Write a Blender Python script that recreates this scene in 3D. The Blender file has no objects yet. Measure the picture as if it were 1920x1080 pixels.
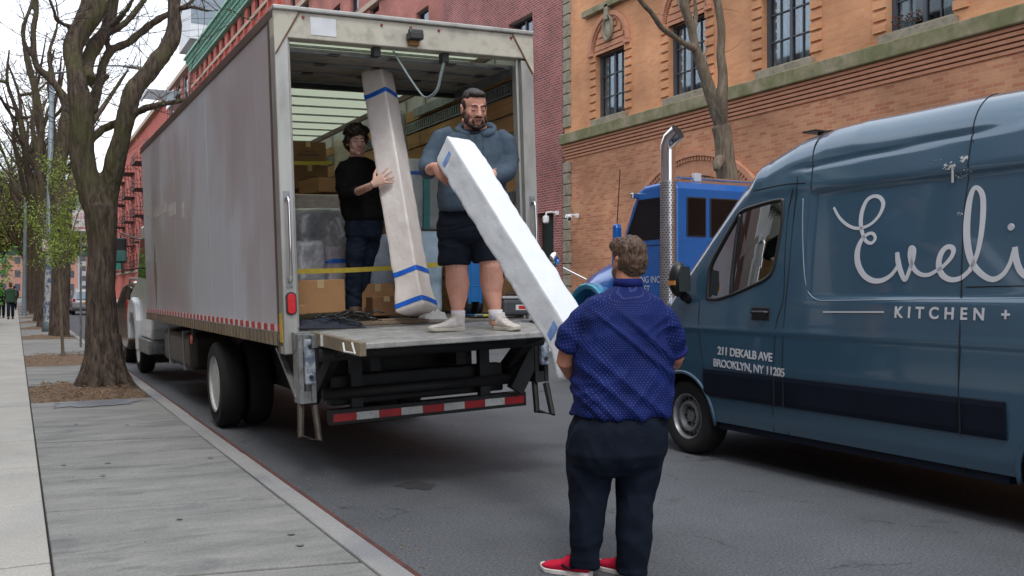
import bpy, bmesh, math, random
from mathutils import Vector, Matrix, noise
R = math.radians
scn = bpy.context.scene
# ------------------------------------------------------------------ camera
F, YAW, HY, CH = 1785.0, .481, 544.7, 1.55
cam = bpy.data.objects.new('camera', bpy.data.cameras.new('camera'))
scn.collection.objects.link(cam); scn.camera = cam
cam.location = (0, 0, CH)
cam.rotation_euler = (R(90) + math.atan((HY-540)/F), 0, -YAW)
cam.data.lens = F/1920*36; cam.data.sensor_width = 36
cam.data.clip_start = .05; cam.data.clip_end = 3000
# ------------------------------------------------------------------ world (bright overcast)
SUN_EL, SUN_AZ = 58, 200
w = bpy.data.worlds.new('World'); scn.world = w; w.use_nodes = True
nt = w.node_tree; nt.nodes.clear()
def nn(t, ty, **k):
    n = t.nodes.new(ty)
    for a, b in k.items(): setattr(n, a, b)
    return n
out = nn(nt, 'ShaderNodeOutputWorld'); mix = nn(nt, 'ShaderNodeMixShader')
sky = nn(nt, 'ShaderNodeTexSky', sky_type='NISHITA', sun_disc=False, sun_elevation=R(SUN_EL), sun_rotation=R(SUN_AZ))
bg1 = nn(nt, 'ShaderNodeBackground'); bg1.inputs[1].default_value = .12
bg2 = nn(nt, 'ShaderNodeBackground'); bg2.inputs[1].default_value = 1.0
tc = nn(nt, 'ShaderNodeTexCoord'); mp = nn(nt, 'ShaderNodeMapping'); mp.inputs['Scale'].default_value = (1, 1, 2.6)
nz = nn(nt, 'ShaderNodeTexNoise'); nz.inputs['Scale'].default_value = 3.2; nz.inputs['Detail'].default_value = 7
rp = nn(nt, 'ShaderNodeValToRGB')
rp.color_ramp.elements[0].position = .36; rp.color_ramp.elements[0].color = (.66, .72, .82, 1)
rp.color_ramp.elements[1].position = .58; rp.color_ramp.elements[1].color = (.93, .95, 1.0, 1)
L = nt.links.new
L(tc.outputs['Generated'], mp.inputs[0]); L(mp.outputs[0], nz.inputs[0]); L(nz.outputs[0], rp.inputs[0])
L(sky.outputs[0], bg1.inputs[0]); L(rp.outputs[0], bg2.inputs[0])
mix.inputs[0].default_value = .88
L(bg1.outputs[0], mix.inputs[1]); L(bg2.outputs[0], mix.inputs[2]); L(mix.outputs[0], out.inputs[0])
sl = bpy.data.lights.new('sun', 'SUN'); sl.energy = .7; sl.angle = R(14); sl.color = (1, .96, .9)
so = bpy.data.objects.new('sun', sl); scn.collection.objects.link(so)
# nishita: rotation measured from +Y clockwise; the lamp shines from the same direction
az = R(SUN_AZ); el = R(SUN_EL)
sd = Vector((math.sin(az)*math.cos(el), math.cos(az)*math.cos(el), math.sin(el)))
so.rotation_euler = sd.to_track_quat('Z', 'Y').to_euler()
vs = scn.view_settings; vs.view_transform = 'Standard'; vs.look = 'None'; vs.exposure = 0.98; vs.gamma = 1
scn.cycles.max_bounces = 8
# ------------------------------------------------------------------ geometry of the photograph -> metres
_s, _c = math.sin(YAW), math.cos(YAW)
def W(px, py, d):
    u = (px-960)/F*d
    return Vector((d*_s+u*_c, d*_c-u*_s, CH-(py-HY)*d/F))
def WX(px, py, X): return W(px, py, X/(_s+(px-960)/F*_c))
def WY(px, py, Y): return W(px, py, Y/(_c-(px-960)/F*_s))
# ------------------------------------------------------------------ materials
MATS = {}
def mat(name, col, rough=.6, metal=0., var=.12, scale=4., bump=0., bscale=60., spec=.5, coat=0., stretch=(1, 1, 1), col2=None, thr=None, trans=0, emis=None, dirt=0.):
    """procedural surface: base colour broken by two noises, roughness variation, bump"""
    if name in MATS: return MATS[name]
    m = bpy.data.materials.new(name); m.use_nodes = True; t = m.node_tree; b = t.nodes['Principled BSDF']; l = t.links.new
    tc = nn(t, 'ShaderNodeTexCoord'); mp = nn(t, 'ShaderNodeMapping'); mp.inputs['Scale'].default_value = stretch
    l(tc.outputs['Object'], mp.inputs[0])
    n1 = nn(t, 'ShaderNodeTexNoise'); n1.inputs['Scale'].default_value = scale; n1.inputs['Detail'].default_value = 6; n1.inputs['Roughness'].default_value = .6
    l(mp.outputs[0], n1.inputs[0])
    r = nn(t, 'ShaderNodeValToRGB')
    a = thr or (.3, .7)
    r.color_ramp.elements[0].position = a[0]; r.color_ramp.elements[1].position = a[1]
    c2 = col2 or tuple(min(1, c*(1+var)) for c in col); c1 = col if col2 else tuple(c*(1-var) for c in col)
    r.color_ramp.elements[0].color = (*c1, 1); r.color_ramp.elements[1].color = (*c2, 1)
    l(n1.outputs[0], r.inputs[0]); src = r.outputs[0]
    if dirt:
        n3 = nn(t, 'ShaderNodeTexNoise'); n3.inputs['Scale'].default_value = scale*3.1; n3.inputs['Detail'].default_value = 8
        l(mp.outputs[0], n3.inputs[0]); mr = nn(t, 'ShaderNodeMapRange'); mr.inputs[1].default_value = .5; mr.inputs[2].default_value = .72; mr.inputs[3].default_value = 0; mr.inputs[4].default_value = dirt
        l(n3.outputs[0], mr.inputs[0]); mx = nn(t, 'ShaderNodeMixRGB'); mx.inputs[2].default_value = (.06, .05, .04, 1)
        l(mr.outputs[0], mx.inputs[0]); l(src, mx.inputs[1]); src = mx.outputs[0]
    l(src, b.inputs['Base Color'])
    b.inputs['Metallic'].default_value = metal; b.inputs['Specular IOR Level'].default_value = spec
    mr = nn(t, 'ShaderNodeMapRange'); mr.inputs[3].default_value = max(.02, rough-.1*rough); mr.inputs[4].default_value = min(1, rough+.15*rough)
    l(n1.outputs[0], mr.inputs[0]); l(mr.outputs[0], b.inputs['Roughness'])
    if coat: b.inputs['Coat Weight'].default_value = coat; b.inputs['Coat Roughness'].default_value = .06
    if trans: b.inputs['Transmission Weight'].default_value = trans
    if emis: b.inputs['Emission Color'].default_value = (*emis[0], 1); b.inputs['Emission Strength'].default_value = emis[1]
    if bump:
        n2 = nn(t, 'ShaderNodeTexNoise'); n2.inputs['Scale'].default_value = bscale; n2.inputs['Detail'].default_value = 5
        l(mp.outputs[0], n2.inputs[0]); bp = nn(t, 'ShaderNodeBump'); bp.inputs['Strength'].default_value = bump; bp.inputs['Distance'].default_value = .01
        l(n2.outputs[0], bp.inputs['Height']); l(bp.outputs[0], b.inputs['Normal'])
    MATS[name] = m; return m
def brickmat(name, c1, c2, mortar, bw=.21, bh=.068, ms=.005, axes='YZ', off=.5, var=.35):
    if name in MATS: return MATS[name]
    m = bpy.data.materials.new(name); m.use_nodes = True; t = m.node_tree; b = t.nodes['Principled BSDF']; l = t.links.new
    tc = nn(t, 'ShaderNodeTexCoord'); sp = nn(t, 'ShaderNodeSeparateXYZ'); cb = nn(t, 'ShaderNodeCombineXYZ')
    l(tc.outputs['Object'], sp.inputs[0]); l(sp.outputs[axes[0]], cb.inputs[0]); l(sp.outputs[axes[1]], cb.inputs[1])
    br = nn(t, 'ShaderNodeTexBrick'); br.offset = off
    for k, v in (('Scale', 1), ('Brick Width', bw), ('Row Height', bh), ('Mortar Size', ms), ('Mortar Smooth', .3), ('Bias', -.15)): br.inputs[k].default_value = v
    br.inputs['Color1'].default_value = (*c1, 1); br.inputs['Color2'].default_value = (*c2, 1); br.inputs['Mortar'].default_value = (*mortar, 1)
    l(cb.outputs[0], br.inputs[0])
    n = nn(t, 'ShaderNodeTexNoise'); n.inputs['Scale'].default_value = .55; n.inputs['Detail'].default_value = 7; l(tc.outputs['Object'], n.inputs[0])
    mr = nn(t, 'ShaderNodeMapRange'); mr.inputs[1].default_value = .3; mr.inputs[2].default_value = .7; mr.inputs[3].default_value = 1-var; mr.inputs[4].default_value = 1+var*.5
    l(n.outputs[0], mr.inputs[0]); mx = nn(t, 'ShaderNodeMixRGB', blend_type='MULTIPLY'); mx.inputs[0].default_value = 1
    l(br.outputs[0], mx.inputs[1]); l(mr.outputs[0], mx.inputs[2]); l(mx.outputs[0], b.inputs['Base Color'])
    b.inputs['Roughness'].default_value = .88; b.inputs['Specular IOR Level'].default_value = .25
    bp = nn(t, 'ShaderNodeBump'); bp.inputs['Strength'].default_value = .5; bp.inputs['Distance'].default_value = .006; bp.invert = True
    l(br.outputs['Fac'], bp.inputs['Height']); l(bp.outputs[0], b.inputs['Normal'])
    MATS[name] = m; return m
def glassmat(name, tint=(.02, .025, .03), rough=.03, alpha=1.0):
    """window glass seen from outside: mirror coat over a dark see-through body"""
    if name in MATS: return MATS[name]
    m = bpy.data.materials.new(name); m.use_nodes = True; t = m.node_tree; t.nodes.remove(t.nodes['Principled BSDF']); l = t.links.new
    o = t.nodes['Material Output']; g = nn(t, 'ShaderNodeBsdfGlossy'); g.inputs['Roughness'].default_value = rough
    g.inputs['Color'].default_value = (.9, .95, 1, 1)
    tr = nn(t, 'ShaderNodeBsdfTransparent'); tr.inputs[0].default_value = (*tint, 1)
    fr = nn(t, 'ShaderNodeFresnel'); fr.inputs[0].default_value = 1.42; mx = nn(t, 'ShaderNodeMixShader')
    mr = nn(t, 'ShaderNodeMapRange'); mr.inputs[3].default_value = .02; mr.inputs[4].default_value = .55
    l(fr.outputs[0], mr.inputs[0]); l(mr.outputs[0], mx.inputs[0]); l(tr.outputs[0], mx.inputs[1]); l(g.outputs[0], mx.inputs[2]); l(mx.outputs[0], o.inputs[0])
    MATS[name] = m; return m
# ------------------------------------------------------------------ mesh builder
class MB:
    def __init__(s): s.v = []; s.f = []
    def add(s, vs, fs):
        n = len(s.v); s.v += [Vector(v) for v in vs]; s.f += [tuple(n+i for i in f) for f in fs]; return s
    def box(s, x0, x1, y0, y1, z0, z1, M=None):
        v = [Vector((x, y, z)) for z in (z0, z1) for y in (y0, y1) for x in (x0, x1)]
        if M: v = [M @ p for p in v]
        return s.add(v, [(0, 2, 3, 1), (4, 5, 7, 6), (0, 1, 5, 4), (2, 6, 7, 3), (0, 4, 6, 2), (1, 3, 7, 5)])
    def cbox(s, c, size, M=None):
        M = Matrix.Translation(Vector(c)) @ (M if M else Matrix())
        x, y, z = [k/2 for k in size]; return s.box(-x, x, -y, y, -z, z, M)
    def beam(s, a, b, w, h=None, up=(0, 0, 1)):
        a = Vector(a); b = Vector(b); h = h or w; d = (b-a); n = d.normalized(); u = Vector(up)
        x = n.cross(u)
        if x.length < 1e-4: x = n.cross(Vector((1, 0, 0)))
        x.normalize(); u = x.cross(n)
        v = [p + x*i*w/2 + u*j*h/2 for p in (a, b) for i, j in ((-1, -1), (1, -1), (1, 1), (-1, 1))]
        return s.add(v, [(0, 1, 2, 3), (7, 6, 5, 4), (0, 4, 5, 1), (1, 5, 6, 2), (2, 6, 7, 3), (3, 7, 4, 0)])
    def rings(s, rs, close=True, caps=True):
        n = len(rs[0]); m = len(rs); v = [p for r in rs for p in r]; f = []
        for i in range(m-1):
            for j in range(n if close else n-1):
                k = (j+1) % n; f.append((i*n+j, i*n+k, (i+1)*n+k, (i+1)*n+j))
        if caps: f.append(tuple(range(n-1, -1, -1))); f.append(tuple((m-1)*n+j for j in range(n)))
        return s.add(v, f)
    def tube(s, pts, rad, n=8, caps=True, flat=1., up=None, ball=False):
        pts = [Vector(p) for p in pts]; m = len(pts)
        if not hasattr(rad, '__len__'): rad = [rad]*m
        if ball:   # rounded ends
            a, b = pts[0], pts[-1]; da = (pts[0]-pts[1]).normalized(); db = (pts[-1]-pts[-2]).normalized(); ra, rb = rad[0], rad[-1]
            pts = [a+da*ra*.95, a+da*ra*.6]+pts+[b+db*rb*.6, b+db*rb*.95]; rad = [ra*.3, ra*.8]+list(rad)+[rb*.8, rb*.3]; m += 4
        rs = []; x = None
        for i in range(m):
            t = (pts[min(i+1, m-1)]-pts[max(i-1, 0)])
            t = t.normalized() if t.length > 1e-9 else Vector((0, 0, 1))
            if x is None:
                u = Vector(up) if up else (Vector((0, 0, 1)) if abs(t.z) < .9 else Vector((0, 1, 0)))
                x = t.cross(u).normalized()
            else: x = (x - t*x.dot(t)).normalized()
            y = t.cross(x)
            rs.append([pts[i] + x*math.cos(2*math.pi*j/n)*rad[i] + y*math.sin(2*math.pi*j/n)*rad[i]*flat for j in range(n)])
        return s.rings(rs, True, caps)
    def prism(s, poly, f3, a, b):
        """poly 2-D, f3(u,v,w)->Vector, extruded w from a to b"""
        n = len(poly); v = [f3(u, q, a) for u, q in poly]+[f3(u, q, b) for u, q in poly]
        f = [tuple(range(n-1, -1, -1)), tuple(range(n, 2*n))]+[(j, (j+1) % n, n+(j+1) % n, n+j) for j in range(n)]
        return s.add(v, f)
    def lathe(s, prof, c, ax='Z', n=24, caps=True, arc=None):
        """prof: (r, h) pairs; axis X, Y or Z through c"""
        c = Vector(c); rs = []
        for r, hgt in prof:
            ring = []
            for j in range(n):
                a = 2*math.pi*j/n; p, q = r*math.cos(a), r*math.sin(a)
                ring.append(c+(Vector((p, q, hgt)) if ax == 'Z' else Vector((hgt, p, q)) if ax == 'X' else Vector((q, hgt, p))))
            rs.append(ring)
        return s.rings(rs, True, caps)
    def ell(s, c, r, M=None, n=12, m=8):
        c = Vector(c); rs = []
        for i in range(m+1):
            ph = -math.pi/2+math.pi*i/m*.999+.0005
            ring = []
            for j in range(n):
                a = 2*math.pi*j/n
                p = Vector((r[0]*math.cos(ph)*math.cos(a), r[1]*math.cos(ph)*math.sin(a), r[2]*math.sin(ph)))
                ring.append(c+(M @ p if M else p))
            rs.append(ring)
        return s.rings(rs, True, True)
    def quad(s, a, b, c, d): return s.add([a, b, c, d], [(0, 1, 2, 3)])
    def build(s, name, m, parent=None, world=False, smooth=False, bev=0, data=None, bseg=2):
        me = bpy.data.meshes.new(name)
        vs = s.v
        if world and parent is not None:
            inv = pm(parent).inverted(); vs = [inv @ v for v in vs]
        me.from_pydata([tuple(v) for v in vs], [], s.f); me.update()
        if smooth: me.polygons.foreach_set('use_smooth', [True]*len(me.polygons))
        me.materials.append(m)
        o = bpy.data.objects.new(name, me); scn.collection.objects.link(o)
        if parent is not None: o.parent = parent
        if bev:
            md = o.modifiers.new('bevel', 'BEVEL'); md.width = bev; md.segments = bseg; md.limit_method = 'ANGLE'; md.angle_limit = R(40)
        return o
def fixn(o):
    bm = bmesh.new(); bm.from_mesh(o.data); bmesh.ops.recalc_face_normals(bm, faces=bm.faces); bm.to_mesh(o.data); bm.free(); return o
def autosmooth(o, ang=35):
    fixn(o)
    for e in o.data.polygons: e.use_smooth = True
    bm = bmesh.new(); bm.from_mesh(o.data)
    for e in bm.edges:
        if len(e.link_faces) != 2 or e.calc_face_angle(0) > R(ang): e.smooth = False
    bm.to_mesh(o.data); bm.free(); return o
def pm(o):
    m = Matrix.LocRotScale(o.location, o.rotation_euler, None)
    return pm(o.parent) @ m if o.parent else m
def tag(o, label=None, cat=None, group=None, kind=None):
    for k, v in (('label', label), ('category', cat), ('group', group), ('kind', kind)):
        if v: o[k] = v
    return o
def root(name, label, cat, loc=(0, 0, 0), rz=0, group=None, rot=None):
    o = bpy.data.objects.new(name, None); scn.collection.objects.link(o); o.location = loc
    o.rotation_euler = rot or (0, 0, rz); o.empty_display_size = .1
    return tag(o, label, cat, group)
def copy_tree(o, parent=None):
    c = o.copy(); scn.collection.objects.link(c); c.parent = parent
    for ch in [x for x in scn.collection.objects if x.parent == o]: copy_tree(ch, c)
    return c
def remeshed(mb, vox, it=3, fac=.5, disp=None):
    """union of overlapping closed shapes as one continuous skin; returns a new MB"""
    me = bpy.data.meshes.new('t'); me.from_pydata([tuple(v) for v in mb.v], [], mb.f)
    o = bpy.data.objects.new('t', me); scn.collection.objects.link(o)
    bm = bmesh.new(); bm.from_mesh(me); bmesh.ops.recalc_face_normals(bm, faces=bm.faces); bm.to_mesh(me); bm.free()
    md = o.modifiers.new('r', 'REMESH'); md.mode = 'VOXEL'; md.voxel_size = vox
    if it: md = o.modifiers.new('s', 'SMOOTH'); md.iterations = it; md.factor = fac
    dg = bpy.context.evaluated_depsgraph_get(); ev = o.evaluated_get(dg); e = ev.to_mesh()
    r = MB(); r.v = [v.co.copy() for v in e.vertices]; r.f = [tuple(p.vertices) for p in e.polygons]
    r.n = [v.normal.copy() for v in e.vertices]
    ev.to_mesh_clear(); bpy.data.objects.remove(o); bpy.data.meshes.remove(me)
    if disp: r.v = [v+n*disp(v, n) for v, n in zip(r.v, r.n)]
    return r
def text_mesh(name, body, size, M, m, parent=None, depth=.002, off=0., align='LEFT', space=1., shear=0.):
    cu = bpy.data.curves.new('t', 'FONT'); cu.body = body; cu.size = size; cu.extrude = depth; cu.offset = off; cu.align_x = align
    cu.space_character = space; cu.shear = shear
    o = bpy.data.objects.new('t', cu); scn.collection.objects.link(o)
    dg = bpy.context.evaluated_depsgraph_get(); me = bpy.data.meshes.new_from_object(o.evaluated_get(dg))
    bpy.data.objects.remove(o); me.transform(M); me.materials.clear(); me.materials.append(m); me.name = name
    t = bpy.data.objects.new(name, me); scn.collection.objects.link(t)
    if parent is not None: t.parent = parent
    return t
def rnd(a, b): return random.uniform(a, b)
random.seed(7)
GX = 14.5     # plane of the right-hand building line
KX = 1.76     # near kerb, road side
# ================================================================== SETTING
def struct(o): o['kind'] = 'structure'; return o
def asphalt():
    m = bpy.data.materials.new('asphalt'); m.use_nodes = True; t = m.node_tree; b = t.nodes['Principled BSDF']; l = t.links.new
    tc = nn(t, 'ShaderNodeTexCoord')
    fine = nn(t, 'ShaderNodeTexVoronoi'); fine.inputs['Scale'].default_value = 95; l(tc.outputs['Object'], fine.inputs[0])
    n1 = nn(t, 'ShaderNodeTexNoise'); n1.inputs['Scale'].default_value = .8; n1.inputs['Detail'].default_value = 9; n1.inputs['Roughness'].default_value = .65; l(tc.outputs['Object'], n1.inputs[0])
    n2 = nn(t, 'ShaderNodeTexNoise'); n2.inputs['Scale'].default_value = 60; n2.inputs['Detail'].default_value = 4; l(tc.outputs['Object'], n2.inputs[0])
    r1 = nn(t, 'ShaderNodeValToRGB'); r1.color_ramp.elements[0].position = .3; r1.color_ramp.elements[1].position = .75
    r1.color_ramp.elements[0].color = (.074, .081, .091, 1); r1.color_ramp.elements[1].color = (.114, .123, .137, 1)
    l(n1.outputs[0], r1.inputs[0])
    r2 = nn(t, 'ShaderNodeValToRGB'); r2.color_ramp.elements[0].position = .35; r2.color_ramp.elements[1].position = .7
    r2.color_ramp.elements[0].color = (.55, .55, .55, 1); r2.color_ramp.elements[1].color = (1.6, 1.58, 1.5, 1); l(n2.outputs[0], r2.inputs[0])
    mx = nn(t, 'ShaderNodeMixRGB', blend_type='MULTIPLY'); mx.inputs[0].default_value = .8; l(r1.outputs[0], mx.inputs[1]); l(r2.outputs[0], mx.inputs[2])
    # pale grit specks
    sp = nn(t, 'ShaderNodeTexVoronoi'); sp.inputs['Scale'].default_value = 26; l(tc.outputs['Object'], sp.inputs[0])
    mr = nn(t, 'ShaderNodeMapRange'); mr.inputs[1].default_value = .05; mr.inputs[2].default_value = .09; mr.inputs[3].default_value = .7; mr.inputs[4].default_value = 0; l(sp.outputs['Distance'], mr.inputs[0])
    m2 = nn(t, 'ShaderNodeMixRGB'); m2.inputs[2].default_value = (.22, .21, .19, 1); l(mr.outputs[0], m2.inputs[0]); l(mx.outputs[0], m2.inputs[1])
    # oil stains
    n4 = nn(t, 'ShaderNodeTexNoise'); n4.inputs['Scale'].default_value = 1.7; n4.inputs['Detail'].default_value = 3; l(tc.outputs['Object'], n4.inputs[0])
    m4 = nn(t, 'ShaderNodeMapRange'); m4.inputs[1].default_value = .66; m4.inputs[2].default_value = .74; m4.inputs[4].default_value = .55; l(n4.outputs[0], m4.inputs[0])
    m3 = nn(t, 'ShaderNodeMixRGB'); m3.inputs[2].default_value = (.05, .05, .052, 1); l(m4.outputs[0], m3.inputs[0]); l(m2.outputs[0], m3.inputs[1])
    vo = nn(t, 'ShaderNodeTexVoronoi', feature='DISTANCE_TO_EDGE'); vo.inputs['Scale'].default_value = .42; nd = nn(t, 'ShaderNodeTexNoise'); nd.inputs['Scale'].default_value = 2.2; nd.inputs['Detail'].default_value = 6
    l(tc.outputs['Object'], nd.inputs[0]); va = nn(t, 'ShaderNodeVectorMath', operation='ADD'); vs_ = nn(t, 'ShaderNodeVectorMath', operation='SCALE'); vs_.inputs['Scale'].default_value = .7
    l(nd.outputs['Color'], vs_.inputs[0]); l(vs_.outputs[0], va.inputs[0]); l(tc.outputs['Object'], va.inputs[1]); l(va.outputs[0], vo.inputs[0])
    mc_ = nn(t, 'ShaderNodeMapRange'); mc_.inputs[1].default_value = .002; mc_.inputs[2].default_value = .0065; mc_.inputs[3].default_value = .62; mc_.inputs[4].default_value = 0; l(vo.outputs['Distance'], mc_.inputs[0])
    mk_ = nn(t, 'ShaderNodeMath', operation='MULTIPLY'); gate = nn(t, 'ShaderNodeMapRange'); gate.inputs[1].default_value = .5; gate.inputs[2].default_value = .6; l(n4.outputs[0], gate.inputs[0]); l(mc_.outputs[0], mk_.inputs[0]); l(gate.outputs[0], mk_.inputs[1])
    m5 = nn(t, 'ShaderNodeMixRGB'); m5.inputs[2].default_value = (.025, .025, .026, 1); l(mk_.outputs[0], m5.inputs[0]); l(m3.outputs[0], m5.inputs[1])
    l(m5.outputs[0], b.inputs['Base Color']); b.inputs['Roughness'].default_value = .75; b.inputs['Specular IOR Level'].default_value = .35
    bp = nn(t, 'ShaderNodeBump'); bp.inputs['Strength'].default_value = .5; bp.inputs['Distance'].default_value = .008
    l(fine.outputs['Distance'], bp.inputs['Height']); l(bp.outputs[0], b.inputs['Normal']); return m
def concrete(name, ca, cb, stain=(.16, .17, .2), sfac=.7, str_=(1, 3.2, 1), sc=1.1):
    m = bpy.data.materials.new(name); m.use_nodes = True; t = m.node_tree; b = t.nodes['Principled BSDF']; l = t.links.new
    tc = nn(t, 'ShaderNodeTexCoord'); mp = nn(t, 'ShaderNodeMapping'); mp.inputs['Scale'].default_value = str_; l(tc.outputs['Object'], mp.inputs[0])
    n1 = nn(t, 'ShaderNodeTexNoise'); n1.inputs['Scale'].default_value = sc; n1.inputs['Detail'].default_value = 9; n1.inputs['Roughness'].default_value = .68; l(mp.outputs[0], n1.inputs[0])
    r1 = nn(t, 'ShaderNodeValToRGB'); r1.color_ramp.elements[0].position = .32; r1.color_ramp.elements[1].position = .68
    r1.color_ramp.elements[0].color = (*ca, 1); r1.color_ramp.elements[1].color = (*cb, 1); l(n1.outputs[0], r1.inputs[0])
    n2 = nn(t, 'ShaderNodeTexNoise'); n2.inputs['Scale'].default_value = sc*1.3; n2.inputs['Detail'].default_value = 6; n2.inputs['Distortion'].default_value = .6; l(mp.outputs[0], n2.inputs[0])
    m2 = nn(t, 'ShaderNodeMapRange'); m2.inputs[1].default_value = .54; m2.inputs[2].default_value = .66; m2.inputs[4].default_value = sfac; l(n2.outputs[0], m2.inputs[0])
    x2 = nn(t, 'ShaderNodeMixRGB'); x2.inputs[2].default_value = (*stain, 1); l(m2.outputs[0], x2.inputs[0]); l(r1.outputs[0], x2.inputs[1])
    n3 = nn(t, 'ShaderNodeTexNoise'); n3.inputs['Scale'].default_value = 70; n3.inputs['Detail'].default_value = 5; l(tc.outputs['Object'], n3.inputs[0])
    m3 = nn(t, 'ShaderNodeMapRange'); m3.inputs[1].default_value = .3; m3.inputs[2].default_value = .7; m3.inputs[3].default_value = .82; m3.inputs[4].default_value = 1.15; l(n3.outputs[0], m3.inputs[0])
    x3 = nn(t, 'ShaderNodeMixRGB', blend_type='MULTIPLY'); x3.inputs[0].default_value = 1; l(x2.outputs[0], x3.inputs[1]); l(m3.outputs[0], x3.inputs[2])
    l(x3.outputs[0], b.inputs['Base Color']); b.inputs['Roughness'].default_value = .85; b.inputs['Specular IOR Level'].default_value = .3
    bp = nn(t, 'ShaderNodeBump'); bp.inputs['Strength'].default_value = .25; bp.inputs['Distance'].default_value = .004; l(n3.outputs[0], bp.inputs['Height']); l(bp.outputs[0], b.inputs['Normal'])
    MATS[name] = m; return m
M_asph = asphalt()
M_slab = concrete('concrete_slab', (.165, .168, .162), (.28, .282, .266), stain=(.11, .113, .12), sfac=.62, str_=(.8, 2.6, 1), sc=1.25)
M_walk = concrete('concrete_walk', (.33, .325, .30), (.43, .42, .385), stain=(.28, .29, .31), sfac=.4, str_=(1, 1, 1), sc=.9)
M_kerb = concrete('kerb_stone', (.22, .22, .22), (.31, .31, .30), sfac=.5, str_=(2, .8, 2))
M_joint = mat('joint_dirt', (.035, .03, .025), .95, var=.4, scale=9)
M_soil = mat('bark_mulch', (.10, .062, .038), .95, col2=(.20, .135, .085), scale=22, bump=1, bscale=60, thr=(.35, .65))
M_rust = mat('rusted_steel_edge', (.055, .02, .018), .8, col2=(.12, .04, .032), scale=6)
b = MB().box(-900, 900, -60, 1500, -.6, -.02); struct(b.build('ground', M_joint))
b = MB()
for i in range(24):
    y0 = -12+i*24 if i < 23 else 540
    b.quad((KX, y0, 0), (10.9, y0, 0), (10.9, y0+24, 0), (KX, y0+24, 0))
struct(b.build('road', M_asph))
# near pavement: kerb strip of big slabs with tree pits, walkway beside it
SK = -.2       # the cross joints run slightly askew
PITS = [(13.35, 15.75), (19.7, 23.2), (30.6, 33.0), (38.6, 40.6), (46.2, 48.2), (54, 56), (62, 64), (70, 72), (80, 82), (92, 94)]
yj = [-6, -3.2, -.6, 1.55, 3.1, 4.9, 6.62, 9.72]
YJ = sorted(set(yj+[13.35, 15.75, 17.7, 19.7, 23.2, 25.6, 28.1, 30.6, 33, 35, 36.8, 38.6, 40.6, 43.4, 46.2, 48.2, 51, 54, 56, 59, 62, 64, 67, 70, 72, 76, 80, 82, 87, 92, 94, 110, 140, 200]))
b = MB(); g = .02
for a, c in zip(YJ, YJ[1:]):
    if (a, c) in PITS: continue
    dz = rnd(-.004, .004)
    x0, x1 = .175, 1.597
    k0 = SK if a not in [p[1] for p in PITS] else 0; k1 = SK if c not in [p[0] for p in PITS] else 0
    def yy(x, y, k): return y+k*(x-.9)
    v = [(x0, yy(x0, a, k0)+g, 0), (x1, yy(x1, a, k0)+g, 0), (x1, yy(x1, c, k1)-g, 0), (x0, yy(x0, c, k1)-g, 0)]
    b.add([(p[0], p[1], 0) for p in v]+[(p[0], p[1], .14+dz) for p in v], [(3, 2, 1, 0), (4, 5, 6, 7), (0, 1, 5, 4), (1, 2, 6, 5), (2, 3, 7, 6), (3, 0, 4, 7)])
struct(b.build('pavement', M_slab, bev=.008))
b = MB(); y = -8.2
while y < 200:
    h_ = 1.52
    for x0, x1 in ((-1.36, .163), (-2.88, -1.37), (-4.4, -2.89)):
        b.box(x0, x1, y+.011, y+h_-.011, 0, .14+rnd(-.002, .003))
    y += h_
struct(b.build('walkway', M_walk, bev=.006))
b = MB(); b.box(-4.4, 1.62, -10, 200, -.01, .105); struct(b.build('pavement_bed', M_joint))
b = MB(); y = -9
while y < 200:
    b.box(1.61, KX, y+.003, y+2.9, -.01, .14+rnd(-.003, .003)); y += 2.9
struct(b.build('kerb', M_kerb, bev=.012))
struct(MB().box(KX+.001, KX+.035, -9, 60, -.01, .136).build('kerb_edge', M_rust, bev=.004))
# wet stain and scuffs on the slabs (thin sheets)
def blob_sheet(name, cx, cy, rx, ry, z, m, seed, n=40, rot=0):
    random.seed(seed); b = MB(); pts = []
    for i in range(n):
        a = 2*math.pi*i/n; k = 1+.45*noise.noise(Vector((math.cos(a)*1.6+seed, math.sin(a)*1.6, 0)))+.30*noise.noise(Vector((math.cos(a)*5, math.sin(a)*5, seed)))+.15*noise.noise(Vector((math.cos(a)*14, math.sin(a)*14, seed)))
        x, y = math.cos(a)*rx*k, math.sin(a)*ry*k
        pts.append((cx+x*math.cos(rot)-y*math.sin(rot), cy+x*math.sin(rot)+y*math.cos(rot), z))
    b.add(pts, [tuple(range(n))]); return struct(b.build(name, m))
M_sc = mat('tyre_scuff', (.15, .15, .16), .8, col2=(.19, .19, .19), scale=12)
M_wet = mat('wet_concrete', (.085, .092, .115), .5, col2=(.19, .195, .21), scale=5, stretch=(1, 2.5, 1), bump=.3, bscale=30, spec=.6)
blob_sheet('damp_patch', .88, 12.92, .60, .36, .1485, M_wet, 3, 120)
for q_ in range(14): blob_sheet('gum_spot', rnd(.3, 1.5) if q_ % 3 else rnd(-1, 0), rnd(4.2, 11.5), .022, .022, .1482, M_sc, 50+q_, 12)

M_oil = mat('oil_stain', (.055, .056, .06), .6, var=.3, scale=9)
blob_sheet('oil_stain', 2.83, 7.05, .13, .15, .004, M_oil, 8)

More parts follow.
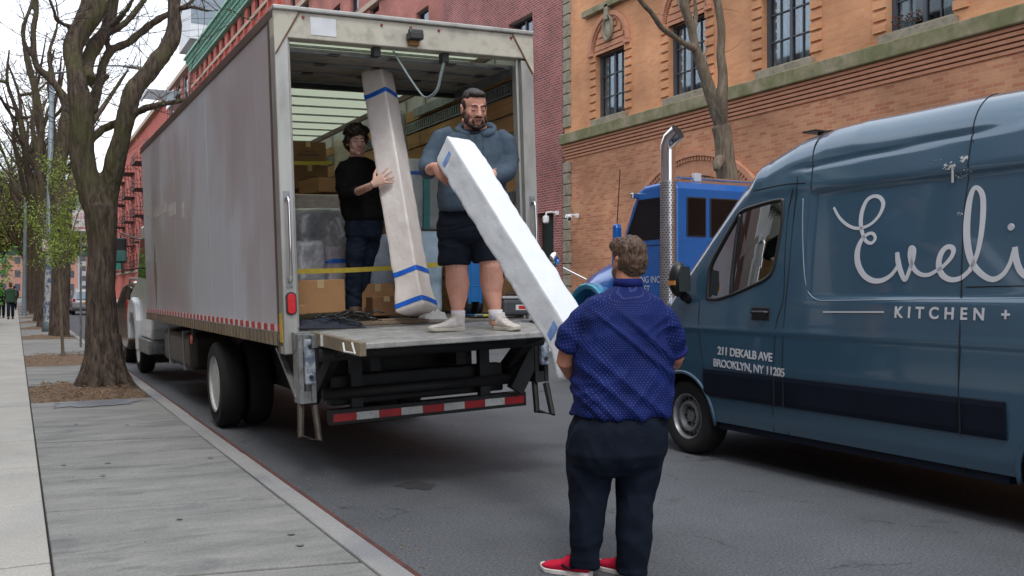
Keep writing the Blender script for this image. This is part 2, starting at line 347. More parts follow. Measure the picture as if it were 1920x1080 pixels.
# tree pits: low mound of mulch with loose chips
def pit(y0, y1, seed):
    random.seed(seed); b = MB(); nx, ny = 26, 34
    X0, X1 = .18, 1.60
    for j in range(ny+1):
        for i in range(nx+1):
            u, v = i/nx, j/ny; e = min(u, 1-u, v, 1-v)*4; e = min(1, e)
            x = X0+(X1-X0)*u; y = y0+(y1-y0)*v
            z = .118+.07*e+.05*noise.noise(Vector((x*5, y*5, seed)))*e+.03*noise.noise(Vector((x*17, y*17, seed)))
            b.v.append(Vector((x, y, z)))
    b.f = [(j*(nx+1)+i, j*(nx+1)+i+1, (j+1)*(nx+1)+i+1, (j+1)*(nx+1)+i) for j in range(ny) for i in range(nx)]
    struct(b.build('tree_pit_soil', M_soil, smooth=True))
    if y0 < 24:
        c = MB()
        for k in range(900 if y0 < 15 else 300):
            x, y = rnd(X0+.03, X1-.03), rnd(y0+.03, y1-.03); a = rnd(0, 6.3); l_ = rnd(.015, .05); w_ = rnd(.004, .012)
            z = .19+rnd(-.01, .03)-(.05 if min(x-X0, X1-x, y-y0, y1-y) < .15 else 0)
            d = Vector((math.cos(a), math.sin(a), rnd(-.4, .4)))*l_; c.beam(Vector((x, y, z))-d, Vector((x, y, z))+d, w_, w_*.4)
        tag(c.build('mulch_chips', mat('mulch_chip', (.13, .08, .05), .9, col2=(.28, .2, .13), scale=3, thr=(.4, .6))), kind='stuff', label='loose wood mulch chips in the tree pit', cat='mulch')
for i, (a, c) in enumerate(PITS): pit(a, c, 30+i)
# far pavement on the right
struct(MB().box(10.9, 11.05, -20, 300, -.01, .15).build('kerb_far', M_kerb))
b = MB(); y = -14
while y < 260:
    b.box(11.06, 12.7, y+.006, y+1.5, 0, .15); b.box(12.71, GX+.3, y+.006, y+1.5, 0, .15); y += 1.5
struct(b.build('pavement_far', M_walk))
# grit, petals and scraps along the gutter
random.seed(5); b = MB(); b2 = MB()
for k in range(520):
    y = rnd(2.2, 13); x = KX+.06+abs(random.gauss(0, .3)); r_ = rnd(.002, .006)
    (b2 if random.random() < .2 else b).cbox((x, y, .003+r_*.4), (r_*2, r_*2.2, r_), Matrix.Rotation(rnd(0, 3), 4, 'Z'))
for k in range(70):
    x, y = rnd(.2, 1.55), rnd(2, 12); r_ = rnd(.0015, .0035); b.cbox((x, y, .146), (r_*2, r_*2, r_), Matrix.Rotation(rnd(0, 3), 4, 'Z'))
tag(b.build('street_grit', mat('grit', (.22, .19, .15), .9, var=.4, scale=30)), kind='stuff', label='pale grit and crumbs scattered on road and pavement', cat='grit')
tag(b2.build('fallen_petals', mat('petal', (.4, .09, .06), .9, col2=(.2, .25, .05), scale=8)), kind='stuff', label='reddish buds and petals scattered along the gutter', cat='petals')

# ================================================================== BUILDINGS
M_core = mat('dark_interior', (.015, .016, .018), .9)
M_glass = glassmat('window_glass', (.62, .66, .68))
M_curt = mat('pale_curtain', (.55, .66, .62), .9, col2=(.8, .86, .82), scale=7, stretch=(1, 12, .3))
M_stone = mat('weathered_brownstone', (.20, .175, .125), .9, col2=(.34, .30, .23), scale=3, bump=.5, bscale=25, dirt=.4)
M_moss = mat('mossy_stone_ledge', (.15, .155, .07), .9, col2=(.29, .25, .17), scale=1.7, bump=.5, bscale=30, dirt=.3, thr=(.4, .62))
def openwall(mb, X, t, ybr, openings, z0, z1, extra=None):
    """wall skin as solid piers and spandrels round rectangular openings (y0,y1,za,zb)"""
    ys = sorted(set(ybr+[o[0] for o in openings]+[o[1] for o in openings]))
    for a, c in zip(ys, ys[1:]):
        if c-a < 1e-4: continue
        m = (a+c)/2; cut = sorted([(o[2], o[3]) for o in openings if o[0] < m < o[1]]); z = z0 if not extra else extra(m, z0)
        for p, q in cut:
            if p > z: mb.box(X, X+t, a, c, z, p)
            z = max(z, q)
        if z < z1: mb.box(X, X+t, a, c, z, z1)
# ---- the orange brick building beside the lorries
bl = root('brick_building', 'orange brick building with mossy stone ledge, arched pediments and oval medallions', 'building', (GX, 24.4, 0))
M_ob = brickmat('orange_brick', (.64, .31, .155), (.57, .25, .12), (.50, .34, .22), bw=.215, bh=.068, ms=.006)
M_ob2 = brickmat('brown_orange_brick', (.56, .28, .155), (.42, .15, .085), (.48, .32, .215), bw=.235, bh=.075, ms=.007)
M_red = mat('moulded_red_brick', (.42, .19, .11), .85, col2=(.52, .26, .16), scale=6, bump=.4, bscale=30)
YN, YF = -14.0, 24.4
WIN = [21.94-3.36*i for i in range(10)]
ops = [(c-.72, c+.72, 6.36, 8.15) for c in WIN]+[(c-.72, c+.72, 9.75, 11.6) for c in WIN]
b = MB(); openwall(b, 0, .4, [YN-24.4, 0], [(o[0]-24.4, o[1]-24.4, o[2], o[3]) for o in ops], 6.05, 14.5)
b.build('upper_wall', M_ob, bl)
AY, AZ, AR = 18.33, 1.7, 2.65
def arch(m, z): 
    d = m+24.4-AY
    return max(z, AZ+math.sqrt(max(0, AR*AR-d*d))) if abs(d) < AR else z
b = MB(); openwall(b, .02, .4, [YN-24.4, 0]+[AY-24.4+AR*math.sin(math.pi*(k/28-.5)) for k in range(29)], [], 0, 5.5, arch)
b.build('lower_wall', M_ob2, bl)
b = MB(); b.box(.45, 9, YN-24.4, -.02, 0, 14.4); b.build('interior_mass', M_core, bl)
b = MB(); b.box(-.2, .3, YN-24.4, .02, 5.86, 6.16); o = b.build('ledge', M_moss, bl, bev=.02)
b = MB(); b.box(-.16, .2, YN-24.4, -1.2, 9.32, 9.5); b.build('upper_ledge', M_moss, bl, bev=.015)
b = MB()
for k in range(5):
    z = 5.42+k*.086; pr_ = .015+.026*k
    b.box(-pr_, .3, YN-24.4, 0, z+.02, z+.084)
b.build('corbel_courses', M_red, bl, bev=.006)
# arch rings
def ring(mb, cy, cz, r0, r1, x0, x1, a0, a1, n, gap=0):
    for k in range(n):
        a = a0+(a1-a0)*k/n; c = a0+(a1-a0)*(k+1-gap)/n
        v = []
        for x in (x0, x1):
            for r, q in ((r0, a), (r1, a), (r1, c), (r0, c)): v.append((x, cy+r*math.cos(q), cz+r*math.sin(q)))
        mb.add(v, [(0, 1, 2, 3), (7, 6, 5, 4), (0, 4, 5, 1), (1, 5, 6, 2), (2, 6, 7, 3), (3, 7, 4, 0)])
ay = AY-24.4; b = MB()
ring(b, ay, AZ, 3.08, 3.2, -.09, .1, 0, math.pi, 40); ring(b, ay, AZ, 2.98, 3.08, -.06, .1, 0, math.pi, 90, .4)
ring(b, ay, AZ, 2.62, 2.98, -.02, .1, 0, math.pi, 40); b.build('entrance_arch', M_red, bl)
b = MB(); ring(b, ay, AZ, 2.42, 2.62, .04, .3, 0, math.pi, 60, .25); ring(b, ay, AZ, 2.36, 2.44, .02, .3, 0, math.pi, 40); b.build('arch_ornament', M_stone, bl)
b = MB(); b.box(.3, .4, ay-2.5, ay+2.5, .15, AZ+2.4); b.build('entrance_door', mat('door_dark', (.02, .03, .03), .5), bl)
# corner quoins
b = MB(); z = 0
while z < 14.3:
    if not (5.4 < z+.2 and z < 6.2):
        w_ = .38 if int(z/.33) % 2 else .34
        b.box(-.05, .1, -w_, .03, z+.01, z+.325)
    z += .335
b.build('quoin_strip', M_stone, bl, bev=.02)
M_wf = mat('grey_window_frame', (.06, .07, .085), .5, var=.1)
def window_unit(parent, y, z0, z1, hw, X=0., detail=True, fr=M_wf, glass=None, rec=.14, cols=2, rows=3, curtain=True):
    f = MB(); x = X+rec; t = .055
    f.box(x, x+.09, y-hw, y-hw+.1, z0, z1); f.box(x, x+.09, y+hw-.1, y+hw, z0, z1)
    f.box(x+.002, x+.088, y-hw+.1, y+hw-.1, z0, z0+t); f.box(x+.002, x+.088, y-hw+.1, y+hw-.1, z1-t, z1)
    f.box(x+.01, x+.08, y-.04, y+.04, z0+t, z1-t)
    if detail:
        for s in (-1, 1):
            ya, yb = (y-hw+.1, y-.04) if s < 0 else (y+.04, y+hw-.1)
            for k in range(1, cols): f.box(x+.025, x+.055, (ya+yb)/2-.013, (ya+yb)/2+.013, z0+t, z1-t)
            for k in range(1, rows): zz = z0+(z1-z0)*k/rows; f.box(x+.02, x+.058, ya, yb, zz-.013, zz+.013)
    o = f.build('window', fr, parent)
    p = MB().box(x+.05, x+.056, y-hw+.09, y+hw-.09, z0+.03, z1-.03); p.build('pane', glass or M_glass, o)
    if curtain:
        c = MB()
        for s in (-1, 1):
            w_ = rnd(.22, .55); n = 14; ya = y+s*(hw-.1); rs = []
            for k in range(n+1):
                q = ya-s*w_*k/n; xx = x+.10+.015*math.sin(k*2.1)
                rs.append([Vector((xx, q, z0)), Vector((xx, q, z1))])
            c.rings(rs, False, False)
        c.build('curtain', M_curt, o)
    return o
random.seed(12)
def pediment(y):
    s = MB(); zs = 8.24
    ring(s, y, zs, .86, .98, -.1, .1, .02, math.pi-.02, 26); ring(s, y, zs, .78, .86, -.06, .1, .02, math.pi-.02, 46, .3)
    for k in range(5):
        zz = zs+.02+k*.17; hw_ = math.sqrt(max(0, .76**2-(zz+.16-zs)**2)) if k < 4 else .25
        s.box(-.035-.004*k, .05, y-hw_, y+hw_, zz, zz+.125)
    s.box(-.12, .1, y-1.02, y-.78, zs-.09, zs-.002); s.box(-.12, .1, y+.78, y+1.02, zs-.09, zs-.002)
    s.box(-.03, .1, y-.78, y+.78, 8.15, 8.235)
    o = s.build('pediment', M_red, bl, bev=.004)
    m = MB(); rs = []
    for a_, b_, x in ((.24, .36, -.06), (.24, .36, -.12), (.19, .31, -.13), (.17, .29, -.07), (.1, .18, -.1), (.02, .03, -.11)):
        rs.append([Vector((x, y+a_*math.cos(2*math.pi*j/32), 8.76+b_*math.sin(2*math.pi*j/32))) for j in range(32)])
    m.rings(rs)
    for j in range(36):
        a = 2*math.pi*j/36; m.cbox((-.13, y+.215*math.cos(a), 8.76+.335*math.sin(a)), (.03, .02, .03))
    m.box(-.16, .05, y-.09, y+.09, 9.08, 9.4); m.box(-.18, -.1, y-.06, y+.06, 8.98, 9.1)
    m.build('medallion', M_stone, o, bev=.004)
for i, c in enumerate(WIN):
    y = c-24.4
    window_unit(bl, y, 6.36, 8.15, .72)
    window_unit(bl, y, 9.75, 11.6, .72, detail=i < 4)
    q = MB(); q2 = MB(); z = 6.42
    while z < 8.1:
        q.box(-.045, .1, y-1.025, y-.725, z, z+.16); q2.box(-.045, .1, y+.725, y+1.025, z, z+.16)
        z += .225
    q.build('window_quoins', M_ob, bl, bev=.006); q2.build('window_quoins', M_ob, bl, bev=.006)
    s = MB().box(-.12, .2, y-.82, y+.82, 6.165, 6.33); s.box(-.06, .14, y-.74, y+.74, 6.331, 6.365)
    s.build('sill', M_stone, bl, bev=.01)
    if i < 2: pediment(y)
    else:
        s = MB().box(-.06, .1, y-.95, y+.95, 8.17, 8.32); s.build('lintel', M_red, bl)
# flowers on the fourth window's sill
f = MB(); random.seed(3)
for k in range(90):
    p = Vector((-.03+rnd(-.08, .06), WIN[3]-24.4+.25+rnd(-.35, .35), 6.42+rnd(0, .2))); f.cbox(p, (.03, .03, .012), Matrix.Rotation(rnd(0, 3), 4, (rnd(-1, 1), rnd(-1, 1), 1)))
o = f.build('flower_box_blooms', mat('violet_bloom', (.16, .03, .08), .8, col2=(.05, .09, .03), scale=30)); o.location = (GX, 24.4, 0)
tag(o, 'small purple flowers on the sill of the rightmost brick building window', 'flowers')

# ---- dark red brick building
b2_ = root('red_brick_building', 'dark red brick building with pale mortar between the orange building and the truck', 'building', (GX, 33.6, 0))
M_dr = brickmat('dark_red_brick', (.34, .095, .08), (.20, .06, .06), (.42, .34, .33), bw=.21, bh=.075, ms=.009)
ops = [(26.33-33.6, 27.97-33.6, 8.75, 10.35), (29.6-33.6, 31.2-33.6, 12.3, 14.2), (26.33-33.6, 27.97-33.6, 12.3, 14.2), (29.6-33.6, 31.2-33.6, 5.2, 7), (25.0-33.6, 26.1-33.6, .15, 3.95)]
b = MB(); openwall(b, -.03, .4, [-9.13, 0], ops, 0, 19); b.build('wall', M_dr, b2_)
MB().box(.5, 9, -9.1, -.02, 0, 18.9).build('interior_mass', M_core, b2_)
for o_ in ops[:4]: window_unit(b2_, (o_[0]+o_[1])/2, o_[2], o_[3], .82, X=-.03, detail=False, rec=.2, curtain=False)
d = MB().box(.2, .28, -8.6, -7.5, .15, 3.95).build('door', mat('dark_green_door', (.012, .03, .026), .4, var=.3), b2_)
MB().box(.17, .2, -7.75, -7.72, 1, 1.4).build('handle', mat('steel', (.4, .4, .4), .35, .9), d)
# wall cameras
def wallcam(y, z, label, flip):
    r_ = root('security_camera', label, 'camera', (GX-.04, y, z), group='security cameras on the brick walls')
    wm = mat('white_camera_plastic', (.72, .73, .74), .4)
    b = MB(); b.box(-.06, .02, -.06, .06, -.06, .06); b.tube([(0, 0, 0), (-.22, 0, .02), (-.38, 0, 0), (-.4, 0, -.08)], .028, 8); b.build('bracket', wm, r_, bev=.01)
    b = MB()
    if flip: b.lathe([(.055, -.16), (.09, -.13), (.1, 0), (.09, .05), (.02, .08)], (-.4, 0, -.16), 'Z', 18)
    else: b.tube([(-.3, -.05, -.03), (-.42, -.25, -.12)], [.07, .075], 14)
    autosmooth(b.build('camera_head', wm, r_))
    b = MB().ell((-.4, 0, -.31) if flip else (-.425, -.26, -.125), (.055, .055, .05), n=12); b.build('lens', mat('black_gloss', (.01, .01, .012), .12), r_, smooth=True)
wallcam(24.75, 3.88, 'white dome camera on a bracket over the dark green door', True)
wallcam(23.6, 3.72, 'white bullet camera on the orange brick just right of the quoin strip', False)

# ---- farther row on the right-hand side
def row_building(name, label, Y0, Y1, H, wallm, pitch, ww, wh, floors, z1=4.6, fh=3.2, X=GX, trim=None, trimm=None, rec=.15, glass=None, facing=1, light=False):
    r_ = root(name, label, 'building', (X, Y1 if facing > 0 else Y0, 0), rz=0 if facing > 0 else math.pi)
    Ln = Y1-Y0; n = int((Ln-.6)/pitch); off = (Ln-n*pitch)/2
    ops = []
    for i in range(n):
        c = -(off+pitch*(i+.5))
        for k in range(floors): ops.append((c-ww/2, c+ww/2, z1+k*fh, z1+k*fh+wh))
    b = MB(); openwall(b, 0, .35, [-Ln, 0], ops, 0, H); b.build('wall', wallm, r_)
    MB().box(.5, 10, -Ln+.02, -.02, 0, H-.1).build('interior_mass', M_core, r_)
    for o_ in ops:
        y = (o_[0]+o_[1])/2; f = MB(); x = rec; z0_, z1_ = o_[2], o_[3]; hw = ww/2
        f.box(x, x+.07, y-hw, y-hw+.07, z0_, z1_); f.box(x, x+.07, y+hw-.07, y+hw, z0_, z1_)
        f.box(x, x+.068, y-hw+.07, y+hw-.07, z0_, z0_+.07); f.box(x, x+.068, y-hw+.07, y+hw-.07, z1_-.07, z1_); f.box(x-.01, x+.06, y-hw+.07, y+hw-.07, (z0_+z1_)/2-.03, (z0_+z1_)/2+.03)
        w_ = f.build('window', fr_white if light else M_wf, r_)
        MB().box(x+.03, x+.035, y-hw+.05, y+hw-.05, z0_+.05, z1_-.05).build('pane', glass or M_glass, w_)
    if trimm:
        b = MB()
        for z, t_, p_ in trim: b.box(-p_, .2, -Ln-.02, .02, z, z+t_)
        b.build('trim', trimm, r_)
    return r_
fr_white = mat('pale_window_frame', (.5, .5, .48), .6)
M_pk = brickmat('pink_brick', (.42, .15, .12), (.36, .12, .10), (.42, .28, .24), bw=.21, bh=.075, ms=.006)
M_rd = brickmat('red_brick_far', (.50, .12, .09), (.42, .09, .07), (.45, .2, .16), bw=.21, bh=.075, ms=.006, var=.15)
M_buff = mat('buff_stone_band', (.42, .33, .25), .85)
M_vg = mat('verdigris', (.16, .36, .27), .7, col2=(.26, .50, .39), scale=2, dirt=.25)
row_building('apartment_building', 'pinkish brick apartment block with pale stone bands above the truck roof', 33.7, 58, 25, M_pk, 2.9, 1.3, 1.9, 7, X=GX+.05, trim=[(8.2, .25, .12), (14.6, .25, .12), (17.8, .3, .14), (21.0, .3, .14)], trimm=M_buff)
cb = row_building('corniced_building', 'red brick building with a deep green copper cornice', 58.3, 92, 23.2, M_rd, 2.4, 1.3, 2.1, 6, X=GX+.1, trim=[(7.4, .3, .15), (20.3, .25, .15)], trimm=M_buff)
b = MB(); Ln = 33.7
b.box(-.3, .2, -Ln, 0, 21.7, 21.9); b.box(-.5, .2, -Ln, 0, 22.25, 22.45); b.box(-.85, .3, -Ln-.1, .1, 22.8, 23.0); b.box(-.7, .3, -Ln, 0, 23.0, 23.2); b.box(-.2, .2, -Ln, 0, 21.9, 22.8)
for k in range(56): y = -Ln+.3+k*.6; b.box(-.7, -.21, y, y+.16, 22.45, 22.8); b.box(-.42, -.21, y, y+.16, 21.9, 22.25)
b.build('cornice', M_vg, cb)
b = MB()
for k in range(14): y = -Ln+1+k*2.4; b.box(-.2, .1, y-.18, y+.18, 7.8, 20.2)
b.build('pilasters', M_rd, cb)
gb = row_building('glass_fronted_building', 'pink brick building with large windows and glazed balconies past the green cornice', 92.4, 107, 22.6, M_pk, 4.6, 3.0, 2.6, 6, X=GX-.1, z1=4.2, fh=3.1, trim=[(22.4, .4, .3)], trimm=M_buff, light=True)
M_bal = mat('balcony_glass', (.3, .42, .46), .12, metal=.2)
for k in range(5):
    b = MB(); z = 6.7+k*3.1
    b.box(-1.4, 0, -13.9, -9.4, z, z+.15); b.box(-1.38, -1.33, -13.9, -9.4, z+.15, z+1.2); b.box(-1.33, 0, -9.45, -9.4, z+.15, z+1.2); b.build('balcony', M_bal, gb)
b = MB()
for k in range(9): b.box(-3, 1, -3-k*.6, -2.9-k*.6, 21.2, 21.35)
b.box(-3, -2.85, -8.2, -2.4, 21.0, 21.2); b.box(-.2, 0, -8.2, -2.4, 21.0, 21.2); b.build('roof_trellis', mat('grey_steel', (.3, .32, .33), .5, .5), gb)
ph = root('penthouse_block', 'white boxy rooftop penthouse with tilted glazing above the green cornice', 'building', (18.3, 110, 0))
b = MB().box(0, 5, 1, 6, 0, 29); b.box(-1.3, 6, -1, 7, 29.3, 35.5); b.build('wall', mat('white_panel', (.6, .62, .64), .6), ph)
MB().box(-1.2, 5, -1.06, -1.0, 31, 34).build('window', mat('pale_glass', (.2, .24, .28), .15), ph)
fb = row_building('tenement_building', 'bright red brick tenement with black fire escapes on its front', 107.5, 172, 22.5, M_rd, 4.0, 1.5, 2.0, 5, X=GX-.1, z1=4.4, fh=3.3, trim=[(21.9, .5, .5), (4.0, .25, .15)], trimm=M_buff, light=True)
M_blk = mat('black_iron', (.018, .018, .022), .5, .3)
for c in range(5):
    fe = MB(); y0 = -59+c*12.6
    for k in range(5):
        z = 4.3+k*3.3
        fe.box(-1.3, 0, y0, y0+5.0, z, z+.06)
        for zz in (.5, 1.0): fe.box(-1.3, -1.26, y0, y0+5, z+zz, z+zz+.05); fe.box(-1.3, 0, y0, y0+.04, z+zz, z+zz+.05); fe.box(-1.3, 0, y0+4.96, y0+5, z+zz, z+zz+.05)
        for q in range(11): fe.box(-1.29, -1.27, y0+q*.49, y0+q*.49+.04, z+.06, z+1.0)
        if k < 4: fe.beam((-.9, y0+.8, z+.06), (-.9, y0+3.8, z+3.3), .05, .2); fe.beam((-.5, y0+.8, z+.06), (-.5, y0+3.8, z+3.3), .05, .2)
        fe.beam((0, y0+.3, z-.8), (-1.2, y0+.3, z), .06); fe.beam((0, y0+4.7, z-.8), (-1.2, y0+4.7, z), .06)
    fe.build('fire_escape', M_blk, fb)
row_building('far_building', 'pale brick building closing the row beyond the tenement', 172.5, 240, 20, M_pk, 3.6, 1.4, 1.9, 4, X=GX-.1)
# left-hand side of the street (mostly seen mirrored in the truck's side)
M_br = brickmat('brown_brick', (.30, .23, .19), (.24, .18, .15), (.34, .3, .27), bw=.21, bh=.075, ms=.007)
lb0 = row_building('unseen_brick_house', 'unseen brown brick house added on the left behind the photographer to block low skylight', -24, 19.8, 10.4, M_br, 3.1, 1.2, 1.8, 2, X=-4.7, facing=-1)  # unseen, added to block low skylight; height set to keep the walls lit
lb = row_building('brown_apartment_building', 'brown brick apartment house behind the walkway on the left', 20, 52, 13.2, M_br, 3.0, 1.2, 1.8, 3, X=-4.6, facing=-1)
lb2 = row_building('far_left_building', 'long red brown brick house farther along the walkway', 58, 118, 15, M_rd, 3.6, 1.2, 1.8, 4, X=-4.9, facing=-1)
tw = root('distant_tower', 'slim brown tower at the far left edge of the sky', 'building', (-18, 420, 0))
MB().box(-7, 7, -6, 6, 0, 74).box(-4, 4, -4, 4, 74, 88).build('shaft', mat('tower_brown', (.3, .22, .17), .9, var=.2, scale=.2), tw)
# elevated railway across the end of the street
ov = root('railway_overpass', 'dark green steel railway overpass crossing the far end of the street', 'bridge', (0, 185, 0))
M_gs = mat('green_steel', (.03, .07, .055), .6, var=.3, scale=.7)
b = MB().box(-60, 70, 0, 7, 7.8, 9.4); b.box(-60, 70, -.25, 0, 7.6, 7.9); b.box(-60, 70, -.25, 0, 9.3, 9.55)
for k in range(44): b.box(-60+k*3, -59.8+k*3, -.2, 0, 7.9, 9.3)
b.build('girder', M_gs, ov)
b = MB()
for k in range(44): b.box(-60+k*3, -59.93+k*3, 0, .1, 9.55, 10.8)
b.box(-60, 70, 0, .1, 10.7, 10.8); b.box(-60, 70, 0, .1, 10.1, 10.18); b.build('railing', M_gs, ov)
for x in (-14, -3.2, 12, 24): MB().box(x-.4, x+.4, 1, 1.8, 0, 7.8).build('column', M_gs, ov)
for i, (x, y, w_, d_, h_, c, lab) in enumerate([(-34, 255, 26, 20, 21, (.42, .17, .13), 'low red brick block seen over the overpass on the left'), (2, 262, 24, 20, 17, (.42, .22, .17), 'salmon block straight beyond the overpass'), (-4, 330, 18, 20, 34, (.42, .46, .5), 'pale grey tower rising behind the overpass'), (28, 350, 24, 24, 40, (.36, .4, .44), 'blue grey tower hazy beyond the tenement')]):
    r_ = root('distant_block', lab, 'building', (x, y, 0)); m = mat('block_wall_'+'abcd'[i], c, .9, var=.15, scale=.3)
    MB().box(-w_/2, w_/2, 0, d_, 0, h_).build('wall', m, r_)
    b = MB()
    for q in range(int(w_/3)):
        for k in range(int(h_/3.3)): b.box(-w_/2+.9+q*3, -w_/2+2.1+q*3, -.04, 0, 1.5+k*3.3, 3.2+k*3.3)
    b.build('window_rows', M_wf, r_)
# ================================================================== TREES
def barkmat(name, c1, c2, green=None, sc=1.):
    m = bpy.data.materials.new(name); m.use_nodes = True; t = m.node_tree; b = t.nodes['Principled BSDF']; l = t.links.new
    tc = nn(t, 'ShaderNodeTexCoord'); mp = nn(t, 'ShaderNodeMapping'); mp.inputs['Scale'].default_value = (1, 1, .16); l(tc.outputs['Object'], mp.inputs[0])
    n = nn(t, 'ShaderNodeTexNoise'); n.inputs['Scale'].default_value = 24*sc; n.inputs['Detail'].default_value = 8; n.inputs['Roughness'].default_value = .7; n.inputs['Distortion'].default_value = .5; l(mp.outputs[0], n.inputs[0])
    r = nn(t, 'ShaderNodeValToRGB'); r.color_ramp.elements[0].position = .38; r.color_ramp.elements[1].position = .64
    r.color_ramp.elements[0].color = (*c1, 1); r.color_ramp.elements[1].color = (*c2, 1); l(n.outputs[0], r.inputs[0]); src = r.outputs[0]
    if green:
        g = nn(t, 'ShaderNodeTexNoise'); g.inputs['Scale'].default_value = 1.6; g.inputs['Detail'].default_value = 5; l(tc.outputs['Object'], g.inputs[0])
        mr = nn(t, 'ShaderNodeMapRange'); mr.inputs[1].default_value = .42; mr.inputs[2].default_value = .62; mr.inputs[4].default_value = .6; l(g.outputs[0], mr.inputs[0])
        sx = nn(t, 'ShaderNodeSeparateXYZ'); l(tc.outputs['Object'], sx.inputs[0])
        hz = nn(t, 'ShaderNodeMapRange'); hz.inputs[1].default_value = 1.6; hz.inputs[2].default_value = 3.2; l(sx.outputs[2], hz.inputs[0])
        mm = nn(t, 'ShaderNodeMath', operation='MULTIPLY'); l(mr.outputs[0], mm.inputs[0]); l(hz.outputs[0], mm.inputs[1])
        x = nn(t, 'ShaderNodeMixRGB'); x.inputs[2].default_value = (*green, 1); l(mm.outputs[0], x.inputs[0]); l(src, x.inputs[1]); src = x.outputs[0]
    l(src, b.inputs['Base Color']); b.inputs['Roughness'].default_value = .92; b.inputs['Specular IOR Level'].default_value = .2
    bp = nn(t, 'ShaderNodeBump'); bp.inputs['Strength'].default_value = 1; bp.inputs['Distance'].default_value = .045; l(n.outputs[0], bp.inputs['Height']); l(bp.outputs[0], b.inputs['Normal'])
    return m
M_bark = barkmat('furrowed_bark', (.040, .030, .024), (.155, .12, .095), (.095, .10, .035))
M_bark2 = barkmat('smooth_grey_bark', (.13, .10, .07), (.25, .21, .16), None, .8)
M_twig = mat('twig_bark', (.055, .04, .034), .9, var=.3, scale=3)
M_leaf = mat('spring_leaf', (.17, .25, .03), .6, col2=(.30, .40, .06), scale=2.5, thr=(.35, .65))
def smooth_path(pts, rad, sub=4):
    P = []; Rr = []; n = len(pts)
    for i in range(n-1):
        p0, p1, p2, p3 = pts[max(i-1, 0)], pts[i], pts[i+1], pts[min(i+2, n-1)]
        for k in range(sub):
            t = k/sub
            P.append(.5*((2*p1)+(p2-p0)*t+(2*p0-5*p1+4*p2-p3)*t*t+(3*p1-p0-3*p2+p3)*t**3)); Rr.append(rad[i]*(1-t)+rad[i+1]*t)
    return P+[pts[-1]], Rr+[rad[-1]]
def limb(mb, pts, rad, n=12, rough=.12, seed=0, sub=5):
    pts, rad = smooth_path([Vector(p) for p in pts], rad, sub)
    k0 = len(mb.v); mb.tube(pts, rad, n, True)
    for i in range(k0, k0+len(pts)*n):
        q = (i-k0)//n; c = pts[q]; d = mb.v[i]-c; v = mb.v[i]
        mb.v[i] = c+d*(1+rough*noise.noise(Vector((v.x*4.5, v.y*4.5, v.z*1.6+seed)))*2+rough*.5*noise.noise(Vector((v.x*14, v.y*14, v.z*3+seed))))
def twigs(mb, p, d, l, r, depth, tips=None, up=.15, wig=.35):
    pts = [p.copy()]; q = p.copy(); dd = d.normalized(); n = 4
    for i in range(n):
        dd = (dd+Vector((rnd(-wig, wig), rnd(-wig, wig), rnd(-wig, wig)+up))*.6).normalized(); q = q+dd*l/n; pts.append(q.copy())
    mb.tube(pts, [r, r*.85, r*.7, r*.55, r*.35], 4 if r > .012 else 3, False)
    if tips is not None: tips += pts[1:]
    if depth > 0:
        for i in range(1, n+1):
            for _ in range(2 if depth > 1 or random.random() < .6 else 1):
                nd = (dd+Vector((rnd(-1, 1), rnd(-1, 1), rnd(-.7, .9)))).normalized()
                twigs(mb, pts[i], nd, l*rnd(.45, .7), r*.5, depth-1, tips, up, wig)
def leaves(mb, tips, per, s, spread=.1):
    for t in tips:
        for _ in range(per):
            if random.random() < .3: continue
            c = t+Vector((rnd(-1, 1), rnd(-1, 1), rnd(-1, 1)))*spread; a = Vector((rnd(-1, 1), rnd(-1, 1), rnd(-1, 1))).normalized(); b_ = a.cross(Vector((rnd(-1, 1), rnd(-1, 1), rnd(-1, 1)))).normalized()
            k = s*rnd(.6, 1.3); mb.add([c-a*k, c+b_*k*.45, c+a*k, c-b_*k*.45], [(0, 1, 2, 3)])
# ---- the big forked tree in the first pit
TY = 14.9
def T1(x, y, dy=0): return WY(x, y, TY+dy)
tr = root('street_tree', 'large old forked street tree with furrowed bark in the nearest mulch pit', 'tree', (1.14, TY, .15), group='trees along the near pavement')
tr['label'] = 'largest tree, forked trunk with furrowed greenish bark in the nearest mulch pit'
b = MB(); k = TY/1785/.95
def rr(px): return px/2*13.3/1785
limb(b, [T1(193, 742), T1(194, 715), T1(193, 670), T1(191, 600), T1(190, 520), T1(191, 440), T1(188, 385)], [rr(x) for x in (92, 70, 58, 53, 51, 52, 58)], 20, .09)
for ang in range(9):   # root flare
    a = ang*.7; d = Vector((math.cos(a), math.sin(a), 0)); p = Vector((1.14, TY, .14))
    limb(b, [p+Vector((0, 0, .75))+d*.12, p+Vector((0, 0, .32))+d*.19, p+Vector((0, 0, .08))+d*.30, p+d*.46-Vector((0, 0, .04))], [.10, .12, .10, .04], 8, .15, ang)
limb(b, [T1(188, 420), T1(174, 375), T1(158, 300), T1(154, 222), T1(143, 150), T1(135, 92, .2), T1(157, 48, .3), T1(175, 5, .4), T1(180, -70, .5), T1(170, -170, .6)], [rr(x) for x in (42, 43, 41, 42, 34, 33, 38, 44, 36, 26)], 16, .12, 3)
limb(b, [T1(196, 420), T1(203, 360), T1(214, 305, -.1), T1(229, 255, -.2), T1(238, 205, -.3), T1(250, 168, -.3), T1(276, 137, -.3), T1(310, 95, -.3), T1(325, 60, -.3), T1(326, 10, -.3), T1(330, -60, -.3), T1(350, -150, -.2)], [rr(x) for x in (40, 38, 38, 32, 33, 34, 32, 31, 29, 22, 20, 14)], 16, .12, 7)
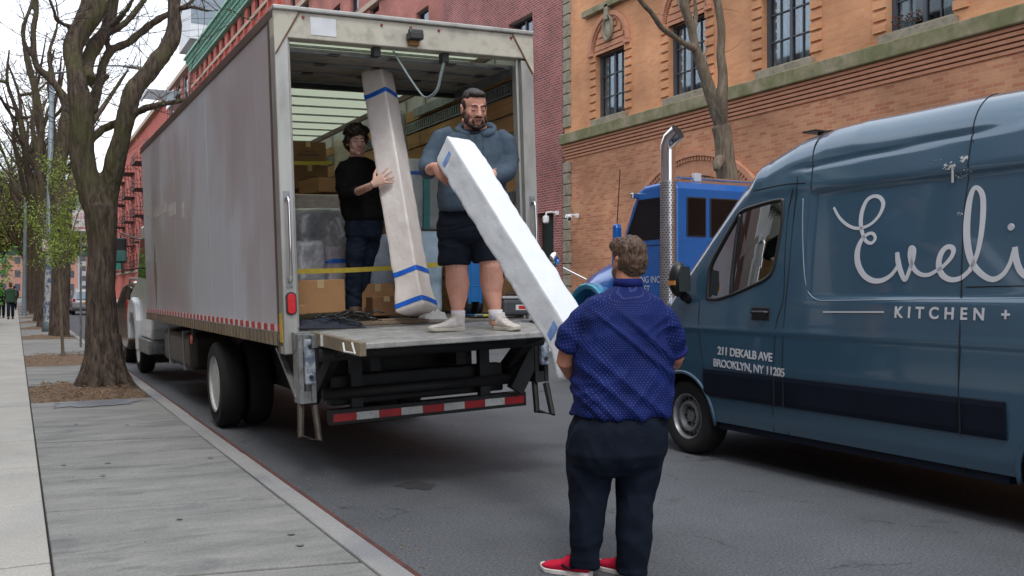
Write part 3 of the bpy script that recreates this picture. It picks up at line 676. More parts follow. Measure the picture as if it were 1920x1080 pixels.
LIMBS = [([(168, 150, .1), (160, 125, .4), (176, 88, .6), (196, 60, .8), (207, 30, .9), (215, -20, 1), (235, -110, 1)], (26, 26, 26, 24, 22, 20, 10)),
    ([(172, 210, .3), (184, 160, .6), (202, 100, .8), (240, 80, .9), (270, 55, .9), (300, 34, .9), (350, 9, .9), (390, -25, .9)], (18, 18, 15, 15, 14, 12, 9, 5)),
    ([(196, 62, .8), (230, 46, .9), (262, 10, 1.1), (300, -40, 1.2)], (16, 13, 11, 6)),
    ([(203, 98, .8), (203, 60, .8), (235, 20, .5), (260, -20, .4)], (12, 10, 9, 6)),
    ([(252, 215, -.3), (275, 202, -.5), (320, 192, -.7), (352, 186, -.9), (380, 172, -1.1)], (13, 12, 10, 8, 5)),
    ([(172, 264, .2), (190, 244, .4), (218, 231, .4), (236, 225, .3)], (14, 13, 13, 9)),
    ([(330, 18, -.3), (356, 12, -.5), (392, 20, -.6), (430, 18, -.8), (470, 40, -.9)], (11, 7, 5, 4, 2)),
    ([(245, 175, -.3), (262, 150, 0), (290, 120, .2), (305, 60, .3)], (8, 6, 5, 3)),
    ([(160, 60, .3), (110, 40, .2), (98, 12, .1), (80, -40, 0)], (10, 7, 6, 4)),
    ([(202, 140, .6), (180, 170, .8), (150, 190, 1), (130, 160, 1.2)], (8, 6, 5, 3)),
    ([(172, -60, .4), (100, -120, .4), (60, -200, .4)], (26, 18, 8)), ([(330, -60, -.3), (420, -140, -.2), (520, -220, 0)], (20, 12, 6)), ([(215, -20, 1), (180, -110, 1.4), (200, -220, 1.6)], (18, 12, 6))]
for i, (pp, rd_) in enumerate(LIMBS): limb(b, [T1(*p) for p in pp], [rr(x) for x in rd_], 10, .12, i*5)
bb = MB()
# wound hollow
b = remeshed(b, .021, 4, .5, lambda v, n: .012*noise.noise(Vector((v.x*9, v.y*9, v.z*2)))+.010*(1-2*abs(noise.noise(Vector((v.x*20, v.y*20, v.z*3.5))))))
o = b.build('trunk', M_bark, tr, world=True, smooth=True)
random.seed(21); tw_ = MB()
for pp, rd_ in LIMBS:
    pts = [T1(*p) for p in pp]
    for i in range(1, len(pts)):
        for _ in range(2):
            q = pts[i-1].lerp(pts[i], random.random()); twigs(tw_, q, Vector((rnd(-1, 1), rnd(-.8, .8), rnd(-.5, 1))), rnd(.4, 1.2), .008, 1, None, .1)
tw_.build('twigs', M_twig, tr, world=True)
# ---- trees further along the pavement
def tree_at(name, label, X, Y, paths, leaf=0, bark=None, seed=1, grp='trees along the near pavement', tw=3, tr_=.013, tl=(.7, 1.6), leafs=.035, tdepth=2, rough=.12, z0=.14):
    """paths: world polylines [(x,y,z)...], radii"""
    random.seed(seed); r_ = root(name, label, 'tree', (X, Y, z0), group=grp)
    b = MB(); t = MB(); tips = []
    for i, (pts, rd_) in enumerate(paths):
        limb(b, pts, rd_, 12 if i < 2 else 7, rough, seed*3+i, 4)
        if i:
            P = [Vector(p) for p in pts]
            for j in range(1, len(P)):
                for _ in range(tw): q = P[j-1].lerp(P[j], random.random()); twigs(t, q, Vector((rnd(-1, 1), rnd(-1, 1), rnd(-.3, 1))), rnd(*tl), tr_, tdepth, tips)
    (remeshed(b, .04, 3, .5, lambda v, n: .015*noise.noise(Vector((v.x*7, v.y*7, v.z*2)))).build('trunk', bark or M_bark, r_, world=True, smooth=True) if Y < 45 and name == 'street_tree' else fixn(b.build('trunk', bark or M_bark, r_, world=True, smooth=True))); t.build('twigs', M_twig, r_, world=True)
    if leaf:
        l_ = MB(); leaves(l_, tips, leaf, leafs, leafs*4); l_.build('leaves', M_leaf, r_, world=True)
    return r_
def auto_paths(X, Y, H, r, seed, fork=.38, n=5, spread=.45, z0=.14, lean=0):
    random.seed(seed); P = []; hf = H*fork
    base = Vector((X, Y, z0)); f = base+Vector((lean, 0, hf))
    P.append(([base-Vector((0, 0, .1)), base+Vector((0, 0, .35)), base+Vector((lean*.4, 0, hf*.5)), f], [r*1.7, r*1.1, r*.95, r*.95]))
    for k in range(n):
        a = k*2*math.pi/n+rnd(-.5, .5); s_ = spread*rnd(.6, 1.2); pts = [f-Vector((0, 0, .4))]; q = f.copy(); L_ = H-hf
        for j in range(5):
            s2 = s_*(1.2 if j < 2 else .5); q = q+Vector((math.cos(a)*s2+rnd(-.25, .25), math.sin(a)*s2+rnd(-.25, .25), 1))*L_/6; pts.append(q.copy())
        P.append((pts, [r*.6, r*.52, r*.42, r*.32, r*.22, r*.1]))
        for j in (1, 2, 3, 4):
            d = Vector((rnd(-1, 1), rnd(-1, 1), rnd(.1, .8))); P.append(([pts[j], pts[j]+d*L_*.1, pts[j]+d*L_*.2+Vector((0, 0, L_*.06)), pts[j]+d*L_*.28+Vector((0, 0, L_*.12))], [r*.28, r*.22, r*.14, r*.05]))
    return P
# second tree, traced: thick bole, low fork, snaking limbs to the left
def T2(x, y, dy=0): return WY(x, y, 31.8+dy)
def r2(px): return px/2*28.6/1785
P2 = [([T2(112, 640), T2(112, 622), T2(113, 570), T2(114, 500), T2(116, 430), T2(118, 390)], [r2(x) for x in (50, 38, 34, 34, 36, 42)]),
      ([T2(116, 410), T2(106, 350), T2(112, 300), T2(120, 240), T2(126, 200), T2(108, 165), T2(85, 140), T2(66, 118), T2(62, 60), T2(68, 10), T2(60, -60)], [r2(x) for x in (30, 28, 26, 24, 20, 14, 13, 12, 11, 9, 6)]),
      ([T2(122, 410), T2(136, 350), T2(146, 300, 1), T2(160, 250, 1), T2(200, 190, 2), T2(240, 130, 2)], [r2(x) for x in (28, 26, 22, 16, 10, 6)]),
      ([T2(118, 250), T2(120, 200), T2(100, 150), T2(92, 100), T2(108, 40), T2(100, -20)], [r2(x) for x in (14, 12, 10, 8, 6, 4)]),
      ([T2(126, 215), T2(150, 150), T2(170, 100), T2(160, 40), T2(180, -20)], [r2(x) for x in (12, 9, 8, 6, 4)]),
      ([T2(66, 118), T2(40, 60), T2(58, 10), T2(50, -40)], [r2(x) for x in (8, 7, 5, 3)])]
tree_at('street_tree', 'thick trunked tree just behind the thin sapling, limbs snaking up to the left', 1.19, 31.8, P2, 0, seed=4, tw=2, tr_=.014, tdepth=1)
def T3(x, y, dy=0): return WY(x, y, 39.6+dy)
def r3(px): return px/2*35.5/1785
P3 = [([T3(85, 620), T3(85, 600), T3(84, 520), T3(82, 440), T3(82, 400)], [r3(x) for x in (40, 28, 22, 22, 26)]),
      ([T3(82, 420), T3(74, 350), T3(72, 300), T3(78, 240), T3(70, 180), T3(58, 130), T3(42, 60), T3(60, 0), T3(50, -50)], [r3(x) for x in (20, 18, 14, 11, 9, 8, 8, 6, 4)]),
      ([T3(84, 420), T3(96, 350), T3(92, 300), T3(98, 220), T3(90, 150), T3(102, 90)], [r3(x) for x in (16, 14, 11, 9, 7, 4)]),
      ([T3(72, 300), T3(60, 240), T3(64, 180), T3(48, 120), T3(40, 60)], [r3(x) for x in (10, 8, 7, 5, 3)])]
tree_at('street_tree', 'dark slender trunk left of the graffiti covered lamp post, limbs curling skyward', .95, 39.6, P3, 0, seed=5, tw=2, tr_=.015, tdepth=1)
# thin sapling with fresh green leaves
def T4(x, y, dy=0): return WY(x, y, 21.9+dy)
def r4(px): return px/2*19.8/1785
P4 = [([T4(119, 674), T4(117, 640), T4(113, 560), T4(110, 500), T4(111, 430), T4(108, 360), T4(106, 300)], [r4(x) for x in (7, 5.5, 4.5, 4, 3.2, 2.4, 1)]),
      ([T4(110, 500), T4(96, 470), T4(84, 430), T4(80, 400)], [r4(x) for x in (3, 2.4, 2, 1)]), ([T4(110, 510), T4(128, 470), T4(140, 420), T4(152, 385)], [r4(x) for x in (3, 2.4, 2, 1)]),
      ([T4(111, 440), T4(98, 400), T4(92, 350), T4(92, 310)], [r4(x) for x in (2.4, 2, 1.4, 1)]), ([T4(111, 450), T4(122, 420), T4(130, 380), T4(128, 340)], [r4(x) for x in (2.4, 2, 1.4, 1)]),
      ([T4(110, 480, 0), T4(104, 455, 1), T4(96, 440, 1.6)], [r4(x) for x in (2.4, 2, 1.)]), ([T4(110, 495, 0), T4(120, 480, -.8), T4(128, 465, -1.3)], [r4(x) for x in (2.4, 2, 1.)])]
tree_at('sapling', 'thin young sapling with fresh yellow green leaves in the second mulch pit', .85, 21.9, P4, 4, M_bark2, 6, tw=4, tr_=.006, tl=(.25, .55), leafs=.024, tdepth=1)
# the rest of the avenue
for i, (x, y, H, r_, lf, lab) in enumerate([(1.1, 47.2, 13, .3, 0, 'bare tree with a straight dark trunk, third from the forked one'), (1.15, 55, 13, .26, 1, 'slim bare tree behind the lamp post, fourth in the row'), (1.1, 63, 12, .3, 1, 'tree with a few green buds, fifth in the row'), (1.0, 71, 12, .28, 2, 'budding tree, sixth in the row'), (.9, 81, 11, .3, 2, 'budding tree near the walkers, farther than the grey coated trunk row'), (.9, 93, 11, .3, 2, 'last budding tree before the overpass on the near pavement')]):
    tree_at('street_tree', lab, x, y, auto_paths(x, y, H, r_, 40+i), lf, seed=50+i, tw=1, tr_=.018, leafs=.06, tdepth=1, tl=(.8, 1.8))
# greening trees at the far left and across the end of the street
for i, (x, y, H, r_, lf, lab) in enumerate([(-2.6, 118, 15, .35, 3, 'pale greening tree over the walkway at the left edge'), (-8, 132, 18, .4, 2, 'wide bare crowned tree at the left edge of the picture'), (4.6, 150, 13, .3, 4, 'light green tree in front of the overpass left of the silver car'), (-13, 165, 19, .4, 1, 'tall hazy bare tree beyond the walkway'), (12.2, 62, 10, .2, 1, 'budding tree on the far pavement hidden behind the truck'), (6.5, 205, 14, .35, 4, 'fresh green tree just past the overpass')]):
    tree_at('park_tree', lab, x, y, auto_paths(x, y, H, r_, 70+i, .25, 6, .6, 0), lf, seed=80+i, grp='trees at the far end of the street', tw=3, tr_=.035, tl=(1.4, 2.8), leafs=.14, tdepth=1, z0=0)
random.seed(9); b = MB(); l_ = MB(); tips = []
for k in range(26):
    q = Vector((-1.45+rnd(-.3, .3), 43+rnd(-.8, .8), .14)); twigs(b, q, Vector((rnd(-.4, .4), rnd(-.4, .4), 1)), rnd(1.2, 2.6), .02, 1, tips, .2)
leaves(l_, tips, 8, .07, .2); sh = root('shrub', 'bright green shrub beside the walkway at the left edge', 'shrub', (-1.45, 43, .14)); b.build('stems', M_twig, sh, world=True); l_.build('leaves', mat('bright_leaf', (.08, .26, .03), .6, col2=(.17, .42, .06), scale=2), sh, world=True)
# ---- the pruned tree on the far pavement
def T5(x, y, dy=0): return WY(x, y, 13.6+dy)
def r5(px): return px/2*17.2/1785
rt = [([T5(1378, 520), T5(1376, 460), T5(1370, 380), T5(1362, 320), T5(1356, 260), T5(1352, 236)], [r5(x) for x in (58, 50, 46, 40, 34, 34)]),
      ([T5(1354, 250), T5(1340, 200), T5(1325, 150), T5(1312, 110), T5(1304, 88), T5(1296, 50), T5(1283, 10), T5(1276, -40)], [r5(x) for x in (28, 26, 22, 20, 18, 16, 16, 12)]),
      ([T5(1352, 245), T5(1354, 190, -.2), T5(1356, 150, -.2), T5(1352, 100, -.2), T5(1353, 60, -.2), T5(1348, 20, -.2), T5(1338, -30, -.2)], [r5(x) for x in (24, 20, 18, 16, 17, 15, 12)]),
      ([T5(1304, 92), T5(1280, 80, -.2), T5(1258, 64, -.4), T5(1240, 50, -.5), T5(1222, 24, -.6), T5(1200, 0, -.7), T5(1170, -40, -.8)], [r5(x) for x in (12, 11, 10, 10, 9, 8, 6)]),
      ([T5(1301, 60), T5(1305, 30, .1), T5(1301, -20, .1)], [r5(x) for x in (10, 8, 6)])]
random.seed(31); r_ = root('pruned_tree', 'pruned bare tree with pale bark before the orange brick wall', 'tree', (T5(1378, 560).x, 13.6, .15)); b = MB(); t = MB()
rt[0][0].insert(0, Vector((rt[0][0][0].x+.03, 13.6, .1))); rt[0][1].insert(0, r5(80))
for i, (p, q) in enumerate(rt): limb(b, p, q, 14, .1, i*7, 5)
limb(b, [T5(1352, 300, -.12), T5(1346, 308, -.3), T5(1343, 320, -.34)], [r5(24), r5(20), r5(10)], 8, .2, 3)
for k in range(22): 
    p = random.choice(rt[1][0][2:]+rt[3][0]+rt[2][0][2:]); twigs(t, p, Vector((rnd(-1, 1), rnd(-1, 1), rnd(-.2, .6))), rnd(.2, .5), .006, 0, None, 0, .8)
remeshed(b, .018, 3, .5, lambda v, n: .006*noise.noise(Vector((v.x*14, v.y*14, v.z*3)))).build('trunk', M_bark2, r_, world=True, smooth=True); t.build('twigs', M_twig, r_, world=True)
# ================================================================== BOX TRUCK
TRX, TRY = 2.02, 7.85
TW, TLn, TH = 2.42, 8.87, 3.89
truck = root('box_truck', 'weathered grey box truck with its rear door rolled up and liftgate platform out', 'truck', (TRX, TRY, 0), rot=(0, -.036, .0057))
TM = pm(truck)
def TP(x, y, z): return TM @ Vector((x, y, z))
def side_paint():
    m = bpy.data.materials.new('weathered_side_paint'); m.use_nodes = True; t = m.node_tree; b = t.nodes['Principled BSDF']; l = t.links.new
    tc = nn(t, 'ShaderNodeTexCoord'); mp = nn(t, 'ShaderNodeMapping'); mp.inputs['Scale'].default_value = (1, .55, .5); l(tc.outputs['Object'], mp.inputs[0])
    n = nn(t, 'ShaderNodeTexNoise'); n.inputs['Scale'].default_value = .8; n.inputs['Detail'].default_value = 7; n.inputs['Distortion'].default_value = .3; l(mp.outputs[0], n.inputs[0])
    r = nn(t, 'ShaderNodeValToRGB'); e = r.color_ramp.elements; e[0].position = .38; e[0].color = (.42, .375, .40, 1); e[1].position = .60; e[1].color = (.56, .59, .65, 1)
    e2 = e.new(.49); e2.color = (.47, .445, .475, 1); l(n.outputs[0], r.inputs[0])
    mp2 = nn(t, 'ShaderNodeMapping'); mp2.inputs['Scale'].default_value = (1, 9, .35); l(tc.outputs['Object'], mp2.inputs[0])
    n2 = nn(t, 'ShaderNodeTexNoise'); n2.inputs['Scale'].default_value = 2.2; n2.inputs['Detail'].default_value = 8; l(mp2.outputs[0], n2.inputs[0])
    mr = nn(t, 'ShaderNodeMapRange'); mr.inputs[1].default_value = .3; mr.inputs[2].default_value = .7; mr.inputs[3].default_value = .92; mr.inputs[4].default_value = 1.06; l(n2.outputs[0], mr.inputs[0])
    x = nn(t, 'ShaderNodeMixRGB', blend_type='MULTIPLY'); x.inputs[0].default_value = 1; l(r.outputs[0], x.inputs[1]); l(mr.outputs[0], x.inputs[2])
    l(x.outputs[0], b.inputs['Base Color']); b.inputs['Metallic'].default_value = .1
    m2 = nn(t, 'ShaderNodeMapRange'); m2.inputs[3].default_value = .22; m2.inputs[4].default_value = .42; l(n2.outputs[0], m2.inputs[0]); l(m2.outputs[0], b.inputs['Roughness']); return m
M_side = side_paint()
M_alu = mat('dull_aluminium', (.38, .38, .36), .42, .55, var=.2, scale=3, stretch=(1, 1, .3), dirt=.25)
M_cream = mat('aged_cream_paint', (.50, .48, .40), .5, var=.12, scale=3, dirt=.35)
M_brrail = mat('brown_oxidised_rail', (.11, .07, .055), .5, .3, var=.3, scale=2)
M_tan = mat('tan_bottom_rail', (.25, .20, .13), .5, .3, var=.25, scale=3, dirt=.3)
M_bk = mat('chassis_black', (.014, .014, .015), .6, var=.4, scale=5)
M_blkgl = mat('satin_black', (.02, .02, .022), .35)
M_steel = mat('worn_steel', (.26, .27, .27), .42, .7, var=.35, scale=7, dirt=.4)
M_chrome = mat('chrome', (.75, .76, .78), .12, 1.0, var=.05)
M_rub = mat('tyre_rubber', (.010, .010, .011), .8, var=.3, scale=12)
M_redl = mat('red_lens', (.55, .01, .015), .25, var=.15, scale=40)
M_tred = mat('red_tape', (.45, .015, .02), .45, var=.15, scale=9); M_twh = mat('white_tape', (.62, .62, .60), .5, var=.12, scale=9, dirt=.25)
M_yel = mat('yellow_paint', (.55, .38, .03), .5, var=.15, scale=9, dirt=.25)
M_ply = mat('plywood_liner', (.34, .18, .07), .75, col2=(.50, .29, .13), scale=2.2, stretch=(1, .6, 5), dirt=.35)
M_etr = mat('galvanised_track', (.22, .24, .25), .5, .5, var=.25, scale=8)
M_floor = mat('truck_floor_boards', (.13, .115, .10), .7, col2=(.24, .22, .20), scale=4, stretch=(6, .6, 1), dirt=.4)
M_gate = mat('scuffed_gate_plate', (.30, .30, .29), .5, .35, col2=(.46, .46, .44), scale=5, dirt=.35, bump=.3, bscale=60)
# left side (outer skin with riveted seams)
b = MB().box(0, .035, .12, TLn-.06, 1.19, 3.80); lp = b.build('side_panel', M_side, truck)
b = MB(); y = .74
while y < TLn-.3: b.box(-.0008, .004, y-.012, y+.012, 1.2, 3.79); y += 1.2
for yy_ in (.17,): b.box(-.004, .004, yy_-.03, yy_+.03, 1.19, 3.80)
b.build('seams', M_side, lp)
b = MB(); y = .74
while y < TLn-.3:
    for k in range(36): b.cbox((-.001, y, 1.25+k*.07), (.002, .005, .005))
    y += 1.2
b.build('rivets', M_side, lp)
# leftover outlines of old stickers and a long scrape
b = MB(); M_ghost = mat('sticker_residue', (.50, .47, .46), .6, var=.15, scale=14, thr=(.4, .6))
for x0, x1, y0, y1 in ((286, 297, 380, 410), (301, 325, 378, 410), (329, 342, 378, 408), (353, 357, 378, 410), (300, 304, 482, 490), (283, 286, 480, 488)):
    a = TM.inverted() @ WX(x0, y1, 1.98); c = TM.inverted() @ WX(x1, y0, 1.98); b.box(-.0016, .001, min(a.y, c.y), max(a.y, c.y), a.z, c.z)
b.build('sticker_marks', M_ghost, lp)
b = MB(); a = TM.inverted() @ WX(301, 520, 1.98)
b.prism([(-.16, 0), (.0, .55), (.2, .1), (.08, -.5)], lambda u, v, w_: Vector((w_, a.y+u, a.z+v)), -.0016, .001); b.build('scrape', M_tan, lp)
# right side: skin, plywood liner and e-track
b = MB().box(TW-.035, TW, .12, TLn-.06, 1.19, 3.80); rp_ = b.build('side_panel', M_side, truck)
b = MB(); random.seed(2)
for z0, z1 in ((1.24, 1.60), (1.62, 1.98), (2.0, 2.30), (2.43, 2.60), (2.62, 2.86), (3.0, 3.16), (3.18, 3.34), (3.50, 3.62)):
    y = .14
    while y < TLn-.1:
        l_ = 2.44; j = rnd(0, .006); b.box(TW-.075-j, TW-.05, y+.005, min(y+l_, TLn-.08)-.005, z0, z1); y += l_
b.build('plywood_liner', M_ply, rp_)
for z in (2.31, 2.87, 3.36):
    b = MB().box(TW-.085, TW-.05, .14, TLn-.1, z, z+.018); b.box(TW-.085, TW-.05, .14, TLn-.1, z+.102, z+.12); b.box(TW-.06, TW-.05, .14, TLn-.1, z+.018, z+.102)
    y = .2
    while y < TLn-.2: b.box(TW-.09, TW-.06, y, y+.028, z+.018, z+.102); y += .06
    b.build('logistic_track', M_etr, rp_)
b = MB(); y = .7
while y < TLn: b.box(TW-.05, TW-.035, y-.03, y+.03, 1.2, 3.78); y += .6
b.build('wall_posts', M_alu, rp_)
b = MB().box(.037, .05, .14, TLn-.1, 1.24, 3.1); b.build('plywood_liner', M_ply, lp)
b = MB().box(.02, TW-.02, TLn-.06, TLn, 1.1, 3.86); b.build('front_wall', M_cream, truck)
b = MB().box(.06, TW-.09, TLn-.08, TLn-.062, 1.22, 3.3); b.build('front_liner', M_ply, truck)
# translucent roof with bows
m = bpy.data.materials.new('translucent_roof'); m.use_nodes = True; t = m.node_tree; t.nodes.remove(t.nodes['Principled BSDF'])
d1 = nn(t, 'ShaderNodeBsdfDiffuse'); d1.inputs[0].default_value = (.6, .62, .52, 1); t1 = nn(t, 'ShaderNodeBsdfTranslucent'); t1.inputs[0].default_value = (.80, .85, .74, 1)
m1 = nn(t, 'ShaderNodeMixShader'); m1.inputs[0].default_value = .62; t.links.new(d1.outputs[0], m1.inputs[1]); t.links.new(t1.outputs[0], m1.inputs[2]); t.links.new(m1.outputs[0], t.nodes['Material Output'].inputs[0])
MB().box(.05, TW-.05, .1, TLn-.05, 3.872, 3.876).build('roof_panel', m, truck)
b = MB(); y = .5
while y < TLn-.1: b.box(.04, TW-.04, y-.016, y+.016, 3.852, 3.871); y += .61
b.build('roof_bows', M_steel, truck)
b = MB().box(-.012, .05, 0, TLn, 3.80, 3.895); b.box(TW-.05, TW+.012, 0, TLn, 3.80, 3.895); b.build('top_rail', M_brrail, truck, bev=.01)
b = MB().box(-.01, .05, .02, TLn, 1.08, 1.19); b.box(TW-.05, TW+.01, .02, TLn, 1.08, 1.19); b.build('bottom_rail', M_tan, truck, bev=.006)
b = MB()
for k in range(57): b.box(-.014, -.008, .2+k*.15, .206+k*.15, 1.085, 1.185)
b.build('rail_ribs', M_brrail, truck)
b = MB(); bw_ = MB(); y = .05
while y < TLn-.3: b.box(-.0125, -.004, y, y+.14, 1.205, 1.262); bw_.box(-.0125, -.004, y+.142, y+.24, 1.205, 1.262); y += .243
o = b.build('reflective_tape', M_tred, truck); bw_.build('white_segments', M_twh, o)
# floor and sill
b = MB()
for k in range(16): b.box(.05+k*.145, .193+k*.145, .04, TLn-.1, 1.12, 1.215)
b.build('floor', M_floor, truck)
# rear frame
b = MB().box(-.01, .11, -.02, .12, 1.02, 3.66); b.box(.11, .135, .03, .12, 1.2, 3.66); b.build('rear_post', M_alu, truck, bev=.008)
b = MB().box(TW-.12, TW+.01, -.02, .12, 1.02, 3.62); b.box(TW-.15, TW-.12, .03, .12, 1.2, 3.66); b.build('rear_post', M_alu, truck, bev=.008)
MB().box(-.01, .012, .121, .19, 1.02, 3.8).box(TW-.012, TW+.012, .121, .19, 1.02, 3.8).build('corner_trim', M_brrail, truck)
hd = MB().box(-.01, TW+.01, -.022, .12, 3.64, 3.86).build('header', M_cream, truck, bev=.008)
MB().box(-.015, TW+.015, -.05, .1, 3.861, 3.90).build('header_cap', M_alu, hd, bev=.01)
b = MB().prism([(-.008, 3.86), (.2, 3.86), (-.008, 3.5)], lambda u, v, w_: Vector((u, w_, v)), -.028, -.023).prism([(TW+.008, 3.86), (TW-.2, 3.86), (TW+.008, 3.5)], lambda u, v, w_: Vector((u, w_, v)), -.028, -.023)
b.build('corner_gussets', M_cream, hd)
b = MB().beam((.205, -.029, 3.85), (.0, -.029, 3.5), .012, .004, (0, 1, 0)).beam((TW-.205, -.029, 3.85), (TW, -.029, 3.5), .012, .004, (0, 1, 0)); b.build('rust_streaks', mat('rust_streak', (.16, .08, .04), .9, var=.4, scale=30), hd)
MB().box(.3, .52, -.026, -.022, 3.68, 3.83).build('white_sticker', mat('sticker_white', (.66, .68, .72), .5), hd)
for x in (.24, .93, 1.2, 1.47, 2.2):
    b = MB().lathe([(.0, -.012), (.011, -.012), (.013, 0)], (x, -.022, 3.82), 'Y', 10); b.build('marker_light', mat('dim_red_lens', (.22, .015, .012), .3), hd)
cm = MB().box(1.15, 1.28, -.13, -.03, 3.7, 3.765); cm.tube([(1.15, -.1, 3.765), (1.28, -.1, 3.765)], .028, 10); c_ = cm.build('rear_camera', M_blkgl, truck, bev=.01)
MB().box(1.17, 1.26, -.07, -.024, 3.66, 3.70).build('camera_bracket', mat('orange_rust', (.3, .16, .06), .8), c_)
# roll-up door stowed beneath the roof
M_door = mat('rollup_door_skin', (.34, .33, .29), .6, var=.15, scale=3, dirt=.45)
rd = MB()
for k in range(3): rd.box(.14, TW-.14, .16+k*.42, .56+k*.42, 3.585+.004*k, 3.61+.004*k)
rd = rd.build('rollup_door', M_door, truck, bev=.004)
b = MB()
for k in range(4): b.tube([(.14, .15+k*.42, 3.575+.004*k), (TW-.14, .15+k*.42, 3.575+.004*k)], .014, 8)
b.build('door_hinge_tubes', M_etr, rd)
b = MB()
for k in range(3):
    for x in (.55, 1.1, 1.65, 2.15): b.box(x-.05, x+.05, .1+k*.42+.02, .2+k*.42, 3.565+.004*k, 3.573+.004*k)
b.build('door_hinges', mat('rusty_hinge', (.06, .04, .03), .7, .3, var=.4, scale=20), rd)
MB().box(.12, TW-.12, 1.42, 1.48, 3.53, 3.64).build('door_bottom_bar', M_blkgl, rd)
for x in (.09, TW-.14): MB().box(x, x+.05, .1, 2.6, 3.54, 3.57).box(x-.01, x+.01, .1, 2.6, 3.5, 3.6).build('door_track', M_etr, truck)
MB().tube([(.15, .1, 3.72), (TW-.15, .1, 3.72)], .035, 12).build('counterbalance_spring', M_bk, truck)
for x in (.9, 1.55): MB().box(x-.03, x+.03, .02, .11, 3.56, 3.64).build('latch_bracket', M_bk, truck)
# pull strap loop
def ribbon(mb, pts, w_, side, th=.004):
    pts, _r = smooth_path([Vector(p) for p in pts], [0]*len(pts), 6); s_ = Vector(side)
    rs = []
    for i, p in enumerate(pts):
        t_ = (pts[min(i+1, len(pts)-1)]-pts[max(i-1, 0)]).normalized(); s2 = (s_-t_*s_.dot(t_)).normalized(); n_ = t_.cross(s2)
        rs.append([p+s2*w_/2+n_*th/2, p-s2*w_/2+n_*th/2, p-s2*w_/2-n_*th/2, p+s2*w_/2-n_*th/2])
    mb.rings(rs); return mb
b = ribbon(MB(), [(1.06, .05, 3.62), (1.14, .02, 3.47), (1.22, -.01, 3.33), (1.30, -.01, 3.235), (1.37, 0, 3.23), (1.45, .01, 3.30), (1.5, .02, 3.45), (1.56, .05, 3.6)], .045, (.75, .65, 0))
b.build('pull_strap', mat('grey_webbing', (.23, .29, .29), .85, var=.15, scale=30, bump=.4, bscale=300), truck)
# grab handles and tail light
for x, z0, z1 in ((.05, 1.62, 2.32), (TW-.05, 1.6, 2.3)):
    MB().tube([(x, -.02, z0), (x, -.07, z0+.01), (x, -.08, z0+.05), (x, -.08, z1-.05), (x, -.07, z1-.01), (x, -.02, z1)], .013, 10).build('grab_handle', M_chrome, truck, smooth=True)
    MB().box(x-.025, x+.025, -.03, -.018, z0-.05, z0+.03).box(x-.025, x+.025, -.03, -.018, z1-.03, z1+.05).build('handle_plate', M_steel, truck)
b = MB(); pr = [(.034*math.cos(a)*1, .085*(1 if math.sin(a) > 0 else -1)*0+.034*math.sin(a)+(.05 if math.sin(a) > 0 else -.05)) for a in [2*math.pi*k/24 for k in range(24)]]
tl = MB().prism([(u*1.3, v*1.15) for u, v in pr], lambda u, v, w_: Vector((.055+u, w_, 1.44+v)), -.035, -.019).build('tail_light', M_blkgl, truck)
MB().prism(pr, lambda u, v, w_: Vector((.055+u, w_, 1.44+v)), -.046, -.036).build('lens', M_redl, tl, bev=.004)
MB().box(-.016, -.011, .02, .1, 1.12, 1.36).build('yellow_tape', M_yel, truck)
# ---- liftgate
lg = MB().box(.05, TW-.05, -.10, .02, 1.05, 1.205).build('rear_sill', M_steel, truck, bev=.006)
b = MB()
def gate_pt(u, v): return Vector((.20+u*1.85, -.12-v*1.2, 1.20-.035*v))
b.add([gate_pt(u, v)+Vector((0, 0, dz)) for dz in (-.045, 0) for u, v in ((0, 0), (1, 0), (1, 1), (0, 1))], [(3, 2, 1, 0), (4, 5, 6, 7), (0, 1, 5, 4), (1, 2, 6, 5), (2, 3, 7, 6), (3, 0, 4, 7)])
pl = b.build('liftgate_platform', M_gate, truck, bev=.008)
b = MB()
for k in range(1, 6): p = gate_pt(0, k/6); q = gate_pt(1, k/6); b.beam(p+Vector((0, 0, .002)), q+Vector((0, 0, .002)), .012, .006)
b.build('tread_ribs', M_gate, pl)
b = MB().beam(gate_pt(0, 0)+Vector((.02, 0, -.05)), gate_pt(0, 1)+Vector((.02, -.0, -.045)), .05, .10); b.build('platform_edge_beam', M_tan, pl, bev=.005)
b = MB().box(-.02, .10, -.2, 0, -.10, .0); o = b.build('hinge_block', M_steel, pl); o.location = gate_pt(0, .0)+Vector((-.03, .05, -.02))
b = MB().tube([gate_pt(0, .75)+Vector((-.03, 0, -.02)), gate_pt(0, .85)+Vector((-.06, 0, -.07)), gate_pt(0, .97)+Vector((-.03, 0, -.07)), gate_pt(0, .92)+Vector((-.03, 0, .0))], .008, 6); b.build('latch_hook', M_twh, pl)
MB().box(.18, .24, -.42, -.40, 1.1, 1.19).build('id_plate', M_twh, pl)
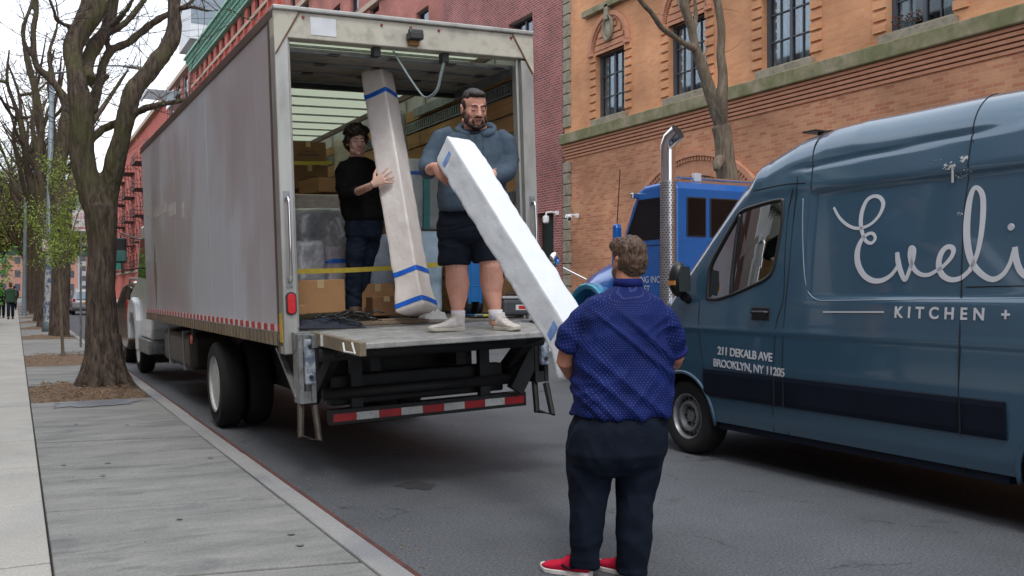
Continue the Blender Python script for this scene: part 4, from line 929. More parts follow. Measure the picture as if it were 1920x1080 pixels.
for s_, x in ((1, .10), (-1, TW-.12)):
    b = MB().box(x-.04, x+.0, -.18, .0, .62, 1.19); b.box(x+.06, x+.10, -.18, 0, .62, 1.19); b.box(x+.0, x+.06, -.17, -.15, .62, .72); b.box(x+.0, x+.06, -.175, -.155, 1.05, 1.19)
    c_ = b.build('lift_column', M_steel if s_ > 0 else M_bk, truck, bev=.004)
    MB().box(x+.0, x+.085, -.235, -.181, .78, 1.15).build('dock_bumper', mat('scuffed_blue_rubber', (.10, .13, .19), .6, col2=(.42, .46, .5), scale=14, thr=(.42, .6)), c_, bev=.012)
    b = MB()
    for z in (.84, 1.09): b.lathe([(.018, -.008), (.018, 0)], (x+.043, -.236, z), 'Y', 12)
    b.build('bolts', M_bk, c_)
    MB().beam((x-.08, .3, 1.06), (x-.02, -.05, .66), .05, .02).build('column_brace', M_steel, c_)
    b = MB().tube([(x-.02, -.12, .62), (x-.05, -.2, .36), (x+.09, -.24, .32), (x+.09, -.14, .6)], .030, 8); b.build('step_stirrup', mat('grimy_steel', (.07, .06, .05), .6, .4, var=.4, scale=9) if s_ > 0 else M_bk, c_)
MB().tube([(.2, -.3, 1.02), (TW-.15, -.3, 1.02)], .055, 14).build('torsion_tube', M_bk, truck, smooth=True)
for x in (.34, TW-.3):
    MB().beam((x, -.25, 1.02), (x, .45, .55), .07, .12).beam((x, -.62, 1.1), (x, -.25, 1.02), .06, .1).build('lift_arm', M_bk, truck, bev=.008)
MB().tube([(TW-.22, -.2, 1.0), (TW-.30, .2, .62)], .045, 10).build('lift_cylinder', M_bk, truck)
MB().beam((TW-.05, -.12, 1.05), (TW-.35, -.12, .56), .09, .14).build('corner_gusset_arm', M_bk, truck)
b = MB().tube([(TW+.06, -.25, 1.02), (TW+.05, -.3, .92), (TW+.13, -.34, .68), (TW+.3, -.34, .66), (TW+.24, -.30, .88), (TW+.2, -.26, 1.0)], .016, 8); b.build('step_loop', M_bk, truck)
MB().box(TW-.02, TW+.24, -.3, -.16, .98, 1.05).build('step_mount', M_bk, truck)
bm_ = MB().box(.35, TW-.2, -.06, .06, .40, .53).build('underride_bumper', M_bk, truck, bev=.006)
b = MB(); c = MB(); x = .37; k = 0
while x < TW-.3:
    (b if k % 2 == 0 else c).box(x, min(x+.2, TW-.22), -.064, -.061, .43, .495); x += .203; k += 1
o = b.build('reflective_tape', M_tred, bm_); c.build('white_segments', M_twh, o)
for x in (.6, TW-.6): MB().box(x-.05, x+.05, -.02, .05, .52, 1.06).build('bumper_hanger', M_bk, truck)
# ---- chassis
for x in (.75, TW-.85): MB().box(x, x+.09, .05, 11.8, .82, 1.06).build('frame_rail', M_bk, truck)
b = MB()
for k in range(9): b.box(.84, TW-.85, .6+k*1.0, .68+k*1.0, .86, 1.02)
for k in range(22): b.box(.1, TW-.1, .3+k*.4, .36+k*.4, 1.06, 1.12)
b.build('cross_members', M_bk, truck)
MB().tube([(.3, 3.3, .52), (TW-.3, 3.3, .52)], .09, 12).ell((1.21, 3.3, .52), (.24, .26, .24)).build('rear_axle', M_bk, truck)
MB().tube([(.3, 11.35, .5), (TW-.3, 11.35, .5)], .06, 10).build('front_axle', M_bk, truck)
MB().box(.62, 1.85, 1.5, 6.8, .46, 1.02).build('underbody_box', M_bk, truck, bev=.03)
def truck_wheel(x, y, side, rad=.485, dual=True, drop=0):
    """side -1: outer face towards -x"""
    wd = .26; b = MB(); o_ = side
    for k in range(2 if dual else 1):
        xo = x-o_*k*.31
        prof = [(.30, 0), (.36, .012), (rad-.05, .0), (rad-.012, .03), (rad, .06), (rad, wd-.06), (rad-.012, wd-.03), (rad-.05, wd), (.36, wd-.012), (.30, wd)]
        b.lathe([(r, -o_*h_) for r, h_ in prof], (xo, y, rad), 'X', 40, caps=False)
    w_ = b.build('wheel', M_rub, truck); autosmooth(w_); 
    r_ = MB(); dp = [(.0, .13), (.09, .13), (.1, .09), (.16, .085), (.24, .11), (.285, .06), (.29, .01), (.315, .0), (.315, .03)] if dual else [(.0, .02), (.1, .02), (.11, .08), (.24, .06), (.29, .02), (.315, .0), (.315, .04)]
    r_.lathe([(r, -o_*(h_ if o_ else h_)) for r, h_ in dp], (x, y, rad), 'X', 40); rr_ = r_.build('rim', mat('white_wheel', (.55, .56, .55), .45, var=.15, scale=5, dirt=.3), w_); autosmooth(rr_)
    n_ = MB()
    for k in range(8): a = k*math.pi/4; n_.lathe([(.016, 0), (.016, -.05*(-o_))], (x-o_*.085, y+.13*math.cos(a), rad+.13*math.sin(a)), 'X', 6)
    n_.build('wheel_nuts', M_steel, w_); w_.location.z = drop; return w_
truck_wheel(.02, 3.3, -1); truck_wheel(TW-.02, 3.3, 1, drop=-.07)
truck_wheel(.12, 11.35, -1, dual=False); truck_wheel(TW-.12, 11.35, 1, dual=False, drop=-.07)
MB().box(.42, 1.95, .5, 1.3, .56, 1.05).build('hydraulic_box', M_bk, truck, bev=.03)
MB().box(.4, TW-.35, .10, .24, .54, .80).build('liftgate_frame', M_bk, truck, bev=.02)
MB().tube([(.3, -.02, .66), (TW-.3, -.02, .66)], .05, 12).build('lower_tube', M_bk, truck, smooth=True)
ft = MB().box(.08, .62, 5.2, 7.6, .48, .98).build('fuel_tank', mat('brown_black_tank', (.035, .026, .022), .4, .3, var=.3, scale=4), truck, bev=.09, bseg=4)
MB().box(.07, .63, 5.7, 5.76, .46, 1.0).box(.07, .63, 7.0, 7.06, .46, 1.0).build('tank_straps', M_steel, ft)
o = MB().lathe([(.0, -.014), (.06, -.012), (.064, 0)], (.03, 4.75, .93), 'X', 8).build('red_reflector', mat('red_orange_reflector', (.55, .05, .02), .3, emis=None), truck)
MB().box(.035, .07, 4.7, 4.8, .9, 1.09).build('reflector_bracket', M_bk, truck)
# ---- cab
M_wcab = mat('white_cab_paint', (.60, .63, .66), .25, coat=.5, var=.06)
cabp = [(9.15, .9), (9.15, 2.55), (9.35, 2.68), (10.2, 2.68), (10.9, 1.95), (10.98, 1.75), (12.1, 1.5), (12.4, 1.2), (12.42, .75), (11.95, .7), (11.93, 1.0), (11.55, 1.2), (11.15, 1.2), (10.8, 1.0), (10.78, .7), (9.3, .7)]
b = MB().prism(cabp, lambda u, v, w_: Vector((w_, u, v)), .1, TW-.1); cb_ = b.build('cab', M_wcab, truck, bev=.05, bseg=3)
for x, s_ in ((.094, -1), (TW-.094, 1)):
    MB().prism([(9.5, 1.75), (9.5, 2.45), (10.15, 2.45), (10.7, 1.8)], lambda u, v, w_: Vector((w_, u, v)), x-.003, x+.003).build('side_window', glassmat('dark_glass', (.02, .02, .02)), cb_)
MB().quad((.25, 10.27, 2.62), (TW-.25, 10.27, 2.62), (TW-.2, 10.92, 1.99), (.2, 10.92, 1.99)).build('windscreen', MATS['dark_glass'], cb_)
b = MB().prism([(10.7, .45), (10.72, 1.0), (10.9, 1.32), (11.35, 1.42), (11.8, 1.36), (12.05, 1.1), (12.1, .6), (11.9, .6), (11.86, .95), (11.65, 1.12), (11.1, 1.12), (10.88, .9), (10.85, .45)], lambda u, v, w_: Vector((w_, u, v)), .02, .45); b.build('fender', M_wcab, cb_, bev=.04, bseg=3)
b = MB().prism([(10.7, .45), (10.72, 1.0), (10.9, 1.32), (11.35, 1.42), (11.8, 1.36), (12.05, 1.1), (12.1, .6), (11.9, .6), (11.86, .95), (11.65, 1.12), (11.1, 1.12), (10.88, .9), (10.85, .45)], lambda u, v, w_: Vector((w_, u, v)), TW-.45, TW-.02); b.build('fender', M_wcab, cb_, bev=.04, bseg=3)
MB().box(.05, .5, 9.3, 10.6, .45, .7).build('cab_step', M_steel, truck, bev=.02)
mm_ = MB().box(-.32, -.12, 10.3, 10.42, 2.05, 2.5).build('mirror', M_blkgl, cb_, bev=.03); MB().tube([(.1, 10.2, 2.45), (-.2, 10.35, 2.58), (-.22, 10.36, 2.4)], .015, 6).tube([(.1, 10.2, 1.95), (-.2, 10.35, 1.92), (-.22, 10.36, 2.1)], .015, 6).build('mirror_arm', M_blkgl, mm_)
MB().box(-.31, -.13, 10.295, 10.299, 2.08, 2.27).build('mirror_glass', mat('mirror_teal', (.10, .24, .22), .1, .8), mm_)

# ================================================================== CARGO
def foam_mat(name, c, c2, sc=9, rough=.5, bump=.6, coat=.0):
    return mat(name, c, rough, col2=c2, scale=sc, bump=bump, bscale=26, coat=coat, thr=(.35, .65))
M_foam = foam_mat('white_foam_wrap', (.66, .70, .74), (.69, .73, .77), 3, .55, .3)
M_brfoam = foam_mat('plastic_over_cream_foam', (.72, .67, .63), (.82, .78, .75), 4, .3, .4, .4)
M_film = foam_mat('stretch_film_grey', (.25, .26, .28), (.44, .45, .48), 6, .25, 1, .6)
M_blue = mat('blue_tape', (.012, .13, .62), .4, var=.15, scale=12)
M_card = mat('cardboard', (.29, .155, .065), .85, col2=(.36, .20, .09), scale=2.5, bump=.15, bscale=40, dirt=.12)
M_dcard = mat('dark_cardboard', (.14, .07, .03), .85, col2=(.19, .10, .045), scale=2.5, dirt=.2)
def column(name, label, A, B_, w0, w1, m, group=None, base=None, seg=26, rough=.010, roll=.0, baselen=.12):
    """long wrapped square pillar from A (top) to B (foot)"""
    A = Vector(A); B_ = Vector(B_); d = (B_-A); L_ = d.length; d.normalize()
    r_ = root(name, label, 'column', B_, group=group)
    x = d.cross(Vector((0, 0, 1)))
    if x.length < .1: x = Vector((1, 0, 0))
    x.normalize(); y = x.cross(d); c_, s2 = math.cos(roll), math.sin(roll); x, y = x*c_+y*s2, y*c_-x*s2
    SQ = [(sx_*(1-2*k/11), 1) for k in range(0)]
    SQ = []
    for q_ in range(4):
        for k in range(11):
            t_ = -.90+1.8*k/10; SQ.append(((t_, 1), (-1, t_), (-t_, -1), (1, -t_))[q_] if q_ else (-t_ if False else t_, 1))
    SQ = [(-1+.0, 0)]*0
    for cx_, cy_, dx_, dy_ in ((1, -1, 0, 1), (1, 1, -1, 0), (-1, 1, 0, -1), (-1, -1, 1, 0)):
        for k in range(12): t_ = .045+(1.91)*k/11; SQ.append((cx_+dx_*t_, cy_+dy_*t_))
    N = len(SQ); rs = []
    for i in range(seg*3+1):
        t_ = i/(seg*3); p = A+d*L_*t_; w_ = (w0*(1-t_)+w1*t_)/2
        if base and (1-t_)*L_ < baselen+.15: k = min(1, max(0, (baselen+.15-(1-t_)*L_)/.15)); w_ = w_*(1-k)+base/2*k
        e = min(1, t_*L_/.10, (1-t_)*L_/.03); w_ *= .62+.38*math.sqrt(max(0, 1-(1-e)**2))
        ring = []
        for j in range(N):
            ca, sa = SQ[j]; q = 1; ed = max(abs(ca), abs(sa)); 
            v = p+(x*ca+y*sa)*w_
            n_ = rough*.55*(noise.noise(v*7)*1.1+abs(noise.noise(Vector((v.x*16+3, v.y*16, v.z*11))))*.9+.5*abs(noise.noise(v*38)))
            ring.append(v+(x*ca+y*sa)*n_)
        rs.append(ring)
    o = MB().rings(rs).build('wrapped_body', m, r_, world=True, smooth=True); fixn(o)
    for pgn in o.data.polygons:
        pass
    r_['_'] = 0; del r_['_']
    def band(t0, hgt, mm=M_blue, wob=.01, name_='tape_band', part=None):
        b = MB(); R_ = []
        for s_ in (0, .5, 1):
            t_ = t0+s_*hgt/L_; i = t_*seg*3; i0 = min(int(i), seg*3-1); f_ = i-i0; c0 = A+d*L_*t_; 
            R_.append([(lambda q: c0+(q-c0)*1.0+(q-c0).normalized()*.0035)(rs[i0][j].lerp(rs[i0+1][j], f_))+d*wob*math.sin(j*.2+t0*9) for j in (part or range(N))])
        b.rings(R_, part is None, False); b.build(name_, mm, o, world=True, smooth=True)
    return r_, band, (A, d, L_, x, y)
PART1 = list(range(2, 9))
# the column being handed down
cA, cB = W(848, 276, 7.12), W(1108, 694, 5.6)
hc, band, _i = column('wrapped_column', 'long white foam wrapped column being lowered from the truck by two men', cA, cB, .222, .20, M_foam, base=.27, rough=.012, roll=.10, baselen=.1)
mat('blue_tape_crumpled', (.02, .16, .62), .45, col2=(.3, .45, .75), scale=9)
for q0 in (PART1,): band(.06, .045, MATS['blue_tape_crumpled'], part=q0)
band(.84, .06, MATS['blue_tape_crumpled'], part=PART1)
# the standing one
cA, cB = W(705, 128, 9.0), W(783, 588, 8.45)
sc_, band, _i = column('wrapped_column', 'tall cream column in clear plastic with blue tape bands standing in the truck', cA, cB, .225, .235, M_brfoam, base=.275, rough=.010, roll=.5, baselen=.10)
for t_ in (.115, .835, .955): band(t_, .045)
def box_thing(name, label, c, size, m, rz=0, group=None, parts=None, cat='box', rx=0, bev=.006):
    r_ = root(name, label, cat, c, rot=(rx, -.036, rz), group=group); x, y, z = size
    MB().box(-x/2, x/2, -y/2, y/2, 0, z).build('body', m, r_, bev=bev)
    if parts: parts(r_, x, y, z)
    return r_
M_ctape = mat('packing_tape', (.40, .27, .13), .3)
def ptape(r_, x, y, z): MB().box(-.03, .03, -y/2-.0015, y/2+.0015, z, z+.0015).box(-.03, .03, -y/2-.002, -y/2-.0005, z*.75, z).build('tape', M_ctape, r_)
def pflap(r_, x, y, z): 
    ptape(r_, x, y, z); MB().box(-x*.3, x*.3, -y/2-.0015, -y/2, z*.3, z*.42).box(-x*.2, x*.2, -y/2-.0015, -y/2, z*.5, z*.55).build('printed_marks', mat('box_print', (.09, .05, .03), .8), r_)
FZ = 1.225
def IN(px, py, Y): return WY(px, py, TRY+Y)     # a point on the cross plane Y metres inside the truck
def floorz(x): return FZ+.036*(x-TRX)
def onfloor(px, Y):
    p = IN(px, 500, Y); return Vector((p.x, p.y, floorz(p.x)-.005))
G = 'cardboard boxes stacked in the truck'
def stack(px0, px1, py0, py1, Y, dep, label, m=M_card, parts=ptape, rz=0):
    a = IN(px0, py1, Y); c = IN(px1, py0, Y)
    return box_thing('cardboard_box', label, Vector(((a.x+c.x)/2, TRY+Y+dep/2, a.z)), (c.x-a.x, dep, c.z-a.z), m, rz, G, parts)
box_thing('cardboard_box', 'biggest tan box on the truck floor behind the left post', IN(606, 583, .55)+Vector((0, .22, -.02)), (.44, .42, .30), M_card, -.05, G, ptape)
stack(680, 740, 532, 590, 1.0, .3, 'tan box on the floor left of the standing column', parts=ptape)
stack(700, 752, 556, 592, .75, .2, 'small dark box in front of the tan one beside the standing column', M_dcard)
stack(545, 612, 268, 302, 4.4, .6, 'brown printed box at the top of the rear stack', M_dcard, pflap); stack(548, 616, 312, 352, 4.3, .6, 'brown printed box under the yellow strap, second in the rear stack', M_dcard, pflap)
stack(588, 652, 335, 358, 2.8, .5, 'flat light box lying askew on the wrapped pile', M_card, None, .2)
stack(553, 575, 572, 590, .32, .12, 'smallest box on the floor beside the tail light', M_card, None)
def padded(name, label, px0, px1, py0, py1, Y, dep, m, cat, rz=0, tape=None, group=None, rough=.02, seed=1):
    a = IN(px0, py1, Y); c = IN(px1, py0, Y); cx, w_, h_ = (a.x+c.x)/2, c.x-a.x, c.z-a.z
    r_ = root(name, label, cat, (cx, TRY+Y+dep/2, a.z), rot=(0, -.036, rz), group=group)
    b = MB(); N = 32; rs = []; K = 22
    for i in range(K+1):
        t_ = i/K; e = min(1, t_/.06, (1-t_)/.06); k = .86+.14*math.sqrt(max(0, e)); ring = []
        for j in range(N):
            q = 2*math.pi*(j+.5)/N; ca, sa = math.cos(q), math.sin(q); s_ = (abs(ca)**7+abs(sa)**7)**(-1/7)
            p = Vector((ca*s_*w_/2*k, sa*s_*dep/2*k, h_*t_)); n_ = rough*(noise.noise(p*4+Vector((seed, 0, 0)))+abs(noise.noise(p*13))*.8)
            ring.append(p+Vector((ca, sa, 0))*n_)
        rs.append(ring)
    o = b.rings(rs).build('padding', m, r_, smooth=True); fixn(o)
    for t_ in (tape or []):
        i = int(t_*K); R_ = [[p+(Vector((p.x, p.y, 0))).normalized()*.006+Vector((0, 0, z)) for p in rs[i]] for z in (0, .04)]
        MB().rings(R_, True, False).build('tape_band', M_blue, r_)
    return r_
padded('wrapped_furniture', 'grey film wrapped bulk between the boxes and the yellow strap', 545, 668, 392, 505, 1.9, .9, M_film, 'furniture', rough=.05, seed=3)
padded('wrapped_furniture', 'pale wrapped slab lying on top of the film wrapped pile', 542, 652, 366, 394, 2.3, .9, foam_mat('dusty_pink_wrap', (.36, .30, .27), (.5, .42, .37)), 'furniture', .03, seed=5)
padded('wrapped_furniture', 'cream headboard leaning behind the young man', 632, 662, 262, 330, 3.0, .12, foam_mat('cream_cloth', (.45, .42, .30), (.55, .5, .38)), 'furniture', seed=7)
padded('wrapped_roll', 'grey translucent wrapped roll on the floor behind the biggest tan box', 557, 614, 452, 560, 1.2, .25, M_film, 'roll', seed=9)
padded('wrapped_roll', 'pink white wrapped roll squeezed against the left wall', 541, 557, 436, 585, .45, .18, foam_mat('pinkish_wrap', (.5, .40, .38), (.6, .5, .48)), 'roll', seed=2)
padded('wrapped_roll', 'wrapped roll with a blue tape band behind the young man', 614, 660, 462, 560, 1.3, .24, foam_mat('mauve_wrap', (.30, .27, .30), (.46, .42, .46)), 'roll', tape=[.72], seed=4)
padded('wrapped_bundle', 'bluish wrapped bundle between the young man and the standing column', 690, 748, 440, 540, 1.5, .4, foam_mat('blue_white_film', (.34, .42, .54), (.55, .60, .68), 5, .3), 'panel', seed=6)
padded('wrapped_bundle', 'tall white wrapped panel with blue tape and teal stripe behind the standing column', 765, 832, 300, 430, 1.9, .2, foam_mat('white_film', (.50, .55, .58), (.66, .69, .70), 5, .3, .6, .3), 'panel', tape=[.78], seed=8)
r_ = padded('wrapped_bundle', 'pale blue quilted bundle on the floor right of the standing column', 782, 834, 434, 590, .95, .4, foam_mat('pale_blue_blanket', (.24, .33, .42), (.36, .45, .54), 5, .7, .5), 'panel', seed=11)
padded('wrapped_column', 'slimmer grey wrapped column upright behind the standing one', 748, 768, 208, 420, 2.4, .14, foam_mat('grey_foam', (.27, .27, .26), (.36, .36, .35)), 'column', seed=12)
a = IN(800, 430, 1.86); c = IN(792, 302, 1.86)
o = MB().box(-.035, .035, -.01, .01, 0, c.z-a.z).build('teal_strip', mat('teal_film', (.10, .38, .40), .35, var=.2), None); o.location = (a.x, a.y, a.z); tag(o, 'upright teal strip on the tall white wrapped panel', 'strip')
# straps, hand truck, tools and blankets
def strapline(name, label, pts, w_, m, side=(0, 0, 1)):
    b = ribbon(MB(), pts, w_, side, .004); o = b.build(name, m, None); tag(o, label, 'strap'); return o
M_ystrap = mat('yellow_webbing', (.42, .33, .04), .8, var=.15, scale=20)
strapline('cargo_strap', 'long yellow strap stretched low across the whole load', [IN(549, 509, .8), IN(640, 507, .85), IN(740, 502, .85), IN(832, 495, .85)], .045, M_ystrap)
strapline('cargo_strap', 'short yellow strap across the brown boxes of the rear stack', [IN(543, 305, 4.2), IN(580, 306, 4.2), IN(622, 305, 4.15)], .045, M_ystrap)
ht = root('hand_truck', 'blue upright hand truck standing behind the shorts wearing man', 'hand truck', onfloor(890, .62))
a = onfloor(880, .62); c = onfloor(901, .62)
b = MB()
for p in (a, c): b.tube([p+Vector((0, 0, .12)), p+Vector((0, 0, 1.15)), p+Vector((0, .1, 1.3))], .018, 8)
for z in (.3, .6, .9, 1.2): b.tube([a+Vector((0, 0, z)), c+Vector((0, 0, z))], .014, 6)
b.box(a.x-.06, c.x+.06, a.y-.28, a.y, a.z+.02, a.z+.03); b.box(a.x+.01, c.x-.01, a.y-.01, a.y+.0, a.z+.15, a.z+1.1)
b.build('frame', mat('royal_blue_paint', (.01, .13, .38), .4), ht, world=True)
for p in (a, c): MB().lathe([(.03, -.025), (.11, -.025), (.12, 0), (.11, .025), (.03, .025)], p+Vector((0, .1, .12)), 'X', 18).build('wheel', M_rub, ht, world=True)
tb = root('tool_case', 'dark grey tool case with a red and white sticker by the right post', 'tool case', onfloor(962, .12)); 
MB().box(-.16, .16, -.11, .11, .02, .17).build('case', mat('dark_grey_plastic', (.05, .055, .06), .5), tb, bev=.03, bseg=3); MB().box(-.03, .12, -.113, -.110, .07, .12).build('sticker', M_twh, tb); MB().box(.0, .1, -.115, -.1135, .08, .11).build('red_patch', M_tred, tb); MB().tube([(-.07, 0, .17), (-.06, 0, .22), (.06, 0, .22), (.07, 0, .17)], .012, 8).build('handle', M_blkgl, tb)
MB().box(-.16, .16, -.1, .1, .171, .20).build('lid_tray', mat('pale_tray', (.35, .37, .38), .5), tb, bev=.02)
def heap(name, label, cat, c, rx, ry, h_, m, seed, amp=.5):
    b = MB(); nx = 34; random.seed(seed)
    for j in range(nx+1):
        for i in range(nx+1):
            u, v = i/nx*2-1, j/nx*2-1; e = max(0, 1-max(abs(u), abs(v))**3)
            z = h_*e*(.45+amp*abs(noise.noise(Vector((u*2.3+seed, v*2.3, 0))))+.5*abs(noise.noise(Vector((u*5, v*3.5, seed)))))
            b.v.append(Vector((c.x+u*rx+.02*noise.noise(Vector((u*3, v*3, seed))), c.y+v*ry, c.z+z)))
    b.f = [(j*(nx+1)+i, j*(nx+1)+i+1, (j+1)*(nx+1)+i+1, (j+1)*(nx+1)+i) for j in range(nx) for i in range(nx)]
    o = b.build(name, m, None, smooth=True); tag(o, label, cat); return o
M_blanket = mat('black_blue_blanket', (.012, .016, .03), .75, var=.4, scale=12, bump=.4, bscale=70)
heap('moving_blanket', 'crumpled black blue moving blanket on the truck sill by the left post', 'blanket', TP(.42, .16, 1.216), .30, .14, .11, M_blanket, 3)
b = MB(); random.seed(4)
for k in range(9):
    p = TP(.22+rnd(0, .4), .12+rnd(-.06, .08), 1.30+rnd(0, .05)); pts = [p]
    for q in range(5): pts.append(pts[-1]+Vector((rnd(.02, .09), rnd(-.04, .04), rnd(-.03, .03))))
    b.tube(smooth_path(pts, [1]*6, 4)[0], .009, 6)
tag(b.build('black_straps', mat('black_webbing', (.012, .012, .014), .35), None, smooth=True), 'tangle of shiny black straps lying on the moving blanket', 'straps')
o = MB().box(-.33, .33, -.11, .11, 0, .03).box(-.1, .12, -.08, .06, .03, .045).build('wooden_board', mat('grey_wood', (.22, .16, .11), .8, var=.3, scale=5, stretch=(1, 8, 8)), None, bev=.004); o.location = TP(1.0, .2, 1.218); o.rotation_euler = (0, -.036, -.08); tag(o, 'worn grey wooden board on the deck at the young man\'s feet', 'board')
o = MB().tube([(-.06, 0, .012), (-.02, .05, .014), (.04, .03, .013), (.07, -.03, .012), (.0, -.04, .014)], .011, 6).build('ratchet_strap', mat('bright_yellow_strap', (.65, .55, .03), .6), None); o.location = onfloor(903, .35)+Vector((0, 0, .01)); tag(o, 'small bright yellow ratchet strap on the deck between the sneakers', 'strap')
o = heap('crumpled_cloth', 'crumpled grey cloth on the deck beside the bundle', 'cloth', onfloor(812, .6), .12, .1, .12, mat('grey_cloth', (.3, .3, .3), .85), 8)
# posts / boards leaning at the right wall behind the shorts-wearing man
o = MB().box(-.05, .05, -.03, .03, 0, .5).build('timber_post', mat('raw_timber', (.45, .35, .22), .8, stretch=(6, 6, 1)), None, bev=.003); o.location = onfloor(872, .9); tag(o, 'short pale timber post between the bundle and the hand truck', 'timber')
# ================================================================== CARGO VAN
VX0, VXC = 5.6, 6.6
def paint(name, col, fl=.0, rough=.28, dirt=0.):
    m = mat(name, col, rough, .15, var=.05, scale=1.5, coat=.7, dirt=dirt); return m
M_van = mat('slate_blue_paint', (.048, .108, .168), .22, .2, var=.04, scale=1.5, coat=1.); M_band = mat('navy_plastic_band', (.006, .010, .020), .5, var=.15, spec=.2)
M_seam = mat('door_gap', (.004, .005, .007), .8); M_vgl = glassmat('van_glass', (.035, .06, .065), .02)
ROOF = [(1.9, 2.86), (2.3, 2.93), (4, 2.94), (5.3, 2.93), (5.62, 2.915), (5.976, 2.87), (6.228, 2.785), (6.461, 2.65), (6.634, 2.49), (7.0, 2.10), (7.31, 1.78), (7.58, 1.50), (7.75, 1.40), (8.02, 1.27), (8.16, 1.10), (8.22, .9), (8.24, .6)]
def interp(T, y):
    if y <= T[0][0]: return T[0][1]
    for (a, p), (c, q) in zip(T, T[1:]):
        if y <= c: t = (y-a)/(c-a); return p+(q-p)*t
    return T[-1][1]
def sm(a, c, x): t = max(0, min(1, (x-a)/(c-a))); return t*t*(3-2*t)
INS = [(.3, .07), (.45, .035), (.6, .02), (.9, .0), (1.25, 0), (1.42, .012), (1.9, .055), (2.34, .105), (2.40, .10), (2.62, .145), (2.9, .2)]
def inset(y, z):
    v = interp(INS, z)
    v += .25*max(0, (y-7.35)/.89)**2.4+.10*sm(1.5, 1.4, z)*0
    v += .06*sm(2.3, 1.9, y)
    # sunken cargo panel, belt crease and step under the roof gutter
    rx = sm(5.70, 5.66, y)*sm(1.475, 1.505, z)*sm(2.355, 2.325, z)
    v += .020*rx
    v += .012*math.exp(-((z-1.20)/.022)**2)*sm(7.5, 7.2, y)*-.6
    v += sm(6.05, 5.7, y)*.016*math.exp(-((z-(2.555+max(0, 5.7-y)*.045))/.014)**2)
    v -= .05*max(0, 1-((y-7.26)**2+(z-.36)**2)/.50**2)**.5*0
    return v
def vsurf(y, z): return VX0+inset(y, z)
def VS(px, py, off=.0):
    X = VX0+.05
    for _ in range(6): p = WX(px, py, X); X = vsurf(p.y, p.z)
    return WX(px, py, X-off)
def zup(z, zt, r=.30):   # section: side up to zt-r then rounded over to the roof
    return z
van = root('cargo_van', 'slate blue high roof cargo van with white script lettering on its side', 'van', (VXC, 5.2, 0))
def section(y):
    zt = interp(ROOF, y); r = .30 if zt > 1.6 else .22; zb = .36 if y < 8.1 else .40
    pts = []; z1 = zt-r; n1 = 96
    for k in range(n1+1):
        z = zb+(z1-zb)*k/n1; pts.append((vsurf(y, z), z))
    xs, zs = pts[-1]; dx = pts[-1][0]-pts[-4][0]; dz = pts[-1][1]-pts[-4][1]; sl = dx/dz
    a = .24
    for k in range(1, 17):
        t = k/16*math.pi/2; pts.append((xs+sl*r*.6*math.sin(t)+a*(1-math.cos(t)), zs+(r-.03)*math.sin(t)))
    x2, z2 = pts[-1]
    for k in range(1, 9): t = k/8; pts.append((x2+(VXC-x2)*t, z2+.03*math.sin(t*math.pi/2)))
    return pts
WPOLY = [(1326, 560), (1331, 504), (1352, 460), (1376, 418), (1390, 397), (1421, 385), (1462, 375), (1468, 381), (1466, 422), (1453, 495), (1440, 520), (1410, 536), (1376, 551), (1345, 561)]
WP = [VS(*p) for p in WPOLY]
def inpoly(y, z, P):
    c = False; n = len(P)
    for i in range(n):
        a, b_ = P[i], P[i-1]
        if (a[1] > z) != (b_[1] > z) and y < (b_[0]-a[0])*(z-a[1])/(b_[1]-a[1])+a[0]: c = not c
    return c
WYZ = [(p.y, p.z) for p in WP]
ys = []; y = 1.9
while y < 8.24: ys.append(y); y += .025
ys.append(8.24)
secs = [section(y) for y in ys]; nS = len(secs[0]); b = MB()
for y, s_ in zip(ys, secs):
    full = [Vector((x, y, z)) for x, z in s_]+[Vector((2*VXC-x, y, z)) for x, z in reversed(s_[:-1])]; b.v += full
nf = 2*nS-1
WH = ((7.26, .355), (3.45, .355)); RA = .425
for i in range(len(ys)-1):
    for j in range(nf-1):
        q = [i*nf+j, i*nf+j+1, (i+1)*nf+j+1, (i+1)*nf+j]; c = (b.v[q[0]]+b.v[q[2]])/2
        side = abs(c.x-VXC) > .72
        if side and any((c.y-wy)**2+(c.z-wz)**2 < RA**2 for wy, wz in WH): continue
        if side and c.z < 2.4 and c.y > 5.7 and inpoly(c.y, c.z, WYZ): continue
        if abs(c.x-VXC) < .74 and 6.62 < c.y < 7.56 and c.z > 1.35 and b.v[q[0]].z > interp(ROOF, c.y)-.16: continue
        b.f.append(tuple(q))
b.f.append(tuple(range(nf-1, -1, -1))); b.f.append(tuple((len(ys)-1)*nf+j for j in range(nf)))
body = b.build('body', M_van, van, world=True, smooth=True); fixn(body)
def on_surf_tube(name, pts, r, m, par=body, closed=False, flat=.5, off=0):
    P = [VS(*p, off) for p in pts]
    if closed: P.append(P[0])
    P, _r = smooth_path(P, [r]*len(P), 5); mb = MB().tube(P, r, 6, not closed); return mb.build(name, m, par, world=True, smooth=True)
